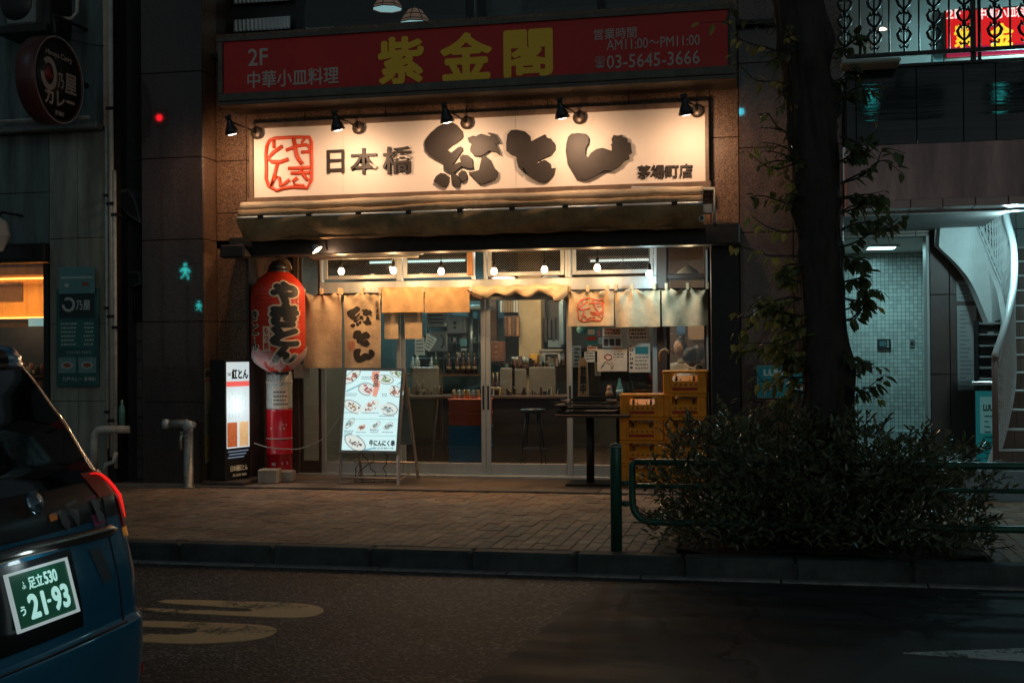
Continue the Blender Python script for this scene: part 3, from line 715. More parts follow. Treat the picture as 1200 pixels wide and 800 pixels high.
for a_, c_ in tr:
    x0, x1 = px_(a_), px_(c_)
    f1 = MB(); 
    f1.box(x0, x0+.035, YD-.02, YD+.05, zt1, ztop, bev=.004).build('transom_mullion', alu, sfm); boxo('transom_mullion', alu, sfm, x1-.035, x1-.001, YD-.02, YD+.05, zt1, ztop, bev=.004)
    o = frame('transom_window', sfm, x0+.045, x1-.045, zt1+.03, ztop-.02, .05, .05, .05, .04, YD, .03, paneM=hatch)
    mb = MB(); nx = int((x1-x0)/.03)
    zA, zB = zt1+.085, ztop-.065
    for k in range(-8, nx+1):
        xa = x0+.1+k*.03; h_ = zB-zA; s0 = max(0, (x0+.1-xa)/h_); s1 = min(1, (x1-.1-xa)/h_)
        if s1 > s0: mb.tube([(xa+s0*h_, YD+.012, zA+s0*h_), (xa+s1*h_, YD+.012, zA+s1*h_)], .0018, 4, cap=False)
    mb.build('pane_wire', steel, o)['kind'] = 'stuff'
boxo('wooden_post', wood, sfm, px_(551), px_(557), YD-.10, YD-.04, zt1+.04, ztop+.04, bev=.004)
# ghost lettering on the right transom
0 and txt('moon', mat('frosted_letters', (.05,.055,.055), .5), sfm, 706, 292, 748, 306, YD+.008, t=.001, bold=.02)
# side window at the right with dark frame
boxo('dark_post', brownm, sfm, px_(771)+.002, px_(783), YD-.05, YD+.12, ZA, ztop+.05, bev=.006)
boxo('dark_post', brownm, sfm, px_(828), px_(838), YD-.08, YD+.12, ZA, ztop+.05, bev=.006)
frame('side_transom', sfm, px_(783)+.002, px_(828)-.002, zt1, ztop+.04, .02, .02, .02, .04, YD, .03, m=brownm)
frame('side_window', sfm, px_(783)+.002, px_(828)-.002, pz(478), zt1-.04, .02, .02, .04, .02, YD, .03, m=brownm)
boxo('stall_riser', brownm, sfm, px_(783)+.002, px_(828)-.002, YD-.02, YD+.1, ZA, pz(478)-.002)
boxo('window_rail', brownm, sfm, px_(783)+.002, px_(828)-.002, YD-.03, YD+.1, zt1-.038, zt1-.002)
boxo('shutter_box', darkm, sfm, px_(838)+.002, XO1-.002, YW-.05, YD+.12, ZA, ztop+.06, bev=.01)
boxo('post_strip', alu, sfm, px_(829), px_(831), YD-.10, YD-.081, ZA, pz(300))
# left: dark panelled bay behind lantern
boxo('dark_panel', woodd, sfm, XO0+.022, px_(345), YD, YD+.08, ZA, ztop+.05)
boxo('dark_post', brownm, sfm, px_(345)+.001, px_(352), YD-.05, YD+.12, ZA, ztop+.05, bev=.006)
boxo('yellow_panel', mat('ochre_panel', (.34,.20,.07), .6, var=.2), sfm, px_(322), px_(342), YD-.02, YD-.002, pz(345), pz(300))
frame('narrow_window', sfm, px_(352)+.002, px_(376)-.002, ZA+.03, ztop+.04, .03, .03, .15, .04, YD, .03, m=brownm)
boxo('notice', paper, sfm, px_(347), px_(366), YD-.07, YD-.06, pz(442), pz(425))

# notices on the glass
def notice(x0, y0, x1, y1, m, marks, parent=sfm, Y=YD-.012, name='notice'):
    X0, X1, Z0, Z1 = RC(x0, y0, x1, y1, Y)
    o = boxo(name, m, parent, X0, X1, Y-.002, Y, Z0, Z1)
    for (u0, v0, u1, v1, mm) in marks:
        boxo('print', mm, o, X0+u0*(X1-X0), X0+u1*(X1-X0), Y-.0035, Y-.0022, Z0+(1-v1)*(Z1-Z0), Z0+(1-v0)*(Z1-Z0))
    return o
def lines(n, m, u0=.1, u1=.9, v0=.1, v1=.9, seed=0):
    rr = random.Random(seed); out = []
    for i in range(n):
        v = v0+(v1-v0)*i/n; h_ = (v1-v0)/n*.5; u = u0
        while u < u1-.06:
            w_ = rr.uniform(.05, .16); out.append((u, v, min(u1, u+w_), v+h_, m)); u += w_+.035
    return out
dkp = mat('dark_print', (.05,.045,.045), .6); dkr = mat('dull_red_print', (.30,.04,.03), .6)
notice(686, 384, 700, 404, tealp, [(.1,.5,.9,.75,dkr), (.2,.1,.8,.4,paperb)])
notice(706, 384, 729, 394, paper, lines(2, dkr, seed=1)+lines(2, dkp, .5, .95, .3, .9, 2))
notice(706, 395, 729, 407, paperb, [(.06,.15,.3,.85,dkp),(.36,.15,.6,.85,dkp),(.68,.15,.92,.85,dkp)])
notice(735, 384, 760, 400, paper, lines(3, dkp, seed=3))
notice(737, 402, 762, 436, paper, [(.3,.12,.92,.38,tealp)]+lines(6, dkp, .04, .2, .05, .95, 4)+lines(4, mat('grey_print', (.2,.2,.2), .6), .3, .92, .45, .95, 5))
notice(688, 406, 700, 411, paper, lines(1, dkr, seed=6))
nb = notice(700, 409, 735, 435, paper, lines(2, mat('grey_print', (.2,.2,.2), .6), .55, .95, .2, .45, 7))
# ink drawing of a figure with red headband on the big notice: loose generic strokes
q = [P(x, y, YD-.016) for x, y in ((708,418),(711,415),(716,416),(717,420),(712,422),(708,418))]
MB().tube(q, .007, 5, squash=(1,.3,1)).build('print', dkr, sfm)
mb = MB()
for s_ in ([(706,430),(709,424),(714,426),(718,432)], [(716,424),(719,428),(716,433)], [(704,432),(707,427)]): mb.tube([P(x, y, YD-.016) for x, y in s_], .004, 5, squash=(1,.3,1))
mb.build('print', dkp, sfm)
o = MB().lathe([(.001,0),(.055,0),(.055,.004),(.001,.004)], P(681, 386, YD-.02), 20, axis='y'); o.build('round_sticker', mat('light_blue_sticker', (.15,.50,.60), .5), sfm)
notice(685, 412, 697, 424, paperb, lines(3, dkp, seed=8))

# ================================================================== PENDANT BULBS
bulbs = [(400,318,'leftmost bare bulb, in front of the first transom window',1),(461,317,'second bare bulb from the left, at the join of the first two transoms',1),(517,318,'third bare bulb from the left, over the short tan curtains',1),
 (579,318,'bare bulb just right of the wooden post',1),(638,316,'fifth bare bulb from the left, near the transom corner',1),(700,314,'sixth bare bulb from the left, over the seal curtain',1),(761,321,'bare bulb at the right end, whiter than the others',0)]
for bx, by, lb, wm in bulbs:
    p_ = P(bx, by, 13.74)
    t = thing('bare_bulb', lb, 'light bulb', p_, 'bare bulbs hanging in front of the transoms')
    MB().lathe([(.001,-.038),(.022,-.034),(.036,-.015),(.038,.003),(.03,.024),(.019,.04),(.001,.042)], p_, 14).build('bulb', glow('warm_bulb_glow' if wm else 'cool_bulb_glow', (1,.72,.42) if wm else (.8,1,.98), 14), t)
    MB().lathe([(.001,.04),(.021,.042),(.02,.1),(.009,.12),(.001,.12)], p_, 10).build('socket', blackm, t)
    MB().tube([p_+Vector((0,0,.11)), (p_.x, p_.y, ztop+.12)], .005, 5).build('cord', blackm, t)
    point_light('bulb_light', p_+Vector((0,0,-.045)), 15 if bx > 500 else 17, (1,.55,.24) if wm else (.62,.95,1), .04, t)

# ================================================================== NOREN CURTAINS
YN = 14.12
rod = MB().tube([P(372, 345, YN), P(832, 338, YN)], .012, 8)
ro_ = one('curtain_rod', darkm, rod, 'long dark curtain rod in front of the doors', 'curtain rod')
def noren_fn(x0, x1, zt, zb, Y, tabs, amp, freq, ph, sag=.05):
    def f(u, v):
        x = x0+(x1-x0)*u
        # sag of the top edge between tabs
        d = min(abs(x-t_) for t_ in tabs); gap = (x1-x0)/max(1, len(tabs)-1)/2
        s_ = min(1, d/gap) if gap else 0
        zt_ = zt - sag*s_*s_
        z = zt_ + (zb-zt_)*v
        y = Y + amp*.5*(.3+v)*math.sin(x*freq+ph)
        for i, t_ in enumerate(tabs):      # folds that fan out from every tab
            dx = x-t_; dz = (zt-z)+.03; r_ = math.hypot(dx, dz); an = math.atan2(dx, dz)
            y += amp*.75*math.cos(an*(6+i%2)+ph+i)*min(1, r_/.12)*math.exp(-r_/.34)
        return Vector((x, y, z))
    return f
def noren(name, label, Y, panels_, m, group=None, tabs_px=None, amp=.03, sag=.04, cat='shop curtain', clips=True):
    fns = []
    t = thing(name, label, cat, P((panels_[0][0]+panels_[-1][2])/2, panels_[0][1], Y), group)
    for k, (x0, y0, x1, y1, tb) in enumerate(panels_):
        X0, X1, Z0, Z1 = RC(x0, y0, x1, y1, Y)
        T = [P(q, y0, Y).x for q in tb]
        f = noren_fn(X0+.004, X1-.004, Z1, Z0, Y, T, amp, 14+k*3, k*1.7, sag)
        o = MB().sheet(f, 60, 36).build('cloth_panel', m, t)
        fns.append(f)
        if clips:
            for q in T: boxo('tab', m, o, q-.018, q+.018, Y-.03, Y+.02, Z1-.02, Z1+.055, bev=.004)
    return t, fns
def drape(polys_or_txt, f, u0, v0, u1, v1, m, parent, t=.004, **k):
    """lettering lying on a curtain; u across, v down"""
    return lettering(polys_or_txt, m, parent, lambda a_, b_, w_: f(u0+(u1-u0)*a_, v1+(v0-v1)*b_)+Vector((0,-t-t*w_,0)), sub=.12, **k)
def drape_poly(polys, f, to_uv, m, parent, name='character', t=.004):
    import bmesh
    mb = MB()
    for pl_ in polys:
        tri = tessellate_polygon([[Vector((a_, b_, 0)) for a_, b_ in pl_]]); mb.add([(a_, b_, 0) for a_, b_ in pl_], [tuple(t_) for t_ in tri])
    b = bmesh.new(); vs = [b.verts.new(q) for q in mb.v]
    for f_ in mb.f:
        try: b.faces.new([vs[i] for i in f_])
        except Exception: pass
    L0 = 70
    for _ in range(4):
        es = [e for e in b.edges if e.calc_length() > L0]
        if not es: break
        bmesh.ops.subdivide_edges(b, edges=es, cuts=1); bmesh.ops.triangulate(b, faces=b.faces)
    b.verts.index_update()
    v2 = [f(*to_uv(q.co.x, q.co.y))+Vector((0,-t,0)) for q in b.verts]; f2 = [tuple(q.index for q in fc.verts) for fc in b.faces]; b.free()
    return MB().add(v2, f2).build(name, m, parent)
# long curtain with 紅とん
nt_, fn_ = noren('long_curtain', 'long cream curtain printed with black brush 紅とん, right of the red lantern', YN, [(356,343,401,431,(356,377,398)), (403,343,447,431,(401,425,446))], clothw, amp=.035)
f2 = fn_[1]
def uvn(poly_o, s_, c0, c1):  # photo pixel -> uv in panel
    return lambda a_, b_: ((poly_o[0]+a_/s_ - 403)/44, (poly_o[1]+b_/s_ - 343)/88)
drape_poly(G1, f2, lambda a_, b_: ((407+ (a_-80)/840*30-403)/44, (357+(b_-40)/710*25-343)/88), ink, nt_)
drape_poly(G2, f2, lambda a_, b_: ((414+(a_-65)/410*20-403)/44, (386+(b_-90)/430*20-343)/88), ink, nt_)
drape_poly(G3, f2, lambda a_, b_: ((414.5+(a_-555)/545*25-403)/44, (408+(b_-118)/385*17-343)/88), ink, nt_)
drape('日本橋', f2, .86, .12, .97, .36, dkp, nt_, vertical=True, bold=.01)
drape('とんやき', f2, .12, .62, .30, .76, inkred, nt_, bold=.0)
tn, _f = noren('short_curtain', 'short plain tan curtain of two panels hanging over the second door', YN-.03, [(447,336,497,366,(447,472,497)), (497,336,551,366,(498,524,551))], cloth, amp=.014, sag=.008, clips=False)
noren('inner_curtain', 'pale short curtain hanging lower behind the plain tan one', YN+.08, [(450,345,467,397,(450,467)), (474,345,495,397,(474,495))], clothw, amp=.012, sag=.01, clips=False)
# bunched curtain
bt = thing('bunched_curtain', 'cream curtain bunched up over its rod above the middle door', 'shop curtain', P(610, 340, YN))
def bunch(u, v):
    x = P(555+u*111, 340, YN).x; top = P(610, 334, YN).z
    h_ = .09+.05*math.sin(u*9.5)**2+.03*math.sin(u*23) + (.05 if u > .85 else 0)
    a_ = v*PI*1.15
    r = .045+.012*math.sin(u*17)+.005*math.sin(u*41+v*3)
    return Vector((x, YN-.02-r*math.sin(a_)*1.3-.007*math.sin(v*11+u*22), top-.5*h_*(1-math.cos(a_))*1.05+.01*math.sin(u*31)))
MB().sheet(bunch, 90, 22).build('cloth_panel', clothw, bt)
for k, x in enumerate(()):
    p_ = P(x, 337, YN-.08); MB().tube([p_+Vector((-.09,0,.01)), p_+Vector((-.03,-.01,-.045)), p_+Vector((.05,0,-.05)), p_+Vector((.1,.02,-.02))], .014, 8, rs=[.006,.02,.018,.006]).build('fold', clothw, bt)
MB().tube([P(548,340,YN-.06), P(556,347,YN-.1), P(564,350,YN-.08)], .012, 6).build('dark_tie', mat('dark_brown_cloth', (.09,.05,.03), .9), bt)
# right curtain with seal
rt, rf = noren('seal_curtain', 'short cream curtain with a red やきとん seal, over the right-hand door', YN, [(666,340,720,382,(667,689,712)), (720,338,774,383,(722,741,767)), (775,337,830,382,(781,806,829))], clothw, amp=.04, sag=.055)
fs_ = rf[0]
mb = MB()
for pts, r in SEAL:
    q = []
    for i, (a_, b_) in enumerate(pts):
        if i:
            pa = pts[i-1]
            for k in (1,2): q.append((pa[0]+(a_-pa[0])*k/3, pa[1]+(b_-pa[1])*k/3))
        q.append((a_, b_))
    q = [fs_(.21+(a_-108)/510*.55, .22+(b_-102)/590*.66)+Vector((0,-.006,0)) for a_, b_ in q]
    mb.tube(q, .0095*r/20, 6, squash=(1,.25,1))
mb.build('seal_print', inkred, rt)

# ================================================================== RED LANTERN
lc = P(326, 377, 13.62); RL, HL = .315, 1.17
lt = thing('red_lantern', 'big red paper lantern reading やきとん hanging at the left of the shopfront', 'lantern', (lc.x, lc.y, lc.z-HL/2))
def lr(v):  # radius at height v (0 bottom..1 top)
    a_ = abs(v-.5)*2
    return RL*(1-max(0, (a_-.45)/.55)**2.6*.62)
lpap = mat('red_lantern_paper', (.52,.03,.010), .5, var=.25, vs=5)
prof = []
N_ = 96
for i in range(N_+1):
    v = i/N_; prof.append((lr(v)*(1+.006*math.sin(v*N_/4*2*PI*1.0))+.0, (v-.5)*HL))
MB().lathe(prof, lc, 56).build('paper_body', lpap, lt)
mb = MB()
for v, r in ((0, lr(0)), (1, lr(1))):
    s_ = 1 if v else -1
    mb.lathe([(r*1.03, (v-.5)*HL-.02*s_), (r*1.04, (v-.5)*HL+.03*s_), (r*.8, (v-.5)*HL+.035*s_)] if s_ > 0 else [(r*.8, -HL/2-.035), (r*1.04, -HL/2-.03), (r*1.03, -HL/2+.02)], lc, 32)
mb.build('end_rings', blackm, lt)
view = math.atan2(-lc.y, -lc.x)   # angle towards the street camera side
def wrap(u0, u1, v0, v1, off=.004):
    """u measured in metres of arc from the facing direction, v 0..1 height"""
    def f(a_, b_, w_):
        s_ = u0+(u1-u0)*a_; v = v0+(v1-v0)*b_; r = lr(v)+off+.003*w_; t_ = view + s_/RL
        return Vector((lc.x+r*math.cos(t_), lc.y+r*math.sin(t_), lc.z+(v-.5)*HL))
    return f
whp = mat('pale_lantern_print', (.72,.55,.38), .7); blk = mat('black_lantern_print', (.02,.02,.02), .6)
chs = [('や', .66, .895), ('き', .435, .675), ('と', .245, .455), ('ん', .08, .27)]
for ch, v0, v1 in chs:
    for bold, mm, off, g in ((.16, whp, .003, .0), (.085, blk, .009, .0)):
        f = wrap(-.055-.0, .275, v0+(.012 if bold < .05 else 0), v1-(.012 if bold < .05 else 0), off)
        u_in = .022 if bold < .05 else 0
        ff = wrap(-.06, .225, v0+.02, v1-.02, off)
        lettering(ch, mm, lt, ff, bold=bold, sub=.10, base=True, name='character' if u_in else 'character_outline')
# small plate もつ焼
def plate_patch(u0, u1, v0, v1, off, m, name):
    f = wrap(u0, u1, v0, v1, off); MB().sheet(lambda a_, b_: f(a_, b_, 0), 8, 14).build(name, m, lt)
plate_patch(-.185, -.085, .20, .46, .006, redp, 'plate_edge'); plate_patch(-.178, -.092, .21, .45, .010, whp, 'name_plate')
lettering('もつ焼', redp, lt, wrap(-.165, -.105, .22, .44, .013), vertical=True, sub=.15, bold=.02)
# part of the reverse lettering at the left limb
for ch, v0, v1 in (('き', .50, .62), ('と', .36, .49), ('ん', .20, .35)):
    lettering(ch, whp, lt, wrap(-.40, -.235, v0, v1, .003), bold=.08, sub=.12, name='character_outline')
    lettering(ch, blk, lt, wrap(-.385, -.25, v0+.012, v1-.012, .008), bold=.02, sub=.12, name='character')
lettering('日本橋紅とん', whp, lt, wrap(.235, .262, .45, .78, .004), vertical=True, sub=.2)
# top cap, wire and hanger
mb = MB().lathe([(.11,.0),(.11,.05),(.07,.10),(.02,.12),(.001,.12)], lc+Vector((0,0,HL/2+.02)), 20)
mb.build('top_cap', blackm, lt)
hp = [lc+Vector((.17*math.cos(a_), 0, HL/2+.03+.14*math.sin(a_))) for a_ in [PI*i/12 for i in range(13)]]
MB().tube(hp, .006, 6).build('wire_handle', alu, lt)
MB().tube([lc+Vector((0,0,HL/2+.1)), (lc.x, 13.4, bz0+.02)], .007, 6).build('hanging_cord', blackm, lt)
# crumpled clear plastic cover over the bottom
def plast(u, v):
    a_ = u*2*PI; rr = .5*math.sin(a_*5+1)+.3*math.sin(a_*11)+.2*math.sin(a_*17+v*9)
    if v < .72:
        vv = (.19+.05*math.sin(a_*3+1)+.02*math.sin(a_*8))*(1-v/.72); r = lr(vv)+.02+.012*rr*(1+v)
        z = lc.z+(vv-.5)*HL
        r = r*(1-.18*(v/.72)**3)
    else:
        q_ = (v-.72)/.28; r = (lr(0)+.02)*.82*(1-.75*q_)+.02*rr*(1-q_*.5); z = lc.z-.5*HL-q_*.17
    return Vector((lc.x+r*math.cos(a_), lc.y+r*math.sin(a_), z))
plm = bpy.data.materials.new('clear_crumpled_plastic'); plm.use_nodes = True; N__ = plm.node_tree; L__ = N__.links
B__ = N__.nodes['Principled BSDF']; B__.inputs['Base Color'].default_value = (.75,.8,.78,1); B__.inputs['Roughness'].default_value = .18
tr_ = N__.nodes.new('ShaderNodeBsdfTransparent'); mx_ = N__.nodes.new('ShaderNodeMixShader')
lw = N__.nodes.new('ShaderNodeLayerWeight'); lw.inputs['Blend'].default_value = .25
mr_ = N__.nodes.new('ShaderNodeMapRange'); L__.new(lw.outputs['Facing'], mr_.inputs['Value']); mr_.inputs['To Min'].default_value = .22; mr_.inputs['To Max'].default_value = .75
L__.new(mr_.outputs['Result'], mx_.inputs['Fac']); L__.new(tr_.outputs[0], mx_.inputs[1]); L__.new(B__.outputs[0], mx_.inputs[2]); L__.new(mx_.outputs[0], N__.nodes['Material Output'].inputs['Surface'])
MB().sheet(plast, 120, 40).build('plastic_cover', plm, lt)

# ================================================================== ROUND POST UNDER LANTERN
pc_ = P(328, 557, 13.75); pc_.z = ZA
rp = thing('round_post', 'round post below the lantern, silver upper half over a glossy red lower half', 'post', pc_)
zr = P(328, 479, 13.75).z; zt_ = P(328, 436, 13.75).z
redg = mat('glossy_red_paint', (.50,.008,.02), .22, coat=.5, var=.15, vs=5)
MB().lathe([(.155,0),(.155,.02),(.152,.03),(.152,.30),(.157,.305),(.157,.32),(.152,.325),(.152,zr-ZA-.02),(.156,zr-ZA)], pc_, 36).build('red_drum', redg, rp)
z0_ = P(328, 513, 13.75).z
MB().lathe([(.158,-.006),(.158,.006)], (pc_.x, pc_.y, z0_), 36).build('wire_band', whl, rp)
slv = mat('grey_plastic_wrap', (.38,.40,.37), .3, var=.25, vs=9, bump=.4, bs=18)
MB().lathe([(.150,zr-ZA),(.153,zr-ZA+.03),(.151,zr-ZA+.2),(.154,zr-ZA+.3),(.150,zt_-ZA),(.12,zt_-ZA+.01)], pc_, 36).build('silver_sleeve', slv, rp)
MB().lathe([(.158,-.015),(.158,.012)], (pc_.x, pc_.y, P(328,447,13.75).z), 36).build('tape_band', whl, rp)
vp = math.atan2(-pc_.y, -pc_.x)
def cyl(u0, u1, z0, z1, r): return lambda a_, b_, w_: Vector((pc_.x+(r+.002*w_)*math.cos(vp+(u0+(u1-u0)*a_)/.155), pc_.y+(r+.002*w_)*math.sin(vp+(u0+(u1-u0)*a_)/.155), z0+(z1-z0)*b_))
fq = cyl(-.09, .10, P(328,478,13.75).z, P(328,452,13.75).z, .156); MB().sheet(lambda a_, b_: fq(a_, b_, 0), 12, 3).build('paper_notice', paper, rp)
rr_ = random.Random(5)
mb = MB()
for i, yy in enumerate((458, 463, 467.5, 472)):
    u = -.07
    while u < .08:
        w_ = rr_.uniform(.012, .035); f = cyl(u, u+w_, P(328,yy+1.6,13.75).z, P(328,yy,13.75).z, .1585); mb.add([f(0,0,0), f(1,0,0), f(1,1,0), f(0,1,0)], [(0,1,2,3)]); u += w_+.008
mb.build('print', dkp, rp)
mb = MB()
for (u, yy, w_, h_) in ((.0, 500, .06, 2.5), (.02, 540, .08, 3), (-.12, 500, .02, 2), (-.10, 541, .05, 3), (.03,496,.06,2)):
    f = cyl(u, u+w_, P(328,yy+h_,13.75).z, P(328,yy,13.75).z, .154); mb.add([f(0,0,0), f(1,0,0), f(1,1,0), f(0,1,0)], [(0,1,2,3)])
mb.build('print', mat('pale_pink_print', (.6,.35,.36), .6), rp)

# ================================================================== LED LIGHTBOX SIGN
A_ = P(256, 559, 13.2).x; B_x = P(277, 559, 13.2).x
lz0, lz1 = ZA+.05, P(275, 421, 13.2).z
LY0, LY1 = 13.2, 13.64
lb = thing('lightbox_sign', 'tall black lightbox sign lit white on its right side, beside the red post', 'sign', ((A_+B_x)/2, 13.4, ZA))
boxo('cabinet', darkm, lb, A_, B_x, LY0, LY1, lz0, lz1, bev=.006)
scz0 = P(278, 525, 13.2).z; scz1 = lz1-.03
def LB(v0, v1, u0, u1, off):  # u along Y 0..1, v 0..1 from the top of screen
    y0, y1 = LY0+.02+(LY1-LY0-.04)*u0, LY0+.02+(LY1-LY0-.04)*u1
    return (B_x+off-.0015, B_x+off, y0, y1, scz1-(scz1-scz0)*v1, scz1-(scz1-scz0)*v0)
boxo('lit_panel', glow('lit_white_panel', (.72,.84,.86), .66), lb, *LB(0, 1, 0, 1, .004))
def lbl(s_, m, v0, v1, u0, u1, **k):
    y0, y1 = LY0+.02+(LY1-LY0-.04)*u0, LY0+.02+(LY1-LY0-.04)*u1; za, zb = scz1-(scz1-scz0)*v1, scz1-(scz1-scz0)*v0
    return lettering(s_, m, lb, lambda a_, b_, w_: Vector((B_x+.0055+.001*w_, y0+(y1-y0)*a_, za+(zb-za)*b_)), **k)
lbl('紅とん', ink, .08, .20, .22, .95, bold=.05)
lbl('日本橋', ink, .12, .16, .04, .18)
boxo('print', glow('lit_red_print', (.85,.12,.10), .8), lb, *LB(.225, .285, 0, 1, .0055))
mb = MB()
for i in range(6):
    for j in range(10):
        if rr_.random() < .55: mb.box(*LB(.36+j*.03, .37+j*.03+rr_.uniform(0,.012), .1+i*.14, .1+i*.14+.02, .0055))
mb.build('print', glow('lit_pale_print', (.55,.6,.62), .5), lb)
food = mat('dark_food_photo', (.35,.05,.02), .6, col2=(.9,.35,.12), vs=45, emit=(.5,.10,.03), es=.45)
beer = mat('amber_food_photo', (.7,.4,.1), .6, col2=(.9,.75,.5), vs=9, emit=(.8,.5,.25), es=.5)
boxo('food_photo', food, lb, *LB(.70, .985, .02, .45, .0055)); boxo('food_photo', beer, lb, *LB(.70, .985, .55, .95, .0055))
mb = MB()
for j in range(3): mb.box(*LB(1.03+j*.035, 1.045+j*.035, .05+.05*(j%2), .95-.1*j, .004))
mb.build('print', glow('faint_blue_print', (.25,.35,.5), .35), lb)
lbl('日本橋紅とん', glow('faint_gold_print', (.5,.35,.2), .3), 1.20, 1.27, .15, .9, bold=.02)
lbl('03-5645-3666', glow('faint_gold_print', (.5,.35,.2), .3), 1.30, 1.33, .25, .85)
point_light('panel_glow', (B_x+.12, 13.42, (scz0+scz1)/2), 2.0, (.85,.95,1), .15, lb)
bs0 = P(237, 565, 13.2).x; bs1 = P(291, 565, 13.15).x
lb.rotation_euler = (0, 0, math.radians(-15)); lb.location = (lb.location.x-.02, 13.30, ZA)
one('base_slab', mat('wet_dark_slab', (.07,.055,.045), .4, var=.3, vs=6), MB().box(A_-.12, bs1, 13.02, 13.75, ZA+.001, ZA+.045, bev=.008), 'thin dark slab under the tall black lightbox sign', 'slab')
for x0, x1, y0, y1, Yb, lb_ in ((229, 252, 550, 564, 13.35, 'small pale block left of the black lightbox sign, by the pillar foot'), (301, 323, 549, 566, 13.25, 'pale block in front of the red post, its right side lit warm'), (322, 340, 547, 560, 13.45, 'pale block leaning on the red post, behind the front one')):
    X0, X1, Z0, Z1 = RC(x0, y0, x1, y1, Yb)
    h_ = Z1-Z0; Mr = Matrix.Translation(((X0+X1)/2, Yb+.1, ZA+.0015 + (.044 if x0 < 240 and False else 0)))@Matrix.Rotation(.12 if x0 > 300 else -.1, 4, 'Z')
    one('concrete_block', concl, MB().box(-(X1-X0)/2, (X1-X0)/2, -.1, .1, 0, h_*.98, bev=.012, M=Mr), lb_, 'block', 'loose blocks by the lantern post')
# poster on the inner face of the pillar
XF = XPR
def SF(x0, y0, x1, y1):   # pixel rect on plane X=XPR
    a_ = PX(x0, y0, XF); c_ = PX(x1, y1, XF); return a_.y, c_.y, c_.z, a_.z
ya, yb, za, zb = SF(239.5, 432, 254, 540)
pp = thing('wall_poster', 'faded poster with red letters and pale food picture on the brown pillar side', 'poster', (XF, (ya+yb)/2, za))
def side(name, m, v0, v1, off=.003, u0=0, u1=1): return boxo(name, m, pp, XF+off-.0015, XF+off, ya+(yb-ya)*u0, ya+(yb-ya)*u1, zb-(zb-za)*v1, zb-(zb-za)*v0)
side('sheet', mat('faded_poster', (.34,.33,.22), .6, var=.2, vs=9), 0, 1, .002)
side('red_band', mat('faded_red', (.45,.13,.09), .6), .11, .14)
lettering('串焼き', mat('faded_red', (.45,.13,.09), .6), pp, lambda a_, b_, w_: Vector((XF+.0035, ya+(yb-ya)*(.06+.9*a_), zb-(zb-za)*(.10-.09*b_))), bold=.02)
side('green_patch', mat('faded_green', (.22,.28,.18), .6, var=.3, vs=12), .5, .7)
side('food_photo', mat('faded_food', (.42,.28,.08), .6, var=.5, vs=25), .72, .95)
side('fold_line', darkm, .485, .492, .004)

# ================================================================== A-BOARD
at_ = thing('menu_board', 'lit folding menu board with pictures of food, standing before the doors', 'menu board', (P(432, 568, 13.35).x, 13.75, ZA))
TL, TR, BR, BL = P(404, 431, 13.62), P(474, 432, 13.56), P(467, 531, 13.42), P(397.5, 530, 13.47)
def AB(u, v, off=0.0):   # u across 0..1, v down
    n_ = (TR-TL).cross(BL-TL).normalized()
    if n_.y > 0: n_ = -n_
    return TL*(1-u)*(1-v)+TR*u*(1-v)+BL*(1-u)*v+BR*u*v + n_*off
def ABbox(u0, v0, u1, v1, o0, o1):
    vs = [AB(u, v, o) for o in (o0, o1) for u, v in ((u0,v0),(u1,v0),(u1,v1),(u0,v1))]
    return vs, [(0,1,2,3),(7,6,5,4),(0,4,5,1),(1,5,6,2),(2,6,7,3),(3,7,4,0)]
def abo(name, m, u0, v0, u1, v1, o0, o1, parent=at_):
    mb = MB(); mb.add(*ABbox(u0, v0, u1, v1, o0, o1)); return fixn(mb.build(name, m, parent))
abf = mat('silver_board_frame', (.42,.36,.31), .4, .5, var=.15)
abo('back_panel', darkm, .02, .02, .98, .98, -.03, -.006)
for nm, r in (('frame_rail', (0,0,1,.028)), ('frame_rail', (0,.972,1,1)), ('frame_stile', (0,.03,.04,.97)), ('frame_stile', (.96,.03,1,.97))): abo(nm, abf, *r, -.035, .015)
lit = abo('lit_poster', glow('lit_ice_white_poster', (.62,.86,.86), .92), .042, .03, .958, .97, -.005, .002)
def fan(cx, cy, rx, ry, rot=0, n=18): return [(cx+rx*math.cos(t_)*math.cos(rot)-ry*math.sin(t_)*math.sin(rot), cy+rx*math.cos(t_)*math.sin(rot)+ry*math.sin(t_)*math.cos(rot)) for t_ in [2*PI*k/n for k in range(n)]]
def abpoly(name, m, pl_, off):
    mb = MB(); mb.add([AB(u, v, off) for u, v in pl_], [tuple(range(len(pl_)))[::-1]]); return mb.build(name, m, at_)
G_ = lambda n, c, s=.6: glow('lit_'+n, c, s)
dishes = [(.14,.10,.13,.055,-.5,'salmon'),(.70,.13,.12,.05,.1,'greens'),(.88,.06,.10,.04,.2,'greens'),(.40,.25,.13,.065,.1,'sashimi'),(.88,.27,.12,.055,.2,'salmon'),(.19,.46,.15,.06,.3,'stew'),(.49,.45,.14,.07,-.3,'salmon'),(.78,.48,.14,.065,.1,'radish'),
 (.15,.655,.08,.035,-.6,'radish'),(.36,.70,.08,.035,-.3,'salmon'),(.58,.68,.08,.03,-.5,'radish'),(.80,.68,.07,.03,-.4,'radish'),(.26,.88,.17,.075,.35,'skewer')]
fc = {'salmon': (.62,.33,.25), 'greens': (.45,.62,.38), 'sashimi': (.75,.28,.26), 'stew': (.50,.34,.20), 'radish': (.50,.62,.60), 'skewer': (.30,.22,.20)}
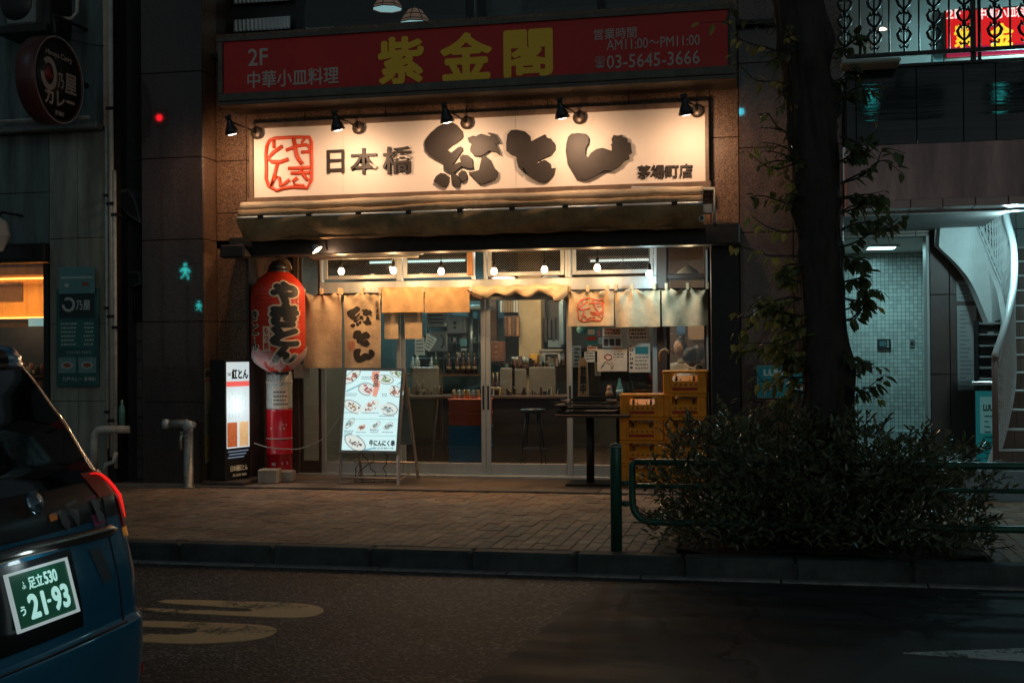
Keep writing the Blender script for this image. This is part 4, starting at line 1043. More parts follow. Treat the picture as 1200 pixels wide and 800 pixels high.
for i, (cx, cy, rx, ry, ro2, kd) in enumerate(dishes):
    rx *= 1.18; ry *= 1.2
    abpoly('plate_print', G_('plate_rim', (.42,.52,.52)), fan(cx, cy, rx, ry, ro2), .0028); abpoly('plate_print', G_('plate', (.78,.85,.80), .8), fan(cx, cy, rx*.88, ry*.84, ro2), .0034)
    rq = random.Random(i)
    mb = MB(); mb2 = MB()
    for k in range(16):
        a_, d_ = rq.uniform(0, 2*PI), rq.uniform(0, .62)**.8
        u_, v_ = cx+rx*d_*math.cos(a_)*.9, cy+ry*d_*math.sin(a_)*.9+rx*d_*math.cos(a_)*math.sin(ro2)*.5
        (mb if k%3 else mb2).add([AB(u, v, .004+.0002*k) for u, v in fan(u_, v_, rq.uniform(.012,.034), rq.uniform(.006,.014), rq.uniform(-1,1), 7)], [tuple(range(7))[::-1]])
    mb.build('food_print', G_('food_'+kd, fc[kd]), at_); mb2.build('food_print', G_('food_dark_'+kd, tuple(c*.45 for c in fc[kd])), at_)
abpoly('red_strip', G_('coral', (.85,.38,.28), .8), [(.47,.0+.035),(.60,.035),(.58,.12),(.62,.2),(.57,.34),(.50,.33),(.52,.2),(.46,.12)], .0045)
def abt(s_, m, u0, v0, u1, v1, **k): return lettering(s_, m, at_, lambda a_, b_, w_: AB(u0+(u1-u0)*a_, v1+(v0-v1)*b_, .0065+.001*w_), **k)
inkl = G_('ink', (.06,.07,.09), .2)
abt('逸品', inkl, .50, .06, .59, .22, vertical=True, bold=.02)
abt('牛にんにく串', inkl, .50, .845, .93, .92, bold=.05); abt('当店自慢の味', inkl, .58, .93, .92, .955)
for (u0, v0, u1, v1) in ((.05,.30,.22,.345),(.05,.525,.2,.545),(.33,.525,.62,.548),(.66,.30,.72,.34),(.06,.74,.2,.78),(.27,.755,.42,.785),(.5,.73,.63,.775),(.7,.75,.86,.78),(.64,.56,.88,.578),(.3,.10,.45,.14)):
    rq = random.Random(u0*100+v0); mb = MB()
    nr = max(1, int((v1-v0)/.016))
    for j in range(nr):
        u = u0
        while u < u1: w_ = rq.uniform(.01,.03); v = v0+j*(v1-v0)/nr; mb.add([AB(*q, .0042) for q in ((u,v+.009),(u+w_,v+.009),(u+w_,v),(u,v))], [(0,1,2,3)]); u += w_+.008
    mb.build('print', G_('small_text', (.25,.38,.45), .4), at_)
for v in (.60, .795): abo('divider_line', G_('teal_line', (.25,.62,.68), .6), .045, v, .955, v+.005, .002, .0045)
for (u0,v0,u1,v1,w_) in ((.05,.27,.33,.17,.02),(.30,.76,.48,.64,.012),(.06,.80,.12,.69,.01),(.52,.74,.62,.63,.01),(.9,.18,.96,.15,.02),(.42,.96,.6,.93,.02)):
    abpoly('print', G_('aqua_shadow', (.30,.60,.70), .7), [(u0,v0),(u1,v1),(u1,v1+w_),(u0,v0+w_)], .0026)
# legs and rear frame
fl, fr2 = P(398, 567, 13.36), P(467, 569, 13.28); fl.z = fr2.z = ZA
def bar(a_, c_, r, m, name, parent, n=4): return MB().tube([a_, c_], r, n).build(name, m, parent)
for top, ft in ((AB(0.02,1,-.02), fl), (AB(.98,1,-.02), fr2)): bar(top, ft+Vector((0,0,.0)), .02, abf, 'leg', at_)
bar(fl.lerp(AB(.02,1,-.02), .22), fr2.lerp(AB(.98,1,-.02), .22), .013, abf, 'cross_bar', at_)
bl_, br_ = P(424, 557, 14.1), P(490, 558, 14.12); bl_.z = br_.z = ZA
for top, ft in ((AB(.03,0.02,-.03), bl_), (AB(.99,0.02,-.03), br_)): bar(top, ft, .018, abf, 'leg', at_)
def RB(u, v, off=0): a1, a2 = AB(.03,.02,-.05), AB(.99,.02,-.05); return a1*(1-u)*(1-v)+a2*u*(1-v)+bl_*(1-u)*v+br_*u*v+Vector((0,off,0))
mb = MB(); vs = [RB(u, v, o) for o in (0, .02) for u, v in ((.04,.03),(.96,.03),(.96,.68),(.04,.68))]; mb.add(vs, [(0,1,2,3),(7,6,5,4),(0,4,5,1),(1,5,6,2),(2,6,7,3),(3,7,4,0)]); fixn(mb.build('rear_panel', mat('teal_grey_board_back', (.22,.30,.30), .5, var=.1), at_))
bar(RB(0,.85), RB(1,.85), .012, abf, 'cross_bar', at_)
for u in (.03, .97): bar(AB(u,.35,-.03), RB(u,.35), .007, abf, 'stay', at_)
bar(fr2.lerp(AB(.98,1,-.02), .15), RB(1,.9), .010, abf, 'stay', at_)
rc_ = random.Random(2)
for k in range(4):
    x = .2+.16*k; q = [AB(x,.98,-.04)]
    for j in range(1, 7): q.append(q[0]+Vector((rc_.uniform(-.05,.06), rc_.uniform(0,.12), -.3*j/6)))
    q[-1].z = ZA+.01; q.append(q[-1]+Vector((.12,.02,0))); MB().tube(q, .006, 5).build('cable', blackm, at_)
one('power_cable', mat('grey_cable', (.4,.4,.38), .5), MB().tube([P(x, y, Y) for x, y, Y in ((298,519,13.5),(313,524,13.5),(330,526,13.55),(350,526,13.6),(368,520,13.6),(382,512,13.6),(390,500,13.6),(400,486,13.55))], .0055, 6), 'grey cable sagging from the black lightbox sign to the menu board', 'cable')

# ================================================================== STANDPIPE
pb_ = P(221, 563, 12.95); pb_.z = .15
sp = thing('fire_standpipe', 'grey steel fire standpipe with two inlets in front of the dark pillar', 'standpipe', pb_)
galv = mat('worn_galvanised_steel', (.30,.30,.28), .45, .6, var=.35, vs=12)
zt2 = P(221, 503, 12.95).z
MB().lathe([(.075,0),(.075,.012),(.055,.014),(.055,zt2-pb_.z-.02),(.06,zt2-pb_.z)], pb_, 20).build('riser_pipe', galv, sp)
MB().tube([(pb_.x,pb_.y,zt2-.03),(pb_.x-.0,pb_.y,zt2+.04),(pb_.x-.05,pb_.y,zt2+.06),(pb_.x-.22,pb_.y,zt2+.06)], .05, 14).build('elbow', galv, sp)
MB().lathe([(.001,0),(.058,.0),(.058,.05),(.045,.055),(.045,.1)], (pb_.x-.30,pb_.y,zt2+.06), 18, axis='x').build('inlet_cap', alu, sp)
MB().lathe([(.001,-.09),(.055,-.09),(.058,-.03),(.045,-.02),(.045,.05)], (pb_.x+.04,pb_.y-.02,zt2+.05), 18, axis='y').build('inlet_cap', alu, sp)
mb = MB()
for k in range(4):
    a_ = k*PI/2+.4; mb.lathe([(.001,0),(.014,0),(.014,.03),(.001,.03)], (pb_.x+.04+.06*math.cos(a_), pb_.y-.09, zt2+.05+.06*math.sin(a_)), 8, axis='y')
mb.build('cap_lugs', alu, sp)
MB().tube([(pb_.x-.04,pb_.y-.05,zt2-.02),(pb_.x-.06,pb_.y-.07,zt2-.1),(pb_.x-.055,pb_.y-.07,zt2-.22)], .018, 8).build('drain_valve', galv, sp)
chn = [ (pb_.x+.06-.02*k, pb_.y-.08, zt2-.02-.05*math.sin(k/6*PI)) for k in range(7)]
MB().tube(chn, .005, 5).build('chain', alu, sp)

# ================================================================== BEER CRATES
CW, CH, CD = .475, .253, .36
def make_crate():
    t = thing('beer_crate', '', 'crate', (0,0,0), 'yellow beer crates stacked by the door')
    mb = MB(); b = .008; tw = .02
    for sx in (0, 1):
        for sy in (0, 1):
            x0 = -CW/2 if not sx else CW/2-.075; y0 = 0 if not sy else CD-.06
            mb.box(x0, x0+.075, y0, y0+.06, 0, CH-.03, bev=b)
    mb.box(-CW/2-.006, CW/2+.006, -.006, .03, CH-.032, CH-.002, bev=.006).box(-CW/2-.006, CW/2+.006, CD-.03, CD+.006, CH-.032, CH-.002, bev=.006)
    mb.box(-CW/2-.006, -CW/2+.03, .031, CD-.031, CH-.031, CH-.002, bev=.006).box(CW/2-.03, CW/2+.006, .031, CD-.031, CH-.031, CH-.002, bev=.006)
    for y0 in (.008, CD-.026):
        mb.box(-CW/2+.074, CW/2-.074, y0, y0+.018, .012, .135, bev=.004)
        mb.box(-CW/2+.004, CW/2-.004, y0-.006, y0+.024, 0, .02, bev=.005)
        mb.box(-CW/2+.074, -CW/2+.10, y0-.004, y0+.014, .137, CH-.034); mb.box(CW/2-.10, CW/2-.074, y0-.004, y0+.014, .137, CH-.034)
    for x0 in (-CW/2+.006, CW/2-.024):
        mb.box(x0, x0+.018, .06, CD-.06, .012, .15, bev=.004); mb.box(x0-.004, x0+.022, .1, .13, .15, CH-.032); mb.box(x0-.004, x0+.022, CD-.13, CD-.1, .15, CH-.032)
    mb.box(-CW/2+.01, CW/2-.01, .02, CD-.02, .004, .016)
    mb.build('shell', crate, t)
    dv = MB()
    for k in range(1, 5): dv.box(-CW/2+k*CW/5-.004, -CW/2+k*CW/5+.004, .03, CD-.03, .02, .165)
    for k in range(1, 4): dv.box(-CW/2+.03, CW/2-.03, k*CD/4-.004, k*CD/4+.004, .02, .16)
    # slanted lip under the hand opening
    vs = [Vector((x, y, z)) for x in (-CW/2+.1, CW/2-.1) for y, z in ((.024,.134),(.085,.195),(.09,.187),(.03,.126))]
    dv.add(vs, [(0,1,5,4),(1,2,6,5),(2,3,7,6),(3,0,4,7),(0,3,2,1),(4,5,6,7)])
    dv.build('dividers', crate, t)
    bt_ = MB()
    for i in range(5):
        for j in range(4):
            if (i*7+j*3) % 5 < 3: bt_.lathe([(.028,.0),(.028,.10),(.012,.14),(.012,.17),(.001,.172)], (-CW/2+(i+.5)*CW/5, (j+.5)*CD/4, .02), 8)
    bt_.build('bottles', mat('brown_bottle_glass', (.05,.02,.008), .1, coat=.5), t)
    boxo('red_stripe', mat('red_crate_print', (.42,.03,.01), .5), t, -CW/2+.10, CW/2-.10, .0055, .0072, .035, .066)
    for k in range(5): MB().add([(-CW/2+.12+k*.055+dx, .0058, .086+dz) for dx, dz in ((0,0),(.034,0),(.017,.03))], [(0,1,2)]).build('print_mark', mat('orange_brown_print', (.30,.085,.01), .5), t)
    return t
stackA = P(753, 570, 13.55).x; stackB = P(803.5, 570, 13.55).x
c0 = make_crate()
posn = ['bottom', 'second from bottom', 'third from bottom', 'top', 'top']
lastc = None
for si, (X, n_, nm) in enumerate(((stackA, 4, 'left, lower stack'), (stackB, 5, 'right, taller stack'))):
    for k in range(n_):
        name = 'topmost' if k == n_-1 else ('bottom', 'second from the bottom', 'third from the bottom', 'fourth from the bottom')[k]
        lab = 'yellow crate, %s of the %s of beer crates' % (name, nm)
        loc = (X+random.uniform(-.006,.006), 13.52+random.uniform(-.008,.008)+(.0 if si == 0 else .03), ZA+.001+k*(CH+.0015))
        if lastc is None: c0.location = loc; c0['label'] = lab; WL[c0] = Vector(loc); lastc = c0
        else: copy_tree(c0, loc, lab)
# umbrella hooked behind
uc = P(779, 430, 13.98)
t = thing('umbrella', 'closed dark umbrella with curved wooden handle, hooked behind the taller crate stack', 'umbrella', (uc.x, 13.98, ZA+.02))
hz = P(779, 411, 13.98).z
MB().tube([(uc.x-.055,13.98,hz-.12),(uc.x-.055,13.98,hz-.03),(uc.x-.04,13.98,hz),(uc.x,13.98,hz+.02),(uc.x+.04,13.98,hz),(uc.x+.05,13.98,hz-.04)], .013, 8).build('handle', mat('bamboo_handle', (.34,.20,.08), .5), t)
MB().lathe([(.012,1.12-.1),(.03,.95),(.045,.6),(.03,.2),(.006,0)], (uc.x-.055,13.98,ZA+.02), 12).build('canopy', mat('black_umbrella_cloth', (.02,.02,.025), .7), t)

# ================================================================== OUTDOOR TABLE WITH TRAYS
tcx = P(690, 568, 13.75); tb = thing('pedestal_table', 'square black pedestal table outside the right-hand door', 'table', (tcx.x, 13.75, ZA))
tz = P(690, 484, 13.75).z
X0 = P(652, 484, 13.5).x; X1 = X0+.82
boxo('table_top', mat('dark_laminate', (.07,.045,.035), .3, var=.2), tb, X0, X1, 13.43, 14.05, tz-.035, tz, bev=.006)
MB().lathe([(.045,.02),(.045,tz-ZA-.036)], (tcx.x+.02,13.75,ZA), 18).build('pedestal', darkm, tb)
boxo('base_plate', darkm, tb, P(663,568,13.55).x, P(722,568,13.55).x, 13.5, 14.0, ZA+.001, ZA+.025, bev=.006)
prev = None
tx = P(690, 470, 13.7).x
for k in range(4):
    z = tz+.002+k*.046; nm = ('bottom','second','third','topmost')[k]
    t = thing('tray', '%s dark serving tray in the stack on the outdoor table' % nm, 'tray', (tx, 13.75, z), 'dark trays stacked on the outdoor table')
    dx = (.0, .03, -.04, .02)[k]
    boxo('tray_base', mat('dark_laminate', (.07,.045,.035), .3, var=.2), t, tx-.33+dx, tx+.33+dx, 13.52+dx, 13.98+dx, z, z+.012, bev=.004)
    rim = MB().box(tx-.33+dx, tx-.315+dx, 13.52+dx, 13.98+dx, z+.0125, z+.035).box(tx+.315+dx, tx+.33+dx, 13.52+dx, 13.98+dx, z+.0125, z+.035).box(tx-.2+dx, tx+.2+dx, 13.53, 13.545, z+.0125, z+.03)
    rim.build('rim', darkm, t)
zt3 = tz+.002+4*.046
t = thing('wooden_sign', 'upright wooden 営業中 sign board on the tray stack', 'sign', (P(683,455,13.85).x, 13.85, zt3))
X0, X1, Z0, Z1 = RC(677, 418, 690, 456, 13.85)
zz0 = zt3+.001
pl_ = [(X0,zz0),(X1,zz0),(X1-.015,Z1-.06),((X0+X1)/2,Z1),(X0+.01,Z1-.06)]
MB().prism(pl_, lambda u, v, w_: Vector((u, 13.86-.02*w_, v))).build('board', mat('pale_sign_wood', (.40,.25,.12), .6, var=.3, vs=8, stretch=(8,8,1)), t)
lettering('営業中', ink, t, lambda a_, b_, w_: Vector((X0+.025+(X1-X0-.05)*a_, 13.839-.002*w_, zz0+.03+(Z1-.1-zz0-.03)*b_)), vertical=True, bold=.05)
p_ = P(726, 456, 13.8); t = thing('teal_bottle', 'small pale teal glass bottle standing on the trays', 'bottle', (p_.x, 13.8, zt3))
p_.z = zt3+.0005
MB().lathe([(.001,0),(.038,.002),(.04,.02),(.036,.09),(.018,.15),(.013,.2),(.015,.205),(.001,.206)], p_, 18).build('glass_body', mat('teal_bottle_glass', (.12,.38,.40), .08, coat=.6), t)
MB().lathe([(.0402,.03),(.0385,.075)], p_, 18).build('label', mat('pale_label', (.4,.6,.6), .5), t)
p_ = P(714, 455, 13.8); p_.z = zt3+.0005
t = thing('maneki_ornament', 'small round reddish ornament figure on the trays beside the teal bottle', 'ornament', p_)
MB().lathe([(.001,0),(.04,.0),(.048,.03),(.036,.06),(.028,.07),(.034,.09),(.026,.115),(.001,.122)], p_, 16).build('body', mat('reddish_ceramic', (.25,.07,.045), .4, col2=(.4,.3,.2), vs=22), t)
MB().box(p_.x-.022, p_.x-.01, p_.y-.01, p_.y+.01, .11+p_.z, .135+p_.z).box(p_.x+.01, p_.x+.022, p_.y-.01, p_.y+.01, .11+p_.z, .135+p_.z).build('ears', mat('reddish_ceramic', (.3,.1,.06), .4), t)
# ================================================================== SHOP INTERIOR
it = thing('shop_interior', 'dim grill bar room behind the sliding doors, teal kitchen at left', 'room', (px_(570), 17, ZA))
wallb = mat('interior_wall', (.13,.095,.06), .7, var=.2, vs=2); floorb = mat('brown_floor', (.16,.085,.05), .35, var=.3, vs=3, rvar=.1)
kit = mat('kitchen_steel_wall', (.07,.13,.14), .4, .2, var=.25, vs=2)
IX0, IX1, IY1, IZ1 = XO0+.03, XO1, 19.0, 3.15
boxo('floor', floorb, it, IX0, IX1, YD+.13, IY1, .1, .18)
boxo('ceiling', woodd, it, IX0, IX1, YD+.16, IY1, IZ1, IZ1+.05)
boxo('back_wall', wallb, it, IX0, IX1, IY1, IY1+.1, .18, IZ1)
boxo('side_wall', wallb, it, IX0-.1, IX0, YD+.13, IY1, .1, IZ1)
kx0, kx1 = P(470, 400, 17.5).x, P(566, 400, 17.5).x
boxo('kitchen_wall', kit, it, kx0-1, kx1+.3, 17.6, 17.7, .18, IZ1)
boxo('beige_column', mat('beige_column', (.40,.30,.16), .7, var=.1), it, P(608,400,17).x, P(634,400,17).x, 17, 17.4, .18, IZ1)
boxo('dark_partition', woodd, it, P(572,400,17.2).x, P(582,400,17.2).x, 17.2, 17.3, 1.6, IZ1)
# counter
cz = P(600, 463, 16.2).z
cx0, cx1 = P(474, 463, 16.2).x, P(662, 463, 16.2).x
boxo('counter_front', mat('near_black_wood', (.03,.018,.012), .45, var=.3), it, cx0, cx1, 16.2, 16.25, .18, cz-.04)
boxo('counter_top', woodd, it, cx0-.1, cx1+.1, 16.1, 16.8, cz-.04, cz, bev=.005)
pl1 = mat('grey_beige_partition', (.19,.165,.13), .35, var=.1)
for a_, c_, y0, y1 in ((620, 651, 430, 460), (603, 617, 432, 460), (586, 600, 431, 458), (483, 514, 430, 462)):
    X0, X1, Z0, Z1 = RC(a_, y0, c_, y1, 16.5); boxo('counter_screen', pl1, it, X0, X1, 16.5, 16.52, cz+.001, Z1, bev=.01)
boxo('back_shelf', woodd, it, P(470,438,17).x, P(566,438,17).x, 16.9, 17.3, P(520,438,17).z-.03, P(520,438,17).z)
# things inside, each its own
brb = mat('brown_bottle_glass', (.05,.02,.008), .1, coat=.5); grb = mat('green_bottle_glass', (.02,.06,.03), .1, coat=.5); clb = mat('pale_bottle_glass', (.30,.34,.30), .1, coat=.5)
def bottle(px, py, Y, h_, m, label, group, zb=None, cap=None):
    p_ = P(px, py, Y); z = p_.z if zb is None else zb
    t = thing('bottle', label, 'bottle', (p_.x, Y, z), group); r = h_*.135
    MB().lathe([(.001,0),(r,0),(r,h_*.55),(r*.4,h_*.72),(r*.36,h_*.96),(.001,h_*.97)], (p_.x, Y, z+.0005), 12).build('glass_body', m, t)
    MB().lathe([(r*.42,h_*.93),(r*.42,h_),(.001,h_)], (p_.x, Y, z+.0005), 10).build('cap', cap or blackm, t)
    MB().lathe([(r*1.01,h_*.22),(r*1.01,h_*.38)], (p_.x, Y, z+.0005), 12).build('label', mat('aged_label', (.28,.22,.14), .7), t)
goldc = mat('gold_cap', (.45,.30,.10), .4, .5)
zs_ = P(520,438,17).z
for k, x in enumerate((526, 536, 543, 549, 556)): bottle(x, 438, 17.0, .29, brb, ('leftmost', 'second from left', 'middle', 'fourth from left', 'rightmost')[k]+' of the five brown bottles on the back shelf', 'brown bottles lined up on the back shelf', zs_, goldc)
for k, x in enumerate((484, 489, 506, 511)): bottle(x, 438, 17.0, .33 if k % 2 else .27, clb if k < 3 else grb, ('leftmost pale bottle at the left end of the back shelf', 'taller pale bottle, second from the left end of the back shelf', 'pale bottle right of the gap at the left of the back shelf', 'green bottle just left of the brown bottles on the back shelf')[k], 'bottles at the left end of the back shelf', zs_, blackm)
for k, x in enumerate((578, 583)): bottle(x, 463, 16.3, .30, brb, ('left', 'right')[k]+' one of the two brown bottles on the counter by the door stiles', 'brown bottles on the counter', cz, goldc)
for k, x in enumerate((489, 496)): bottle(x, 463, 16.35, .2, brb, ('left', 'right')[k]+' one of the two short amber bottles beside the menu board', 'short amber bottles on the counter', cz, goldc)
# kitchen hood, equipment boxes
def eqbox(name, x0, y0, x1, y1, Y, d_, m, label, cat, extra=None):
    X0, X1, Z0, Z1 = RC(x0, y0, x1, y1, Y); t = thing(name, label, cat, ((X0+X1)/2, Y, Z0))
    boxo('casing', m, t, X0, X1, Y, Y+d_, Z0, Z1, bev=.012)
    if extra: extra(t, X0, X1, Z0, Z1, Y)
    return t
def hoodx(t, X0, X1, Z0, Z1, Y):
    boxo('door_seam', darkm, t, (X0+X1)/2+.1, (X0+X1)/2+.105, Y-.002, Y-.0005, Z0+.03, Z1-.03)
    for f in (.35,.6): MB().lathe([(.001,-.02),(.02,-.02),(.02,0)], (X0+(X1-X0)*.45, Y, Z0+(Z1-Z0)*f), 12, axis='y').build('knob', blackm, t)
eqbox('steel_cabinet', 523, 370, 546, 391, 17.2, .35, steel, 'stainless steel wall cabinet in the teal kitchen', 'cabinet', hoodx)
def vent(t, X0, X1, Z0, Z1, Y):
    for k in range(4): boxo('slot', darkm, t, X0+.03, X1-.03, Y-.003, Y-.0005, Z0+.05+k*(Z1-Z0)/5, Z0+.07+k*(Z1-Z0)/5)
eqbox('kitchen_vent', 500, 362, 522, 383, 17.1, .4, steel, 'grey steel vent box at the top of the teal kitchen', 'vent', vent)
eqbox('kitchen_machine', 502, 388, 524, 412, 17.2, .35, steel, 'grey machine with a handle below the vent box in the kitchen', 'machine', lambda t, X0, X1, Z0, Z1, Y: MB().tube([(X1-.08,Y-.04,Z0+.06),(X1-.04,Y-.05,Z0+.1),(X1-.04,Y-.05,Z1-.1),(X1-.08,Y-.04,Z1-.06)], .012, 8).build('handle', blackm, t))
def menu_sheet(pts, Y, label):
    q = [P(x, y, Y) for x, y in pts]; c_ = sum(q, Vector())/4
    mb = MB(); mb.add([v for v in q]+[v+Vector((0,.004,0)) for v in q], [(0,1,2,3),(7,6,5,4),(0,4,5,1),(1,5,6,2),(2,6,7,3),(3,7,4,0)])
    t = thing('menu_sheet', label, 'paper sheet', c_); fixn(mb.build('sheet', mat('bluish_paper', (.45,.58,.58), .6), t))
    mb = MB()
    for k in range(4):
        a_, b2 = q[0].lerp(q[3], .15+.2*k), q[1].lerp(q[2], .15+.2*k); o_ = Vector((0,-.003,0)); dn = (q[3]-q[0])*.05
        mb.add([a_.lerp(b2,.15)+o_, a_.lerp(b2,.85)+o_, a_.lerp(b2,.85)+o_+dn, a_.lerp(b2,.15)+o_+dn], [(0,1,2,3)])
    mb.build('print', dkp, t)
menu_sheet([(486,396),(497,395),(498,416),(486,416)], 16.4, 'upright pale menu sheet hanging before the kitchen')
menu_sheet([(500,390),(512,397),(503,412),(497,408)], 16.4, 'tilted pale menu sheet hanging beside the upright one')
# register and desk things
def regx(t, X0, X1, Z0, Z1, Y):
    boxo('screen', blackm, t, X0+.06, X1-.04, Y-.004, Y-.0005, Z0+.04, Z0+.04+(Z1-Z0)*.45)
    boxo('lid', pl1, t, X0-.03, X1+.03, Y-.02, Y+.2, Z1-.04, Z1+.0, bev=.01)
eqbox('cash_register', 634, 409, 657, 426, 16.9, .3, mat('putty_plastic', (.42,.40,.36), .5), 'putty coloured cash register on the counter, centre door', 'cash register', regx)
zc_ = P(645, 426, 16.9).z
boxo('service_ledge', woodd, it, P(600,428,16.9).x, P(668,428,16.9).x, 16.85, 17.3, zc_-.06, zc_-.001)
def boxr(t, X0, X1, Z0, Z1, Y):
    for k in range(4): boxo('drawer_pull', goldc, t, (X0+X1)/2-.02, (X0+X1)/2+.02, Y-.008, Y-.0005, Z0+.06+k*(Z1-Z0)/4, Z0+.075+k*(Z1-Z0)/4)
eqbox('drawer_chest', 575, 400, 588, 424, 16.6, .25, mat('reddish_wood', (.16,.06,.03), .5, var=.3), 'small reddish wooden drawer chest beside the door stiles', 'drawers', boxr)
eqbox('hanging_plaques', 590, 370, 609, 395, 16.8, .03, woodd, 'row of dark and tan wooden plaques hanging behind the middle door', 'plaques', lambda t, X0, X1, Z0, Z1, Y: [boxo('plaque', wood if k % 2 else woodd, t, X0+.015+k*(X1-X0)/4, X0+(k+1)*(X1-X0)/4-.01, Y-.015, Y-.0005, Z0+.02, Z1-.02, bev=.003) for k in range(4)])
bin_ = P(603, 428, 17.0)
for k in range(9):
    x = 590+k*4.2; p_ = P(x, 428, 17.0); one('glass_cup', clb, MB().lathe([(.001,0),(.028,0),(.035,.1),(.032,.1),(.025,.01),(.001,.01)], (p_.x, 16.95, zc_+.0005 if x > 600 else cz+.2), 10), 'small glass on the service ledge, '+('','','','leftmost','second from left','third from left','third from right','second from right','rightmost')[k], 'glass', 'glasses lined on the service ledge') if x > 601 else None
p_ = P(625, 428, 16.95); t = thing('orange_packet', 'small orange and yellow packet beside the cash register', 'packet', (p_.x, 16.95, zc_))
boxo('packet', mat('orange_packet', (.6,.22,.03), .5, col2=(.7,.5,.1), vs=20), t, p_.x-.05, p_.x+.06, 16.9, 16.95, zc_+.0005, zc_+.14, bev=.01)
p_ = P(589, 452, 16.3)
# storage crates behind the door with small bottles on top
def scr(name, y0, y1, m, label, Y=14.75):
    X0, X1, Z0, Z1 = RC(525, y0, 561, y1, Y); t = thing(name, label, 'crate', ((X0+X1)/2, Y, Z0), 'storage crates stacked behind the glass'); X1 += .1
    boxo('body', m, t, X0+.01, X1-.01, Y, Y+.34, Z0+.001, Z1-.03, bev=.01); boxo('rim', m, t, X0, X1, Y-.012, Y+.352, Z1-.032, Z1-.001, bev=.006)
    for f in (.33, .62): boxo('rib', m, t, X0+.012, X1-.012, Y-.008, Y-.0005, Z0+(Z1-Z0)*f, Z0+(Z1-Z0)*f+.012)
    return Z1
redc = mat('red_orange_plastic', (.75,.13,.04), .45, var=.1, vs=6); bluc = mat('blue_plastic', (.02,.19,.36), .45, var=.1, vs=6)
scr('storage_crate', 545, 563, bluc, 'blue storage crate at the bottom of the stack behind the glass door')
scr('storage_crate', 522, 545, bluc, 'blue storage crate second from the bottom behind the glass door')
scr('storage_crate', 499, 522, bluc, 'blue storage crate just below the red ones behind the glass door')
scr('storage_crate', 483, 499, redc, 'red storage crate directly above the blue crates behind the glass door')
zr_ = scr('storage_crate', 467, 483, redc, 'topmost red storage crate, small bottles standing on it')
k_ = 0
for j in range(2):
    for i in range(6):
        p_ = P(531+i*5.6+j*2, 466, 14.82+j*.14); k_ += 1
        t = tag(MB().lathe([(.001,0),(.022,0),(.024,.05),(.011,.08),(.013,.10),(.001,.105)], (p_.x, p_.y, zr_+.0005), 10).build('sauce_bottle', clb if (i+j) % 3 else goldc), ('front', 'back')[j]+' row seasoning bottle on the red crates, '+('leftmost','second from left','third from left','third from right','second from right','rightmost')[i], 'bottle', 'seasoning bottles on the red crates')
# stools
def stool(px, label):
    p_ = P(px, 540, 15.5); t = thing('bar_stool', label, 'stool', (p_.x, 15.5, .18), 'bar stools at the counter')
    MB().lathe([(.001,.70),(.16,.70),(.17,.72),(.165,.75),(.001,.76)], (p_.x,15.5,.18), 20).build('seat', blackm, t)
    for k in range(4):
        a_ = PI/4+k*PI/2; MB().tube([(p_.x+.1*math.cos(a_),15.5+.1*math.sin(a_),.88),(p_.x+.2*math.cos(a_),15.5+.2*math.sin(a_),.182)], .012, 6).build('leg', darkm, t)
    MB().tube([(p_.x+.16*math.cos(a_), 15.5+.16*math.sin(a_), .42) for a_ in [i*PI/8 for i in range(17)]], .008, 6, cap=False).build('foot_ring', darkm, t)
stool(625, 'dark bar stool behind the middle door')
# table and chair inside the right door
p_ = P(720, 500, 15.6); t = thing('dining_table', 'small dark table seen through the right-hand door', 'table', (p_.x, 15.6, .18))
boxo('table_top', woodd, t, p_.x-.4, p_.x+.5, 15.4, 16.0, .86, .9, bev=.006); MB().lathe([(.04,0),(.04,.68)], (p_.x+.05,15.7,.18), 12).build('pedestal', darkm, t)
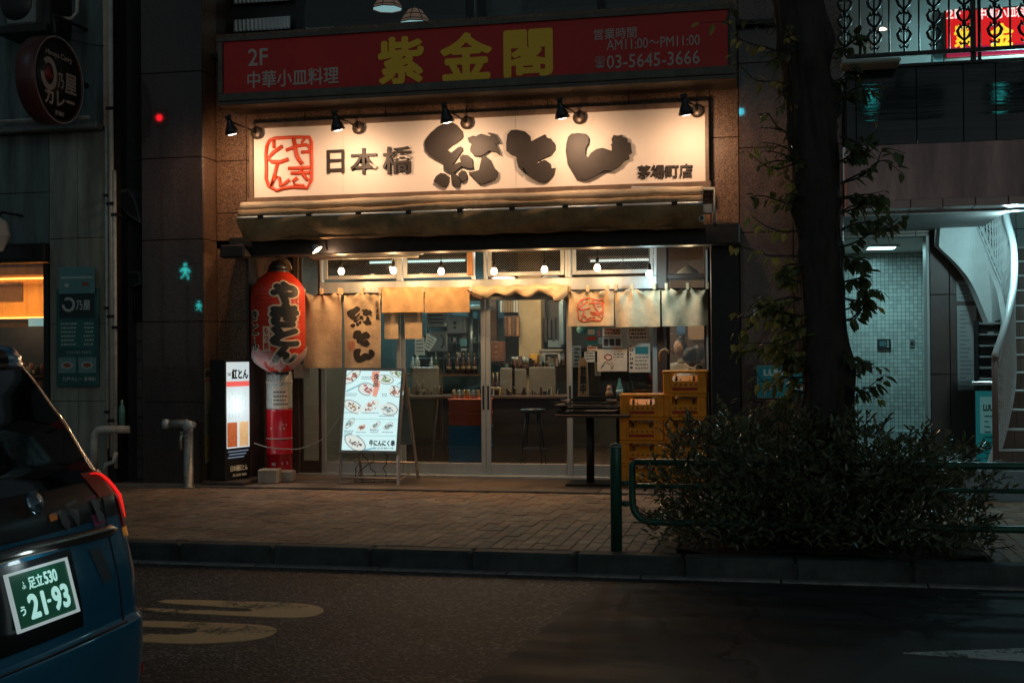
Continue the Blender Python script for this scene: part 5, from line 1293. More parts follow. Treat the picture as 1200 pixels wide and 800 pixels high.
# people
def body(rootp, facing, shirt, label, lean=0, hair_bun=False):
    """seated figure grown from one skinned skeleton"""
    t = thing('person', label, 'person', rootp)
    J = {'pel':(0,0,.48),'ch':(0,.06+lean,.78),'nk':(0,.09+lean,.97),'hd0':(0,.13+lean,1.05),'sl':(-.17,.07+lean,.92),'sr':(.17,.07+lean,.92),'el':(-.24,.16+lean,.68),'er':(.24,.16+lean,.68),'wl':(-.13,.38+lean,.72),'wr':(.13,.38+lean,.72),
         'hl':(-.1,.0,.46),'hr':(.1,.0,.46),'kl':(-.13,.42,.48),'kr':(.13,.42,.48),'al':(-.13,.44,.08),'ar':(.13,.44,.08),'fl':(-.13,.58,.03),'fr':(.13,.58,.03)}
    E_ = [('pel','ch'),('ch','nk'),('nk','hd0'),('ch','sl'),('ch','sr'),('sl','el'),('sr','er'),('el','wl'),('er','wr'),('pel','hl'),('pel','hr'),('hl','kl'),('hr','kr'),('kl','al'),('kr','ar'),('al','fl'),('ar','fr')]
    R_ = dict(pel=.14,ch=.15,nk=.055,hd0=.05,sl=.075,sr=.075,el=.05,er=.05,wl=.03,wr=.03,hl=.1,hr=.1,kl=.065,kr=.065,al=.04,ar=.04,fl=.035,fr=.035)
    ks = list(J); Rz = Matrix.Rotation(facing, 3, 'Z')
    me = bpy.data.meshes.new('body'); me.from_pydata([Rz@Vector(J[k]) for k in ks], [(ks.index(a_), ks.index(b2)) for a_, b2 in E_], []); me.materials.append(shirt)
    o = link(bpy.data.objects.new('body', me)); o.parent = t
    sm_ = o.modifiers.new('skin', 'SKIN'); 
    for i, k in enumerate(ks): me.skin_vertices[0].data[i].radius = (R_[k], R_[k]); 
    me.skin_vertices[0].data[0].use_root = True
    o.modifiers.new('sub', 'SUBSURF').levels = 1; o.modifiers['sub'].render_levels = 2
    for p2 in me.polygons: p2.use_smooth = True
    hc = Rz@Vector((0, .15+lean, 1.17))
    def sph(c_, rx, ry, rz, n=16, m_=12, flt=None):
        mb = MB(); pr = []
        def f(u, v):
            a_, b2 = u*2*PI, v*PI; q = Vector((rx*math.sin(b2)*math.cos(a_), ry*math.sin(b2)*math.sin(a_), rz*math.cos(b2)))
            return Rz@(q if not flt else flt(q))+c_+Vector(rootp)
        return mb.sheet(f, n, m_)
    sph(hc, .075, .095, .115, flt=lambda q: Vector((q.x*(1-.25*max(0,-q.z/.115)), q.y+(.012 if abs(q.x) < .02 and -.03 < q.z < .01 and q.y > 0 else 0), q.z))).build('head', skin, t)
    sph(hc+Rz@Vector((0,-.018,.022)), .086, .1, .108, flt=lambda q: Vector((q.x, min(q.y, .055+q.z*.3), max(q.z, -.075)))).build('hair', hairm, t)
    if hair_bun: sph(hc+Rz@Vector((0,-.05,.13)), .04, .04, .035, 10, 8).build('hair_bun', hairm, t)
    eb = MB()
    for s_ in (-1, 1): q = Rz@Vector((s_*.03, .088, .005))+hc+Vector(rootp); eb.lathe([(.001,-.006),(.008,-.004),(.008,.004),(.001,.006)], q, 8)
    q = Rz@Vector((0, .088, -.05))+hc+Vector(rootp); eb.box(q.x-.02, q.x+.02, q.y-.006, q.y+.006, q.z-.004, q.z+.004)
    eb.build('facial_features', dkp, t)
    hd = MB()
    for s_ in (-1, 1):
        w0 = Rz@Vector((s_*.13,.38+lean,.72))+Vector(rootp); dr = Rz@Vector((-s_*.25, .9, .05)).normalized(); sd_ = Rz@Vector((1,0,0))
        hd.tube([w0, w0+dr*.05, w0+dr*.09], .035, 8, rs=[.026,.036,.034], squash=(1,1,.6))
        for k in range(4): b0 = w0+dr*.085+sd_*(k-1.5)*.017; hd.tube([b0, b0+dr*.035, b0+dr*(.06-.004*abs(k-1.4))+Vector((0,0,-.02))], .008, 6)
        b0 = w0+dr*.03-sd_*s_*.025; hd.tube([b0, b0-sd_*s_*.025+dr*.03, b0-sd_*s_*.02+dr*.055], .009, 6)
    hd.build('hands', skin, t)
    return t
def seat_for(p_, label, facing):
    t = thing('stool', label, 'stool', p_, 'stools under the seated customers')
    MB().lathe([(.001,.36),(.17,.36),(.18,.38),(.17,.40),(.001,.40)], p_, 16).build('seat', woodd, t)
    for k in range(4): a_ = PI/4+k*PI/2; MB().tube([(p_[0]+.12*math.cos(a_),p_[1]+.12*math.sin(a_),p_[2]+.36),(p_[0]+.16*math.cos(a_),p_[1]+.16*math.sin(a_),p_[2]+.001)], .013, 6).build('leg', darkm, t)
def seat(px, Y, facing, shirt, label, lean=0, bun=False, hz=1.17, hp=None):
    x = P(px, 430, Y).x; zb = P(px, hp, Y).z - hz if hp else .18
    boxo('raised_floor', woodd, it, x-.35, x+.35, Y-.34, Y+.34, .181, max(.2, zb)) 
    seat_for((x, Y, max(.2, zb)), 'plain stool under ' + {806: 'the middle customer in cream', 793: 'the customer seen from behind', 829: 'the dark-clothed customer at the right'}[px], facing); body((x, Y, max(.2, zb)), facing, shirt, label, lean, bun)
wsh = mat('cream_shirt', (.45,.36,.27), .8); bsh = mat('dark_navy_shirt', (.02,.03,.045), .8); psh = mat('white_collar_shirt', (.5,.46,.42), .8)
seat(806, 16.3, PI*.85, wsh, 'person in a cream top facing the window, dark hair tied up', .05, True, hp=408)
seat(793, 15.4, -PI*.32, psh, 'person with dark hair and white collar seen from behind, left in the side window', .06, hp=419)
seat(829, 15.9, PI*.6, bsh, 'person in dark clothes at the right edge of the side window', .0, hp=416)
boxo('poster_board', mat('tan_poster', (.42,.24,.12), .6), it, P(806,385,17).x, P(832,385,17).x, 17, 17.02, P(815,398,17).z, P(815,372,17).z)
boxo('poster_board', mat('blue_poster', (.06,.14,.25), .6), it, P(793,385,17).x, P(803,385,17).x, 17, 17.02, P(800,392,17).z, P(800,378,17).z)
boxo('back_partition', woodd, it, P(785,400,17.1).x, P(845,400,17.1).x, 17.05, 17.1, .18, IZ1-.01)
arc = [P(x, y, 14.9) for x, y in ((786,391),(793,389),(800,390),(807,395),(813,403),(818,412))]
one('curved_wire', alu, MB().tube(arc, .004, 5), 'thin curved bright wire seen through the side window', 'wire')
# clutter seen through the right door
for k, (x0, y0, x1, y1, m, lb_) in enumerate(((671,405,681,430,paperb,'pale poster on the inner wall left of the round blue sticker'), (697,424,704,440,paper,'narrow price strip inside the right door'))):
    X0, X1, Z0, Z1 = RC(x0, y0, x1, y1, 15.2); t = thing('inner_poster', lb_, 'poster', ((X0+X1)/2, 15.2, Z0)); boxo('sheet', m, t, X0, X1, 15.2, 15.206, Z0, Z1)
    for j in range(5): boxo('print', dkp, t, X0+.02, X1-.02-.02*(j%2), 15.196, 15.199, Z0+.03+j*(Z1-Z0)/5.5, Z0+.045+j*(Z1-Z0)/5.5)
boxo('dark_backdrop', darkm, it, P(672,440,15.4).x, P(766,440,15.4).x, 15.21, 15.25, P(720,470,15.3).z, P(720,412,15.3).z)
# fixed kitchen fittings and wall dressing
ri = random.Random(31)
kst = mat('dull_kitchen_steel', (.22,.30,.31), .35, .6, var=.3, vs=5)
def kb(name, m, x0, y0, x1, y1, Y, d_=.05): X0, X1, Z0, Z1 = RC(x0, y0, x1, y1, Y); return boxo(name, m, it, X0, X1, Y, Y+d_, Z0, Z1, bev=.004)
kb('hood_edge', kst, 484, 358, 566, 363, 16.6, .8)
for x in (487, 499, 519, 548, 560): kb('kitchen_post', kst, x, 362, x+1.4, 437, 17.45, .04)
for y in (401, 419): kb('kitchen_shelf', kst, 484, y, 562, y+1.2, 17.3, .28)
for k in range(16):
    x = 486+k*4.9+ri.uniform(-1,1); h_ = ri.uniform(4, 10); y = ri.choice((400.5, 418.5)); kb('stacked_pan', ri.choice((kst, darkm, pl1, white)), x, y-h_, x+ri.uniform(2,4.5), y, 17.32, .12)
for k in range(9): x = 527+k*3.6; kb('hanging_utensil', kst, x, 394, x+.8, 394+ri.uniform(5,11), 17.25, .01)
kb('wall_notice', mat('teal_wall_notice', (.10,.30,.34), .5), 539, 397, 547, 406, 17.18, .01); kb('wall_notice', paperb, 540, 408, 547, 411, 17.18, .01)
MB().tube([P(552,364,17.2), P(552,436,17.2)], .03, 8).build('kitchen_duct', kst, it)
kb('dark_doorway', darkm, 634, 352, 663, 410, 17.3, .05)
for k in range(5): kb('hanging_bag', mat('black_hanging_cloth', (.03,.028,.03), .8), 637+k*5, 372+ri.uniform(-3,3), 641+k*5, 396+ri.uniform(-6,6), 17.1, .08)
kb('steel_pipe', kst, 655, 346, 660, 404, 16.9, .1)
for k in range(7): kb('menu_strip', ri.choice((paper, mat('tan_menu_strip', (.35,.22,.11), .7))), 586+k*3.1, 352, 588.4+k*3.1, 366, 17.0, .006)
kb('grey_machine_front', kst, 642, 398, 658, 407, 17.1, .2)
for k in range(24):
    x = 577+ri.uniform(0, 82); y0 = 430-ri.uniform(0,5); kb('counter_clutter', ri.choice((woodd, darkm, pl1, kst, mat('reddish_wood', (.16,.06,.03), .5))), x, y0-ri.uniform(3,9), x+ri.uniform(1.5,4), y0+2, 16.75, .08)
for k in range(26):
    x = 574+ri.uniform(0, 88); kb('counter_item', ri.choice((brb, woodd, darkm, clb, goldc)), x, 463-ri.uniform(3,10), x+ri.uniform(1,2.4), 463, 16.25, .05)
for k in range(14):
    x = 476+ri.uniform(0, 46); kb('counter_item', ri.choice((brb, woodd, goldc, pl1)), x, 463-ri.uniform(4,12), x+ri.uniform(1,2.6), 463, 16.28, .05)
kb('wood_panel_low', mat('brown_lit_wood', (.20,.10,.05), .5, var=.4), 590, 505, 664, 545, 17.6, .02)
for k in range(12): kb('inner_notice', ri.choice((paper, paperb, dkr, woodd, tealp)), 668+ri.uniform(0,90), 385+ri.uniform(0,50), 674+0, 392, 17.2, .01) if False else None
for k in range(16):
    x = 674+ri.uniform(0, 84); y = 386+ri.uniform(0, 38); kb('inner_notice', ri.choice((paper, paperb, dkr, woodd, kst)), x, y, x+ri.uniform(3,7), y+ri.uniform(4,9), 15.6+ri.uniform(0,.4), .01)
# ceiling fittings that light the room
def tubelamp(x0, x1, Y, z, col, s_, label, pw):
    t = thing('ceiling_light', label, 'ceiling light', ((x0+x1)/2, Y, z)); boxo('housing', white, t, x0, x1, Y-.05, Y+.05, z, z+.04, bev=.008)
    MB().tube([(x0+.03, Y, z-.02), (x1-.03, Y, z-.02)], .014, 8).build('tube', glow(label.split()[0]+'_tube_glow', col, s_), t)
    point_light('tube_light', ((x0+x1)/2, Y, z-.05), pw, col, size=(x1-x0, .08), parent=t, kind='AREA')
tubelamp(kx0-.2, kx1, 16.6, 2.95, (.60,.95,1), 5, 'cool fluorescent ceiling tube over the kitchen', 22)
tubelamp(P(500,400,14.8).x, P(500,400,14.8).x+1.0, 14.85, 2.93, (1,.88,.72), 4, 'plain fluorescent ceiling tube just inside the doors, over the storage crates', 19)
tubelamp(P(690,400,16.6).x, P(690,400,16.6).x+.9, 16.6, 2.9, (.75,.95,1), 4, 'bluish fluorescent ceiling tube over the right-hand tables', 11)
for k, (x, Y, pw) in enumerate(((590, 15.7, 26), (645, 16.4, 20), (806, 15.7, 17), (730, 15.0, 9))):
    p_ = P(x, 300, Y); t = thing('pendant_lamp', ('warm pendant over the left of the counter', 'warm pendant over the cash register', 'warm white conical pendant above the seated customers', 'warm pendant just inside the right-hand door')[k], 'lamp', (p_.x, Y, 2.62))
    MB().lathe([(.15,0),(.13,.03),(.05,.09),(.02,.11),(.001,.11)], (p_.x, Y, 2.62), 20, cap=False).build('shade', white, t)
    MB().lathe([(.001,-.02),(.03,0),(.03,.03),(.001,.05)], (p_.x, Y, 2.62), 12).build('bulb', glow('warm_white_bulb', (1,.86,.72), 9), t)
    MB().tube([(p_.x, Y, 2.72), (p_.x, Y, IZ1)], .005, 5).build('cord', blackm, t)
    point_light('pendant_light', (p_.x, Y, 2.58), pw, (1,.66,.38), .05, t)
# ================================================================== LEFT BUILDING (curry shop)
YL = 13.1
lbd = thing('curry_shop_building', 'grey green building at the far left with an orange lit shop window', 'building', (-9.5, 14, 0))
def lx(x, Y=YL, y=300): return P(x, y, Y).x
def lz(y, Y=YL, x=60): return P(x, y, Y).z
LX0, LX1 = lx(-190), lx(134)
zc1, zc2 = lz(153), lz(285)
boxo('upper_wall', tealw, lbd, LX0, LX1-.06, YL, YL+.25, zc1+.02, 6.6)
boxo('corner_trim', trimw, lbd, lx(123), LX1, YL-.03, YL-.001, lz(152), 6.6, bev=.01)
# cream cladding panels right of window
xw0, xw1 = lx(58), lx(124)
panels([xw0, lx(91), xw1], [.12, lz(470), lz(380), lz(280), zc1-.03], YL-.0, cream, lbd, name='wall_panel', gap=.003)
panels([LX0, lx(-62), lx(-2), xw0], [zc2, lz(225), zc1-.03], YL, tealw, lbd, name='wall_panel', gap=.004)
boxo('wall_core', darkm, lbd, xw0, LX1, YL+.03, YL+.3, 0, 6.5)
boxo('wall_core', darkm, lbd, LX0, xw0-.001, YL+.031, YL+.3, zc2-.05, 6.5)
boxo('ledge', mat('grey_ledge', (.16,.18,.17), .6, var=.3), lbd, LX0, lx(122), YL-.16, YL-.001, zc1-.03, zc1+.05, bev=.015)
boxo('ledge_pipe', pipem, lbd, LX0, lx(118), YL-.24, YL-.18, zc1+.07, zc1+.11, bev=.02)
boxo('side_wall', mat('alley_wall', (.07,.075,.07), .8, var=.3), lbd, LX1-.05, LX1-.001, YL+.25, 19, 0, 6.5)
boxo('window_head', darkm, lbd, LX0, xw0-.002, YL-.1, YL+.12, lz(307), zc2-.002, bev=.01)
boxo('shutter_slot', blackm, lbd, lx(-20), lx(44), YL-.12, YL-.101, lz(303), lz(290))
boxo('window_frame', darkm, lbd, xw0-.07, xw0-.003, YL-.02, YL+.1, .1, lz(308))
boxo('window_pane', glass('shop_window_glass', (.9,.85,.8), .02), lbd, LX0, xw0-.07, YL+.05, YL+.056, .5, lz(308))
boxo('low_wall', tealw, lbd, LX0, xw0-.07, YL, YL+.1, .1, .5)
orange = mat('orange_wood_wall', (.62,.33,.08), .6, var=.25, vs=3, stretch=(5,1,.4))
CY = 15.2
boxo('room_back_wall', orange, lbd, LX0, LX1-.3, CY, CY+.1, .15, 3.3)
boxo('room_ceiling', orange, lbd, LX0, LX1-.3, YL+.13, CY, lz(306,CY)+.35, lz(306,CY)+.4)
boxo('room_side_wall', orange, lbd, xw0+.02, xw0+.07, YL+.31, CY, .15, 3.2)
boxo('room_floor', floorb, lbd, LX0, LX1-.3, YL+.1, CY, .1, .15)
amb = (1, .48, .10)
zl1, zl2 = lz(326, CY), lz(372, CY)
boxo('ceiling_cove', orange, lbd, LX0, xw0, CY-.5, CY-.001, zl1+.02, zl1+.12)
boxo('cove_light', glow('amber_led_strip', amb, 5), lbd, LX0, xw0, CY-.06, CY-.03, zl1-.01, zl1+.012)
boxo('shelf', woodd, lbd, LX0, xw0, CY-.35, CY-.001, zl2-.06, zl2-.02)
boxo('shelf_light', glow('amber_led_strip', amb, 5), lbd, LX0, xw0, CY-.06, CY-.03, zl2-.018, zl2+.01)
point_light('cove_glow', (LX1-2.6, CY-.3, zl1-.08), 22, (1,.56,.18), size=(3.2,.1), kind='AREA', parent=lbd)
point_light('counter_fill', (LX1-2.6, CY-1.5, 2.1), 12, (1,.70,.42), .2, lbd)  # added light with no fitting, brightens the counter and display shelves
point_light('shelf_glow', (LX1-2.6, CY-.45, zl2+.1), 4, (1,.56,.18), size=(3.2,.1), kind='AREA', parent=lbd, aim=(LX1-2.6, CY, zl2+.4))
boxo('wall_niche', woodd, lbd, lx(-60,CY), lx(27,CY), CY-.02, CY-.001, lz(352,CY), lz(330,CY))
boxo('dark_counter', darkm, lbd, LX0, xw0+.0, CY-.55, CY-.36, .15, lz(384,CY))
cl_ = random.Random(8)
clut = [mat('clutter_%s' % n, c, .5, var=.3, vs=10) for n, c in (('tan',(.35,.22,.12)),('brown',(.16,.09,.05)),('pale',(.42,.36,.28)),('blue',(.10,.22,.30)),('dark',(.04,.04,.04)))]
mbs = [MB() for _ in clut]
for k in range(90):
    x = cl_.uniform(lx(-60,CY-.5), lx(54,CY-.7)); z = cl_.choice((1.02, 1.22, 1.42)); h_ = cl_.uniform(.05,.16); w_ = cl_.uniform(.03,.09)
    mbs[k%5].lathe([(.001,0),(w_*.5,0),(w_*.55,h_*.6),(w_*.4,h_),(.001,h_)], (x, CY-.6-(z-1)*.3, z), 8)
for k, mb_ in enumerate(mbs): tag(mb_.build('shelf_items', clut[k], lbd), kind='stuff')
for z in (1.0, 1.2, 1.4): boxo('display_shelf', woodd, lbd, LX0, lx(54,CY-.7), CY-.66-(z-1)*.3, CY-.552, z-.02, z-.001)
boxo('menu_screen', glow('pale_blue_screen', (.25,.55,.62), .8), lbd, lx(34,CY-.8), lx(54,CY-.8), CY-.82, CY-.8, lz(382,CY-.8), lz(372,CY-.8))
boxo('counter_front', mat('teal_counter', (.04,.08,.09), .4, var=.2), lbd, LX0, lx(54,CY-1), CY-1.05, CY-1.0, .15, .97)
# round hanging sign
c_ = P(70, 94, 12.35); Rr = .475
rsn = thing('round_sign', 'round black curry shop sign with 乃屋カレー lettering, sticking out from the left building', 'sign', (c_.x, c_.y, c_.z-Rr))
MB().lathe([(.001,-.24),(Rr,-.24),(Rr+.012,-.225),(Rr+.012,-.012),(Rr,0),(Rr-.015,.004),(Rr-.03,-.004),(Rr-.03,-.03)], c_, 56, axis='x').build('drum', mat('dark_red_rim', (.10,.03,.03), .4, .2), rsn)
sf_ = mat('black_sign_face', (.025,.02,.018), .4)
MB().lathe([(Rr-.031,-.006),(.001,-.005)], c_, 56, axis='x').build('face', sf_, rsn)
rim2 = MB(); 
n2 = 56
rim2.lathe([(Rr-.012,.0),(Rr-.004,.006),(Rr+.004,.004)], c_, 56, axis='x', cap=False).build('bright_rim', alu, rsn)
def RS(y0, y1, z0, z1, t=.003): return lambda a_, b_, w_: Vector((c_.x-.004+t*w_, c_.y+y0+(y1-y0)*a_, c_.z+z0+(z1-z0)*b_))
cr = mat('cream_sign_lettering', (.40,.34,.29), .6); rd_ = mat('red_sign_logo', (.30,.03,.03), .5)
lettering('Hinoya Curry', cr, rsn, RS(-.26, .25, .22, .30), bold=.015)
ringp = [(c_.x-.002, c_.y-.20+.125*math.cos(a_), c_.z+.03+.15*math.sin(a_)) for a_ in [math.radians(130-310*i/24) for i in range(25)]]
MB().tube(ringp, .034, 8, squash=(.15,1,1)).build('logo_ring', cr, rsn)
MB().lathe([(.085,.001),(.001,.002)], (c_.x-.003, c_.y-.20, c_.z+.03), 24, axis='x').build('logo_dot', rd_, rsn)
lettering('乃', cr, rsn, RS(-.03, .08, -.09, .08), bold=.02); lettering('屋', cr, rsn, RS(.11, .34, -.12, .11), bold=.02)
lettering('カレー', cr, rsn, RS(-.28, .30, -.30, -.12), bold=.03); lettering('茅場町', cr, rsn, RS(-.09, .09, -.40, -.345), bold=.02)
MB().tube([(c_.x-.12, c_.y+.1, c_.z+Rr-.03),(c_.x-.12, c_.y+.1, c_.z+Rr+.3)], .025, 8).tube([(c_.x-.12, c_.y, c_.z+.1),(c_.x-.12, YL, c_.z+.1)], .03, 8).tube([(c_.x-.12, c_.y+.1, c_.z+Rr+.28),(c_.x-.12, YL, c_.z+Rr+.28)], .02, 8).build('bracket', darkm, rsn)
# balcony bits above
t = thing('outdoor_unit', 'dim pale air conditioning unit on a bracket at the top left corner', 'air conditioner', (lx(28), 12.7, lz(30)))
boxo('casing', mat('dim_unit_casing', (.20,.21,.20), .5, var=.15), t, lx(8,12.7), lx(42,12.7), 12.7, 13.0, lz(26,12.7), lz(-45,12.7), bev=.02)
MB().lathe([(.001,-.01),(.2,-.01),(.21,0)], (lx(20,12.7), 12.7, lz(0,12.7)), 20, axis='y').build('fan_grille', blackm, t)
boxo('bracket', darkm, t, lx(0,12.7), lx(62,12.7), 12.6, 13.09, lz(38,12.7), lz(30,12.7))
boxo('bracket_arm', darkm, t, lx(55,12.7), lx(63,12.7), 12.65, 13.09, lz(30,12.7), lz(-30,12.7))
q = [P(x, y, 12.9) for x, y in ((64,-30),(64,12),(70,22),(84,22),(90,15),(92,-30))]
one('looped_conduit', pipem, MB().tube(q, .022, 8), 'looped thin conduit pipe above the round sign', 'conduit')
q = [P(x, y, 13.0) for x, y in ((70,42),(80,46),(95,50),(110,53),(122,54))]
one('overhead_wire', blackm, MB().tube(q, .007, 5), 'thin sagging wire from above the round sign to the wall corner', 'wire')
# poster board
X0, X1, Z0, Z1 = RC(66, 338, 115, 453, YL-.04)
t = thing('curry_menu_board', 'dark green curry menu board with a teal sheet on top, on the cream wall', 'menu board', ((X0+X1)/2, YL-.04, Z0))
boxo('board', greenp, t, X0, X1, YL-.04, YL-.002, Z0, Z1, bev=.006)
def cb(name, m, u0, v0, u1, v1, o_=.003): return boxo(name, m, t, X0+(X1-X0)*u0, X0+(X1-X0)*u1, YL-.04-o_, YL-.0405-o_+.002, Z1-(Z1-Z0)*v1, Z1-(Z1-Z0)*v0)
def ct(s_, m, u0, v0, u1, v1, **k): return lettering(s_, m, t, lambda a_, b_, w_: Vector((X0+(X1-X0)*(u0+(u1-u0)*a_), YL-.0445-.001*w_, Z1-(Z1-Z0)*(v1+(v0-v1)*b_))), **k)
dimw = mat('dim_white_print', (.42,.46,.44), .6)
cb('inner_panel', mat('black_green_panel', (.012,.03,.03), .5), .08, .03, .92, .30)
ringp = [(X0+(X1-X0)*.30+.07*math.cos(a_), YL-.046, Z1-(Z1-Z0)*.165+.07*math.sin(a_)) for a_ in [math.radians(130-310*i/20) for i in range(21)]]
MB().tube(ringp, .018, 6, squash=(1,.15,1)).build('logo_ring', dimw, t)
ct('乃屋', dimw, .48, .12, .82, .22, bold=.02)
cb('list_frame', mat('mid_green_panel', (.02,.13,.115), .5), .08, .33, .92, .60)
mb = MB(); r_ = random.Random(4)
for j in range(6):
    u = .12
    while u < .9:
        w_ = r_.uniform(.02,.07)
        if not .45 < u < .62: zt_ = Z1-(Z1-Z0)*(.35+.042*j); mb.box(X0+(X1-X0)*u, X0+(X1-X0)*min(.9,u+w_), YL-.0465, YL-.0445, zt_-.018, zt_)
        u += w_+.02
mb.build('print', dimw, t)
ct('テイクアウトできます。', dimw, .25, .635, .85, .665, bold=.01)
for u in (.05, .53):
    cb('photo', mat('teal_photo_card', (.14,.24,.24), .5), u, .70, u+.42, .86)
    cc = Vector((X0+(X1-X0)*(u+.21), YL-.0455, Z1-(Z1-Z0)*.78)); MB().add([cc+Vector((.075*math.cos(a_), 0, .04*math.sin(a_))) for a_ in [2*PI*i/20 for i in range(20)]], [tuple(range(20))[::-1]]).build('plate_photo', dimw, t)
    MB().add([cc+Vector((.055*math.cos(a_), -.001, .028*math.sin(a_))) for a_ in [2*PI*i/20 for i in range(20)]], [tuple(range(20))[::-1]]).build('curry_photo', mat('curry_photo', (.25,.07,.03), .6, var=.4, vs=40), t)
ct('乃屋カレー 茅場町', dimw, .15, .90, .95, .945, bold=.015)
X0b, X1b, Z0b, Z1b = RC(69, 313, 111, 344, YL-.06)
t2 = thing('taped_sheet', 'teal tinted sheet taped above the green curry menu board', 'sheet', ((X0b+X1b)/2, YL-.06, Z0b))
boxo('sheet', mat('teal_sheet', (.10,.23,.24), .5, var=.15), t2, X0b, X1b, YL-.06, YL-.055, Z0b, Z1b); boxo('header_band', dimw, t2, X0b+.03, X1b-.03, YL-.062, YL-.0605, Z1b-.13, Z1b-.11)
cc = Vector(((X0b+X1b)/2+.11, YL-.0615, Z0b+.11)); MB().add([cc+Vector((.05*math.cos(a_), 0, .028*math.sin(a_))) for a_ in [2*PI*i/16 for i in range(16)]], [tuple(range(16))[::-1]]).build('curry_photo', mat('curry_photo', (.25,.07,.03), .6), t2)
cc = Vector(((X0b+X1b)/2-.13, YL-.0615, Z0b+.10)); MB().add([cc+Vector((.03*math.cos(a_), 0, .02*math.sin(a_))) for a_ in [2*PI*i/16 for i in range(16)]], [tuple(range(16))[::-1]]).build('logo', dimw, t2)
# pipes on the corner
gp = 'pipes down the corner of the left building'
for k, (x, r, y0, y1, lb_) in enumerate(((124.5,.018,148,525,'thinnest grey pipe running down beside the cream wall'), (129,.03,-40,535,'thicker pale pipe down the building corner'), (134,.022,200,548,'grey pipe nearest the alley'))):
    a_, b2 = P(x, y0, 12.98), P(x, y1, 12.98)
    mb = MB().tube([a_, Vector((a_.x, a_.y, b2.z))], r, 10)
    t = thing('drain_pipe', lb_, 'pipe', (a_.x, a_.y, b2.z), gp); mb.build('pipe', pipem if k != 1 else mat('pale_pipe', (.42,.40,.35), .4, var=.2, vs=5), t)
    for z in (b2.z+.4, b2.z+1.6, b2.z+2.9, b2.z+4.0):
        if z < a_.z-.1: boxo('clip', darkm, t, a_.x-r-.015, a_.x+r+.015, 12.98-r-.006, 13.099, z, z+.035)
q = [P(152, 503, 13.0), P(122, 503, 12.9), P(115, 504, 12.9), P(111, 509, 12.9), P(110.5, 518, 12.9), P(110, 548, 12.9)]
one('trap_pipe', pipem, MB().tube(q, .045, 12, rs=[.045]*6), 'fat grey elbow pipe crossing the thin pipes low on the left wall', 'pipe')
q = [P(136, 530, 12.9), P(133, 541, 12.9), P(124, 544, 12.9), P(122, 552, 12.9)]
one('small_elbow_pipe', pipem, MB().tube(q, .025, 10), 'small elbow pipe at the foot of the left wall', 'pipe')
one('blue_green_bottle', mat('green_plastic_bottle', (.10,.25,.22), .3), MB().lathe([(.001,0),(.035,0),(.035,.2),(.015,.26),(.015,.3),(.001,.3)], P(143, 499, 13.0), 14), 'green plastic bottle standing on the fat elbow pipe', 'bottle')
# white wall lamp at the frame edge
p_ = P(-4, 268, 12.6); t = thing('wall_lamp', 'white tapered lamp shade cut by the left edge of the photo', 'lamp', p_)
MB().lathe([(.07,-.26),(.15,-.08),(.12,.08),(.06,.12),(.001,.12)], p_, 8, smooth=False).build('shade', mat('dim_white_shade', (.5,.47,.42), .5), t); MB().tube([p_+Vector((0,0,.1)), p_+Vector((0,.1,.2)), (p_.x, YL-.01, p_.z+.2)], .015, 6).build('arm', darkm, t)

# ================================================================== ALLEY
al0, al1 = LX1, XL
boxt = MB().box(al0+.01, al1-.01, 17.5, 17.6, 0, 6.5)
one('alley_end_wall', mat('alley_dark_wall', (.03,.032,.03), .9, var=.3), boxt, 'dark wall closing the narrow alley between the two buildings', 'wall')
bwt = thing('block_wall', 'pale concrete block wall filling the alley beside the dark pillar', 'wall', ((lx(147,13.6)+XL)/2, 13.6, .1))
zb_ = [.1] + [P(156, y, 13.6).z for y in (537, 510, 489, 466, 444, 421, 400, 377)]
for z0, z1 in zip(zb_, zb_[1:]):
    for a_, c2 in ((lx(147,13.6), lx(156.5,13.6)), (lx(156.5,13.6), XL+.06)): boxo('concrete_block', concb, bwt, a_+.004, c2-.004, 13.6+random.uniform(0,.006), 13.75, z0+.005, z1-.005, bev=.006)
boxo('mortar_core', darkm, bwt, lx(147,13.6), XL+.05, 13.61, 13.74, .1, zb_[-1]-.01)
def hood(name, pts, Y0, Y1, label):
    q0 = [P(x, y, Y0) for x, y in pts]; q1 = [v+Vector((.05, Y1-Y0, 0)) for v in q0]; n = len(q0)
    t = thing(name, label, 'vent hood', (q0[0].x, Y0, min(v.z for v in q0))); mb = MB()
    mb.add(q0+q1, [tuple(range(n))[::-1], tuple(range(n, 2*n))]+[(i,(i+1)%n,(i+1)%n+n,i+n) for i in range(n)]); fixn(mb.build('casing', mat('dim_grey_metal', (.11,.12,.12), .45, .4, var=.25), t))
    c_ = sum(q0, Vector())/n; fixn(MB().add([c_+(v-c_)*.82+Vector((0,-.004,0)) for v in q0]+[c_+(v-c_)*.82+Vector((0,-.001,0)) for v in q0], [tuple(range(n))]+[(i,(i+1)%n,(i+1)%n+n,i+n) for i in range(n)]).build('grille', blackm, t))
hood('vent_hood', ((131,225),(150,221),(158,232),(166,262),(150,252),(137,236)), 13.25, 13.8, 'slanted grey vent hood in the alley, the upper of the two')
hood('vent_hood', ((144,318),(163,318),(166,332),(157,336),(149,330)), 13.4, 13.8, 'small grey vent hood in the alley, lower of the two')
one('alley_pipe', darkm, MB().tube([P(158, 336, 13.5), P(158, 378, 13.5)], .02, 8), 'thin dark pipe dropping from the lower alley vent hood', 'pipe')

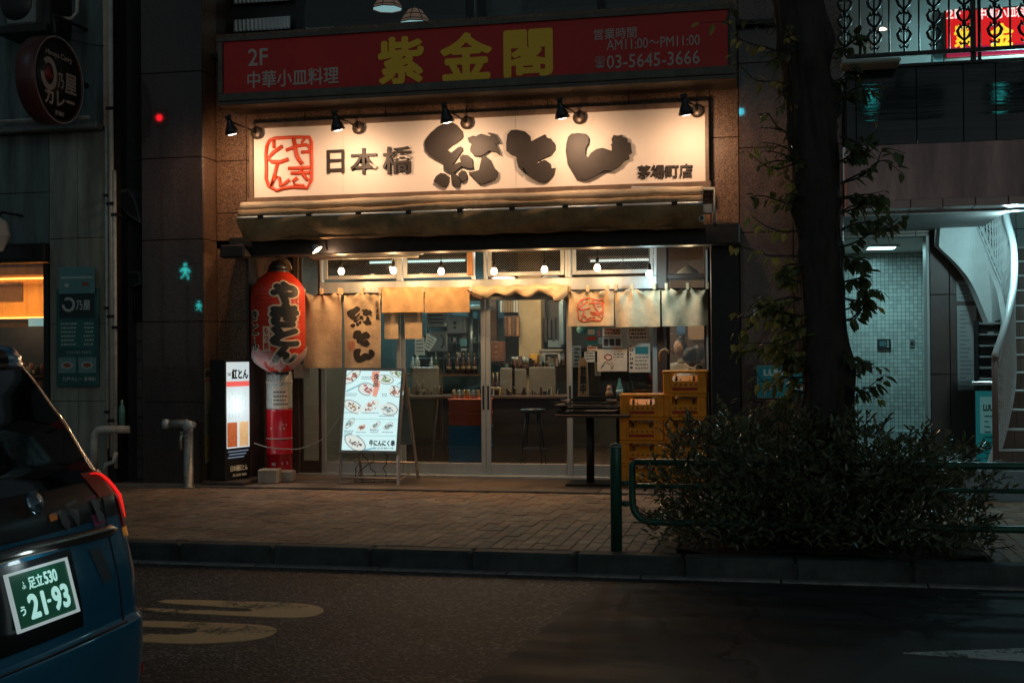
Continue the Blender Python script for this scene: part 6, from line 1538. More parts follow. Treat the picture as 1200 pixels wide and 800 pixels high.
# ================================================================== RIGHT BUILDING (terrace and stair entrance)
rb = thing('stair_entrance_building', 'building on the right with dark terrace parapet, pink beam and teal lit tiled entrance', 'building', (2.5, 14.5, 0))
RX1 = 7.0
def rx(x, Y=13.0, y=200): return P(x, y, Y).x
def rz_(y, Y=13.0, x=1095): return P(x, y, Y).z
zA_, zB_, zC_, zD_ = rz_(77), rz_(168), rz_(233), rz_(243)
par = mat('dark_polished_parapet', (.016,.022,.026), .03, coat=.0, var=.3, vs=1.2, bump=.2, bs=2.0, stretch=(.15,1,6))
xs = [XR+.012] + [rx(x) for x in (1004, 1075, 1130, 1168, 1240, 1330)] + [RX1]
for a_, c2 in zip(xs, xs[1:]): boxo('parapet_panel', par, rb, a_+.003, c2-.003, 13.0, 13.05, zB_+.003, zA_-.002, bev=.003)
boxo('parapet_core', darkm, rb, XR+.01, RX1, 13.051, 13.2, zB_, zA_-.004)
boxo('coping', darkm, rb, XR+.01, RX1, 12.97, 13.22, zA_, zA_+.03, bev=.004)
boxo('beam', pinkw, rb, XR+.01, RX1, 12.98, 13.45, zC_, zB_-.002)
xt = XR+.012; k = 0
tilm = mat('pink_glazed_tile', (.42,.27,.25), .3, var=.15, vs=3)
step_ = rx(1128)-rx(1090)
while xt < RX1-.1: boxo('beam_tile', tilm, rb, xt, xt+step_-.008, 12.965, 13.3, zD_, zC_-.003, bev=.003); xt += step_
boxo('beam_edge', white, rb, XR+.01, RX1, 13.31, 13.45, zD_-.02, zC_-.002)
YRW = 15.5
xN0, xN1 = XR+.01, P(1086, 400, YRW).x
xS = P(1116, 300, YRW).x   # slab stops before the stair
boxo('soffit_slab', mat('dim_soffit', (.20,.18,.17), .7, var=.1), rb, XR+.01, xS+.3, 13.451, YRW+.3, zD_+.0, zD_+.1)
boxo('entrance_floor', mat('entrance_floor_tile', (.22,.21,.20), .4, var=.2, vs=4), rb, XR+.01, RX1, 13.0, 18.2, -.1, .44)
boxo('platform_riser', mat('teal_lit_step', (.26,.34,.38), .5, var=.12, vs=4), rb, P(1128,560,12.98).x, RX1, 12.96, 12.999, .14, .445, bev=.004)  # teal light on the step front is put into its colour
boxo('platform_riser', mat('brown_step_riser', (.12,.08,.07), .6, var=.2), rb, XR+.01, P(1128,560,12.98).x-.002, 12.962, 12.999, .14, .445, bev=.004)
zn = P(1035, 278, YRW).z
beige = mat('beige_wall_tile', (.30,.24,.20), .5, var=.1, vs=3)
xb = [xN0, P(1030,255,YRW).x, P(1073,255,YRW).x, P(1118,255,YRW).x]
panels(xb, [zn, P(1050,274,YRW).z, P(1050,235,YRW).z], YRW, beige, rb, name='wall_tile')
boxo('upper_core', darkm, rb, xN0, xS+.2, YRW+.031, YRW+.2, zn, 3.7)
white_t = mat('pale_trim', (.5,.5,.48), .5)
boxo('niche_ceiling', mat('niche_ceiling', (.45,.46,.44), .6), rb, xN0, xN1+.35, YRW+.201, 18.0, zn+.0, zn+.05)
boxo('niche_trim', white_t, rb, xN1, xN1+.035, YRW-.02, YRW+.3, .44, zn, bev=.004)
boxo('niche_side_wall', beige, rb, xN1+.345, xN1+.40, YRW+.301, 18.1, .44, zn)
# mosaic wall: every tile, joined
mw0, mw1 = xN0, P(1089, 400, 18.0).x
zf = P(1040, 503, 18.0).z
mz = MB(); mz2 = MB(); r_ = random.Random(9); pit = .0545
x = mw0
while x < mw1:
    z = zf
    while z < zn:
        (mz if r_.random() < .6 else mz2).box(x+.002, x+pit-.004, 18.0+r_.uniform(0,.003), 18.02, z+.002, z+pit-.004); z += pit
    x += pit
mt1 = mat('pale_mosaic_tile', (.42,.46,.43), .25, var=.12, vs=2); mt2 = mat('grey_mosaic_tile', (.34,.38,.36), .25, var=.12, vs=2)
tag(mz.build('mosaic_tiles', mt1, rb), kind='stuff'); tag(mz2.build('mosaic_tiles', mt2, rb), kind='stuff')
boxo('mosaic_backing', mat('mosaic_grout', (.10,.11,.10), .8), rb, mw0, mw1+.05, 18.012, 18.1, .44, zn)
boxo('mosaic_plinth', mat('pale_plinth', (.3,.36,.36), .5), rb, mw0, mw1, 17.6, 18.0, .44, zf)
# intercom and outlet
X0, X1, Z0, Z1 = RC(1028, 397, 1044, 409, 17.96)
t = thing('intercom', 'black intercom panel with small screen on the mosaic wall', 'intercom', ((X0+X1)/2, 17.97, Z0))
boxo('casing', blackm, t, X0, X1, 17.955, 17.998, Z0, Z1, bev=.006); boxo('screen', mat('dim_screen', (.05,.12,.13), .2), t, X0+.03, X0+.12, 17.952, 17.9545, Z0+.04, Z1-.03)
for k in range(3): boxo('button', white_t, t, X1-.05, X1-.03, 17.951, 17.9545, Z0+.03+k*.035, Z0+.045+k*.035)
X0, X1, Z0, Z1 = RC(1066, 397, 1072, 407, 17.96)
t = thing('wall_switch', 'small grey wall plate right of the intercom', 'wall plate', ((X0+X1)/2, 17.97, Z0)); boxo('plate', mat('grey_plate', (.15,.16,.16), .4), t, X0, X1, 17.98, 17.998, Z0, Z1, bev=.003); boxo('key', blackm, t, X0+.015, X1-.015, 17.975, 17.9795, Z0+.03, Z1-.04)
# niche light
p_ = P(1034, 289, 16.6); t = thing('ceiling_downlight', 'square teal white ceiling light over the mosaic entrance wall', 'ceiling light', (p_.x, 16.8, zn-.03))
boxo('frame', white_t, t, p_.x-.22, p_.x+.22, 16.55, 17.05, zn-.03, zn-.001, bev=.006)
for k in (0, 1): boxo('diffuser', glow('cold_white_diffuser', (.62,1,1), 4), t, p_.x-.17, p_.x+.17, 16.6+k*.22, 16.76+k*.22, zn-.034, zn-.031)
point_light('downlight', (p_.x, 16.9, zn-.06), 21, (.45,.93,1), size=(.4,.4), parent=t, kind='AREA')
# brown panels and pillars right of niche
bp = mat('dark_brown_panel', (.11,.07,.06), .45, var=.2, vs=3)
panels([xN1+.04, P(1113,400,YRW).x, P(1146,400,YRW).x, P(1172,400,YRW).x], [.44, 1.35, 2.3, P(1100,274,YRW).z], YRW-.02, bp, rb, name='wall_panel')
boxo('panel_core', darkm, rb, xN1+.06, P(1176,400,YRW).x, YRW+.011, YRW+.2, .44, zn+.3)
for (x0, y0, x1, y1, lb_) in ((1121,329,1142,353,'square notice on the dark brown wall, above the long one'), (1122,358,1145,457,'long tall sheet of printed rules on the dark brown wall')):
    X0, X1, Z0, Z1 = RC(x0, y0, x1, y1, YRW-.05); t = thing('notice_sheet', lb_, 'notice', ((X0+X1)/2, YRW-.03, Z0))
    boxo('sheet', mat('dim_notice_paper', (.36,.37,.36), .6, var=.08), t, X0, X1, YRW-.035, YRW-.025, Z0, Z1); n_ = int((Z1-Z0)/.05); mb = MB()
    for j in range(n_): mb.box(X0+.03, X0+.03+(X1-X0-.06)*random.uniform(.4,1), YRW-.0375, YRW-.0355, Z0+.04+j*(Z1-Z0-.06)/n_, Z0+.055+j*(Z1-Z0-.06)/n_)
    mb.build('print', mat('grey_print', (.2,.2,.2), .6), t)
# back tiled wall behind the stair
gtl = mat('grey_green_stair_tile', (.50,.54,.50), .35, var=.1, vs=2)
X0 = P(1150,300,17.2).x
zs = 2.05
boxo('stair_wall_core', mat('dark_joint', (.05,.06,.06), .9), rb, X0, RX1, 17.21, 17.35, .3, 6.2)
z = .44
while z < 5.2:
    x = X0
    while x < P(1215,300,17.2).x:
        boxo('stair_wall_tile', gtl, rb, x+.005, x+.145-.005, 17.2, 17.22, z+.006, z+.252-.006, bev=.002); x += .145
    z += .252
boxo('stair_side_wall', mat('stair_side', (.12,.12,.12), .6), rb, RX1-.1, RX1, 13.3, 17.2, .44, 6.2)
point_light('stair_light', (2.75, 15.0, 4.55), 210, (.45,.92,1), .25, rb)  # bare light without a fitting, unseen above the stair
sfl = P(1186, 247, 13.75)
t = thing('stair_fill_light', 'small downlight added behind the tiled beam to brighten the curved stair', 'ceiling light', sfl)
boxo('housing', white_t, t, sfl.x-.09, sfl.x+.09, 13.66, 13.84, sfl.z-.0, sfl.z+.07, bev=.008); boxo('diffuser', glow('cold_white_diffuser', (.62,1,1), 4), t, sfl.x-.07, sfl.x+.07, 13.68, 13.82, sfl.z-.006, sfl.z-.001)
point_light('stair_front_fill', sfl+Vector((0,0,-.06)), 36, (.55,.94,1), .08, t)  # box and light added to brighten the stringer from the front
point_light('stair_foot_fill', (2.6, 13.9, 2.9), 14, (.42,.9,1), .2, rb)  # added fill for the stair foot, no lamp stands here
# flight of steps
st = thing('entrance_stairs', 'curving entrance stairs with dark mesh balustrade and bright handrail at the right edge', 'stairs', (2.9, 13.3, .44))
tr_m = mat('brown_riser_tile', (.17,.11,.085), .5, var=.15, vs=4); nose = mat('bright_nosing', (.62,.64,.62), .35, .3)
ys_ = 13.22
for k in range(13):
    z = .44+.19*(k+1); y0 = ys_+.27*k
    xl = [P(1168+ (k*3 if k < 5 else 12), 500, y0).x][0] + (0 if k < 6 else -.0)
    t0 = boxo('step', tr_m, st, xl, xl+2.4, y0, y0+.30, z-.19, z-.012)
    boxo('nosing', nose, t0 if False else st, xl-.0, xl+2.4, y0-.02, y0+.03, z-.011, z+.012, bev=.004)
    boxo('tread', tr_m, st, xl, xl+2.4, y0+.031, y0+.30, z-.011, z+.004)
    for j in range(1, 8): boxo('riser_joint', darkm, st, xl+j*.15-.004, xl+j*.15, y0-.0015, y0-.0002, z-.185, z-.02)
Lc = [(1167,545,13.2),(1177,515,13.35),(1184,485,13.55),(1189,455,13.85),(1190,425,14.15),(1188,398,14.45),(1181,370,14.7),(1175,340,14.9),(1164,313,15.05),(1145,268,15.2),(1128,244,15.25),(1105,222,15.3)]
Lp = [P(*q) for q in Lc]
def cat(pts, n=5):
    out = []
    for i in range(len(pts)-1):
        p0, p1, p2, p3 = pts[max(0,i-1)], pts[i], pts[i+1], pts[min(len(pts)-1,i+2)]
        for k in range(n):
            t_ = k/n; out.append(.5*((2*p1)+(p2-p0)*t_+(2*p0-5*p1+4*p2-p3)*t_*t_+(-p0+3*p1-3*p2+p3)*t_**3))
    out.append(pts[-1]); return out
Ls = cat(Lp); Hh = 1.08
Us = [q+Vector((0,0,Hh)) for q in Ls]
wsm = mat('pale_painted_steel', (.72,.76,.75), .4, .1, var=.06)
hr = MB().tube([q for q in Us], .038, 12); hr.build('handrail', wsm, st)
# stringer band grows with height
n = len(Ls); mb = MB(); vs = []
for i, q in enumerate(Ls):
    t_ = i/(n-1); h_ = .06+.62*min(1, max(0, (t_-.15)/.55)); dn = Vector((-.05, .02, 0))
    vs += [q, q+Vector((-.02-.04*t_, -.06*t_, -h_)), q+Vector((-.10, .05, -h_+.02)), q+Vector((-.06, .05, 0))]
mb.add(vs, [(i*4+j, i*4+(j+1)%4, i*4+4+(j+1)%4, i*4+4+j) for i in range(n-1) for j in range(4)]+[(0,1,2,3), (n*4-4,n*4-1,n*4-2,n*4-3)], False); fixn(mb.build('stringer', mat('pale_stair_stringer', (.72,.75,.73), .5, var=.06), st))
MB().tube([q+Vector((0,0,.02)) for q in Ls], .012, 6).tube([q+Vector((0,0,.10)) for q in Ls], .010, 6).build('bottom_rail', wsm, st)
mb = MB()
for i in range(0, n):
    for hh in [0]:
        a_ = Ls[i] if not hh else Ls[i].lerp(Ls[i+1], .5); mb.tube([a_, a_+Vector((0,0,Hh))], .008, 5, cap=False)
for z in (.14, .94):
    mb.tube([q+Vector((0,0,z)) for i, q in enumerate(Ls)], .006, 4, cap=False)
for i in range(0, n-1, 2):
    a0, b0_ = Ls[i], Ls[min(n-1, i+2)]
    for k in range(6): mb.tube([a0+Vector((0,0,.14+k*.133)), b0_+Vector((0,0,.14+(k+1)*.133))], .004, 4, cap=False); mb.tube([a0+Vector((0,0,.14+(k+1)*.133)), b0_+Vector((0,0,.14+k*.133))], .004, 4, cap=False)
tag(mb.build('mesh_balustrade', wsm, st), kind='stuff')
MB().tube([Ls[0]+Vector((0,0,-.4)), Us[0]], .03, 8).build('newel_post', mat('reddish_post', (.20,.12,.10), .5), st)
# slatted rack behind stair
t = thing('slatted_rack', 'dark metal rack of level slats left of the stair foot', 'rack', (P(1160,460,14.6).x, 14.6, .44))
X0, X1 = P(1147,420,14.6).x, P(1175,420,14.6).x
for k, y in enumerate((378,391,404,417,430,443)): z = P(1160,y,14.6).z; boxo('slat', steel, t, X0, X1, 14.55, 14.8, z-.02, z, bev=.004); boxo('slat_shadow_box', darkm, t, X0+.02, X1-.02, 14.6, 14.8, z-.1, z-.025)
for x in (X0, X1-.02): boxo('upright', darkm, t, x-.02, x, 14.6, 14.82, .441, P(1160,375,14.6).z)
# LUUP style teal stand sign
X0, X1, Z0, Z1 = RC(1144, 458, 1171, 538, 13.75)
t = thing('teal_standing_sign', 'teal standing sign reading LUUP at the foot of the stairs', 'sign', ((X0+X1)/2, 13.75, .44))
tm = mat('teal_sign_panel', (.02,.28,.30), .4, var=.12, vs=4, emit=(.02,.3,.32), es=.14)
boxo('panel', tm, t, X0, X1, 13.75, 13.79, .441, Z1, bev=.005)
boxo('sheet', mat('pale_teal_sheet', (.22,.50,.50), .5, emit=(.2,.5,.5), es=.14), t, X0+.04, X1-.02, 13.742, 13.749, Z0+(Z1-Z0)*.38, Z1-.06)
boxo('top_bar', steel, t, X0-.04, X1+.06, 13.72, 13.8, Z1+.06, Z1+.10, bev=.005); boxo('bar_post', darkm, t, X0+.1, X0+.2, 13.76, 13.78, Z1-.01, Z1+.06)
lettering('LUUP', dkp, t, lambda a_, b_, w_: Vector((X0+.07+(X1-X0-.10)*a_, 13.7415-.001*w_, Z1-.21+.07*b_)), bold=.05)
mb = MB()
for j in range(9): mb.box(X0+.08, X0+.08+(X1-X0-.14)*random.uniform(.4,1), 13.7395, 13.7415, Z1-.27-j*.055, Z1-.258-j*.055)
mb.build('print', mat('teal_dark_print', (.03,.15,.16), .5), t)
# teal board on right pillar
X0, X1, Z0, Z1 = RC(887, 428, 942, 466, YW-.03)
t = thing('teal_wall_sign', 'teal wall sign with LUUP and an arrow, half behind branches left of the tree', 'sign', ((X0+X1)/2, YW-.03, Z0))
tm2 = mat('deep_teal_sign', (.02,.30,.38), .35, var=.12, vs=4)
boxo('panel', tm2, t, X0, X1, YW-.03, YW-.002, Z0, Z1, bev=.004)
edge = mat('pale_teal_edge', (.16,.36,.38), .4)
for a_ in ((X0,X1,Z0,Z0+.012),(X0,X1,Z1-.012,Z1),(X0,X0+.012,Z0+.013,Z1-.013),(X1-.012,X1,Z0+.013,Z1-.013)): boxo('edge_strip', edge, t, a_[0], a_[1], YW-.034, YW-.0305, a_[2], a_[3])
ltm = mat('pale_teal_lettering', (.6,.75,.78), .5)
lettering('LUUP', ltm, t, lambda a_, b_, w_: Vector((X0+.07+.27*a_, YW-.0315-.001*w_, Z1-.11+.07*b_)), bold=.05)
za = Z0+.09; mb = MB().box(X0+.30, X0+.46, YW-.033, YW-.0308, za, za+.012); mb.add([(X0+.46, YW-.032, za-.015),(X0+.50,YW-.032,za+.006),(X0+.46,YW-.032,za+.03)], [(0,1,2)]); mb.build('arrow', ltm, t)
X0, X1, Z0, Z1 = RC(883, 361, 889, 370, YW-.0)
t = thing('metal_letter', 'small pale letter E fixed to the polished pillar', 'letter', (X0, YW-.01, Z0))
lettering('E', mat('pale_metal_letter', (.6,.62,.6), .4), t, lambda a_, b_, w_: Vector((X0+(X1-X0)*a_, YW-.0005-.008*w_, Z0+(Z1-Z0)*b_)), bold=.02)
# ---------------- second floor terrace
boxo('terrace_floor', darkm, rb, XR+.01, RX1, 13.2, 17, zA_-.15, zA_-.1)
boxo('terrace_back_wall', grey2, rb, XR+.01, RX1, 15.8, 15.9, zA_-.1, 7)
boxo('terrace_side_post', mat('teal_column', (.22,.34,.34), .5), rb, P(1093,45,15.2).x, P(1107,45,15.2).x, 15.2, 15.4, zA_-.1, P(1100,15,15.2).z)
boxo('terrace_ceiling', darkm, rb, XR+.01, RX1, 13.0, 15.9, 6.4, 6.5)
t = thing('terrace_lamp', 'tiny warm lamp seen through the terrace railing', 'lamp', P(1034, 35, 15.3)); p_ = P(1034, 35, 15.3)
MB().lathe([(.001,-.0),(.055,0),(.03,.02),(.001,.03)], p_, 14).build('shade', glow('warm_lamp_disc', (1,.7,.5), 3), t); MB().tube([p_+Vector((0,0,.03)), p_+Vector((0,0,.7))], .004, 5).build('cord', darkm, t)
point_light('terrace_light', p_+Vector((0,0,-.1)), 1.0, (1,.85,.7), .05, t)
point_light('terrace_fill', (3.0, 14.6, 6.2), 3.0, (.8,.92,1), .2, rb)  # unseen fill light added on the terrace, no lamp modelled
X0, X1, Z0, Z1 = RC(1107, 8, 1235, 66, 15.0)
t = thing('backlit_red_sign', 'bright backlit red sign behind the terrace railing with yellow 紫金 characters', 'sign', ((X0+X1)/2, 15, Z0))
boxo('cabinet', frm, t, X0, X1, 15.01, 15.18, Z0, Z1, bev=.005)
boxo('lit_face', glow('backlit_red', (.60,.008,.010), .9), t, X0+.02, X1-.02, 15.0, 15.009, Z0+.02, Z1-.02)
boxo('lower_band', glow('backlit_magenta', (.32,.012,.05), .7), t, X0+.02, X1-.02, 14.996, 14.9995, Z0+.02, Z0+.13)
yl = glow('backlit_yellow', (.85,.58,.03), .95); wl = glow('backlit_pale', (.95,.72,.68), .9)
def t3(s_, m, x0, y0, x1, y1, **k): 
    a_ = RC(x0, y0, x1, y1, 14.99); return lettering(s_, m, t, lambda u, v, w_: Vector((a_[0]+u*(a_[1]-a_[0]), 14.994-.002*w_, a_[2]+v*(a_[3]-a_[2]))), **k)
t3('2F', wl, 1109, 11, 1126, 22, bold=.02); t3('中華小皿料理', wl, 1146, 8, 1214, 21, bold=.03)
t3('紫', yl, 1118, 28, 1140, 56, bold=.03); t3('金', yl, 1160, 27, 1188, 54, bold=.03); t3('閣', yl, 1206, 25, 1232, 52, bold=.03)
# pale slab
sl = P(1022, 76, 12.8)
one('white_awning_slab', mat('pale_slab', (.42,.46,.44), .5), MB().box(P(985,76,12.7).x, P(1055,76,12.7).x, 12.6, 12.965, sl.z-.02, sl.z+.02, bev=.018), 'thin pale rounded shelf on the parapet right behind the trunk', 'shelf')
# railing
rl = thing('terrace_railing', 'black wrought iron railing with scroll ornaments above the dark parapet', 'railing', (2.5, 13.1, zA_+.03))
zr0 = rz_(61, 13.1); zr1 = 6.0
boxo('bottom_rail', darkm, rl, XR+.02, RX1, 13.09, 13.13, zr0-.02, zr0+.02, bev=.004)
boxo('top_rail', darkm, rl, XR+.02, RX1, 13.08, 13.14, zr1, zr1+.04, bev=.006)
x0o = rx(992, 13.1); dxo = (rx(1174,13.1)-x0o)/5.17/1.0
orn = None; bar_ = None; pst = None
k = 0
x = x0o-dxo*.0
def orn_mesh():
    mb = MB().tube([(0,0,0),(0,0,zr1-zr0)], .011, 6)
    for zc in (.55, .38, .20):
        for s_ in (-1, 1):
            mb.tube([(0,0,zc-.10),(s_*.05,0,zc-.05),(s_*.065,0,zc),(s_*.04,0,zc+.04),(s_*.018,0,zc+.02)], .014, 6, rs=[.008,.016,.017,.014,.010])
            mb.tube([(0,0,zc-.12),(s_*.03,0,zc-.14),(s_*.045,0,zc-.11)], .011, 5)
        mb.lathe([(.001,-.03),(.022,-.012),(.022,.012),(.001,.03)], (0,0,zc+.07), 8)
    return mb
while x < RX1-.2:
    for kind, xx in (('o', x), ('b', x+dxo/2)):
        if kind == 'o':
            if orn is None: orn = orn_mesh().build('ornament_bar', darkm, rl); orn.data.transform(Matrix.Translation(WL[rl])); o = orn
            else: o = link(orn.copy()); o.parent = rl
        else:
            if bar_ is None: bar_ = MB().tube([(0,0,0),(0,0,zr1-zr0)], .010, 6).build('plain_bar', darkm, rl); bar_.data.transform(Matrix.Translation(WL[rl])); o = bar_
            else: o = link(bar_.copy()); o.parent = rl
        o.location = Vector((xx, 13.11, zr0))-WL[rl]
    x += dxo
for px0 in (1143, 1154): boxo('post', darkm, rl, rx(px0-3,13.12), rx(px0+ (3 if px0 == 1143 else 1),13.12), 13.15 if px0 == 1143 else 13.3, 13.2 if px0 == 1143 else 13.33, zA_+.031, zr1-.002)
# ================================================================== TREE
tr = thing('street_tree', 'dark leaning street tree trunk with sparse leafy shoots, rising from the shrub', 'tree', (P(968,560,9.75).x, 9.75, .17))
tb_ = tr.location
cen = [(968,640,9.75,.25),(968,560,9.75,.22),(970,500,9.75,.195),(969,440,9.75,.172),(965,380,9.75,.165),(961,310,9.75,.155),(959,250,9.75,.155),(956,190,9.75,.165),(953,150,9.75,.175),(946,90,9.75,.165),(938,30,9.75,.165),(930,-60,9.75,.17),(922,-200,9.75,.17)]
ctr = [P(x, y, Y) for x, y, Y, r in cen]; ctr[0].z = .1
pts = cat(ctr, 6); rad = []
for i in range(len(cen)-1):
    for k in range(6): rad.append(cen[i][3]+(cen[i+1][3]-cen[i][3])*k/6)
rad.append(cen[-1][3])
nr = 84; vs = []; rt_ = random.Random(11)
lumps = [(rt_.uniform(0, 2*PI), rt_.uniform(.6, 5.2), rt_.uniform(.015, .05), rt_.uniform(.05, .18)) for _ in range(60)] + [(.2, 4.05, .09, .3), (.1, 3.6, .05, .2), (PI, 2.75, .07, .25), (PI*.95, 2.3, .05, .2), (.3, 2.4, .04, .15), (PI*1.1, 1.6, .04, .25), (0, 1.5, .04, .3)]
for i, q in enumerate(pts):
    for k in range(nr):
        a_ = 2*PI*k/nr; r = rad[i]*.97*(1+.05*math.sin(a_*3+q.z*1.3)+.035*math.sin(a_*7+q.z*3)+.02*math.sin(a_*13-q.z*5)+.035*abs(math.sin(a_*8+q.z*1.1+.6*math.sin(q.z*6)))+.02*abs(math.sin(a_*17-q.z*2)))
        for la, lz_, lh, lw_ in lumps:
            da = math.atan2(math.sin(a_-la), math.cos(a_-la))*.2; dz = q.z-lz_; r += lh*math.exp(-(da*da+dz*dz)/(lw_*lw_*.35))
        if q.z < .5: r *= 1+(.5-q.z)*.5*(1+.5*math.sin(a_*5))
        vs.append((q.x+r*math.cos(a_), q.y+r*math.sin(a_), q.z))
m_ = len(pts)
MB().add(vs, [(i*nr+k, i*nr+(k+1)%nr, (i+1)*nr+(k+1)%nr, (i+1)*nr+k) for i in range(m_-1) for k in range(nr)], True).build('trunk', bark, tr)
leafm = leafmat('leaf_green', (.07,.08,.03), .4)
leafm2 = leafmat('pale_lit_leaf', (.20,.195,.07), .4, .55)  # paler copy of the leaf green, shop light put into the colour
shrubm = leafmat('shrub_leaf', (.12,.125,.07), .17, .2)
def leaf(mb, p, d, n, L, W):
    """pointed leaf of six faces with a folded midrib"""
    d = d.normalized(); s_ = d.cross(n)
    if s_.length < 1e-3: s_ = Vector((1,0,0))
    s_.normalize(); u = s_.cross(d)
    vs = [p, p+d*L*.3+s_*W*.5+u*W*.12, p+d*L*.3-s_*W*.5+u*W*.12, p+d*L*.65+s_*W*.4-u*W*.02, p+d*L*.65-s_*W*.4-u*W*.02, p+d*L-u*W*.25, p+d*L*.35, p+d*L*.66-u*W*.1]
    mb.add(vs, [(0,6,1),(0,2,6),(1,6,7,3),(2,4,7,6),(3,7,5),(4,5,7)])
rl_ = random.Random(21)
fol = MB(); fol2 = MB(); tw = MB()
def shoot(pts3, nl, L, mbf, drop=.3, spread=1.0):
    c = cat(pts3, 5); tw.tube(c, .006, 5, rs=[.009*(1-.75*i/(len(c)-1)) for i in range(len(c))])
    for k in range(nl):
        t_ = .15+.85*(k+.5)/nl; i = min(len(c)-2, int(t_*(len(c)-1))); p = c[i].lerp(c[i+1], t_*(len(c)-1)-i); ax = (c[i+1]-c[i]).normalized()
        sd_ = Vector((rl_.uniform(-1,1), rl_.uniform(-1,1), rl_.uniform(-.8,.4))); sd_ = (sd_-ax*sd_.dot(ax)).normalized()
        d = ax*rl_.uniform(.3,.9)+sd_*spread*rl_.uniform(.6,1)+Vector((0,0,-drop)); n = Vector((rl_.uniform(-.6,.6), rl_.uniform(-1,0), 1))
        leaf(mbf, p+sd_*.01, d, n, L*rl_.uniform(.7,1.15), L*.5*rl_.uniform(.8,1.1))
Yt = 9.6
right = [[(985,215),(1005,207),(1022,196),(1040,185),(1060,192)], [(982,232),(1000,232),(1015,225),(1030,222)], [(984,290),(1000,286),(1022,278),(1045,262),(1062,255)], [(986,270),(1000,262),(1020,258),(1040,258)], [(988,300),(1000,305),(1012,310)],
 [(990,350),(1005,352),(1020,345),(1028,335)], [(990,375),(1000,372),(1012,362),(1018,350)], [(990,410),(1002,420),(1010,425)],[(992,450),(1005,455),(1020,452),(1030,448)],[(985,160),(1000,165),(1015,172),(1030,160)],[(980,120),(995,110),(1010,100),(1018,108)],[(975,60),(990,52),(1005,45),(1015,52)],[(978,95),(990,90),(1003,80)],[(984,190),(998,184),(1010,178)],[(985,250),(1000,245),(1015,240),(1030,238)],[(990,330),(1002,328),(1014,322)]]
left = [[(925,40),(905,30),(885,20),(865,12),(852,8)], [(925,70),(905,62),(885,48),(862,36),(842,24),(828,14)], [(925,100),(905,96),(885,85),(866,70)], [(930,60),(915,70),(905,80)], [(935,160),(915,150),(900,140),(885,135)], [(935,190),(915,195),(895,190),(880,180)], [(938,240),(920,238),(900,232),(885,225)], [(936,270),(918,272),(898,268),(875,262)], [(936,300),(918,300),(900,302),(880,300),(862,300)],
 [(940,330),(925,328),(912,322)], [(940,350),(920,352),(900,362),(882,372),(868,380)], [(942,370),(925,368),(905,360),(892,352)], [(944,395),(925,398),(905,405),(885,405),(868,410)], [(945,420),(930,420),(912,412),(898,405)], [(946,440),(930,442),(915,438),(900,445),(885,442)], [(945,405),(935,385),(925,370),(918,360)],[(940,310),(925,315),(905,318)],[(944,460),(930,462),(915,470)],[(946,430),(932,428),(918,425)],[(938,215),(925,210),(912,200)],[(932,120),(918,110),(908,100)],[(943,380),(930,385),(915,380),(900,385)]]
for sh in right:
    for dup_ in range(2):
        q = [P(x+rl_.uniform(-5,5)*i/2, y+rl_.uniform(-7,7)*i/2, Yt-.05*i*rl_.uniform(-.5,1.5)) for i, (x, y) in enumerate(sh)]; shoot(q, rl_.randint(9,13), .11, fol, drop=.55)
for j, sh in enumerate(left):
    for dup_ in range(3 if sh[0][1] > 300 else 1):
        q = [P(x+rl_.uniform(-6,6)*i/2, y+rl_.uniform(-8,8)*i/2, Yt-.04*i*rl_.uniform(-.5,1.5)) for i, (x, y) in enumerate(sh)]; shoot(q, rl_.randint(9,13), .10, fol2 if (j+dup_) % 3 else fol, drop=.55)
# short shoots hugging the trunk
for k in range(20):
    i = rl_.randrange(8, len(pts)-8); q0 = pts[i]; a_ = rl_.choice((rl_.uniform(PI*.8, PI*1.5), rl_.uniform(-.6,.3), rl_.uniform(PI*1.0,PI*1.4))); dr = Vector((math.cos(a_), math.sin(a_), rl_.uniform(-.2,.6)))
    L_ = rl_.uniform(.12,.32); shoot([q0+dr*rad[i]*.9, q0+dr*(rad[i]+L_*.5), q0+dr*(rad[i]+L_)+Vector((0,0,-.04))], rl_.randint(5,9), .07, fol if k%3 else fol2)
tag(fol.build('foliage', leafm, tr), kind='stuff'); tag(fol2.build('pale_lit_foliage', leafm2, tr), kind='stuff'); tag(tw.build('twigs', bark, tr), kind='stuff')

# ================================================================== SHRUB
sb = thing('shrub', 'wide dark glossy-leaved shrub around the tree base behind the guard rail', 'shrub', (.2, 9.8, .17))
rs3 = random.Random(5)
blobs = []   # (centre, rx, rz)
outline = [(800,560,30,28),(812,520,30,28),(850,500,34,24),(878,505,34,30),(920,495,34,22),(960,505,40,30),(1010,515,38,28),(1060,525,42,26),(1105,530,36,26),(1130,560,30,26),(1125,600,34,26),(1135,630,26,20),
 (790,600,30,20),(830,600,45,34),(880,590,50,48),(940,585,50,52),(1000,590,50,50),(1060,590,50,46),(1095,615,44,34),(1020,625,60,32),(930,630,70,28),(850,626,52,26),(890,545,46,36),(960,545,50,40),(1030,555,46,36),(835,560,40,36)]
sl_ = MB(); st_ = MB(); nleaf = 0
outline = [(max(x, 812) if y < 560 else x, y+13 if i < 14 else y, a_, b_) for i, (x, y, a_, b_) in enumerate(outline)]
front = [(x, y, 42, 30) for y in (550, 578, 604) for x in range(862, 1100, 42)]
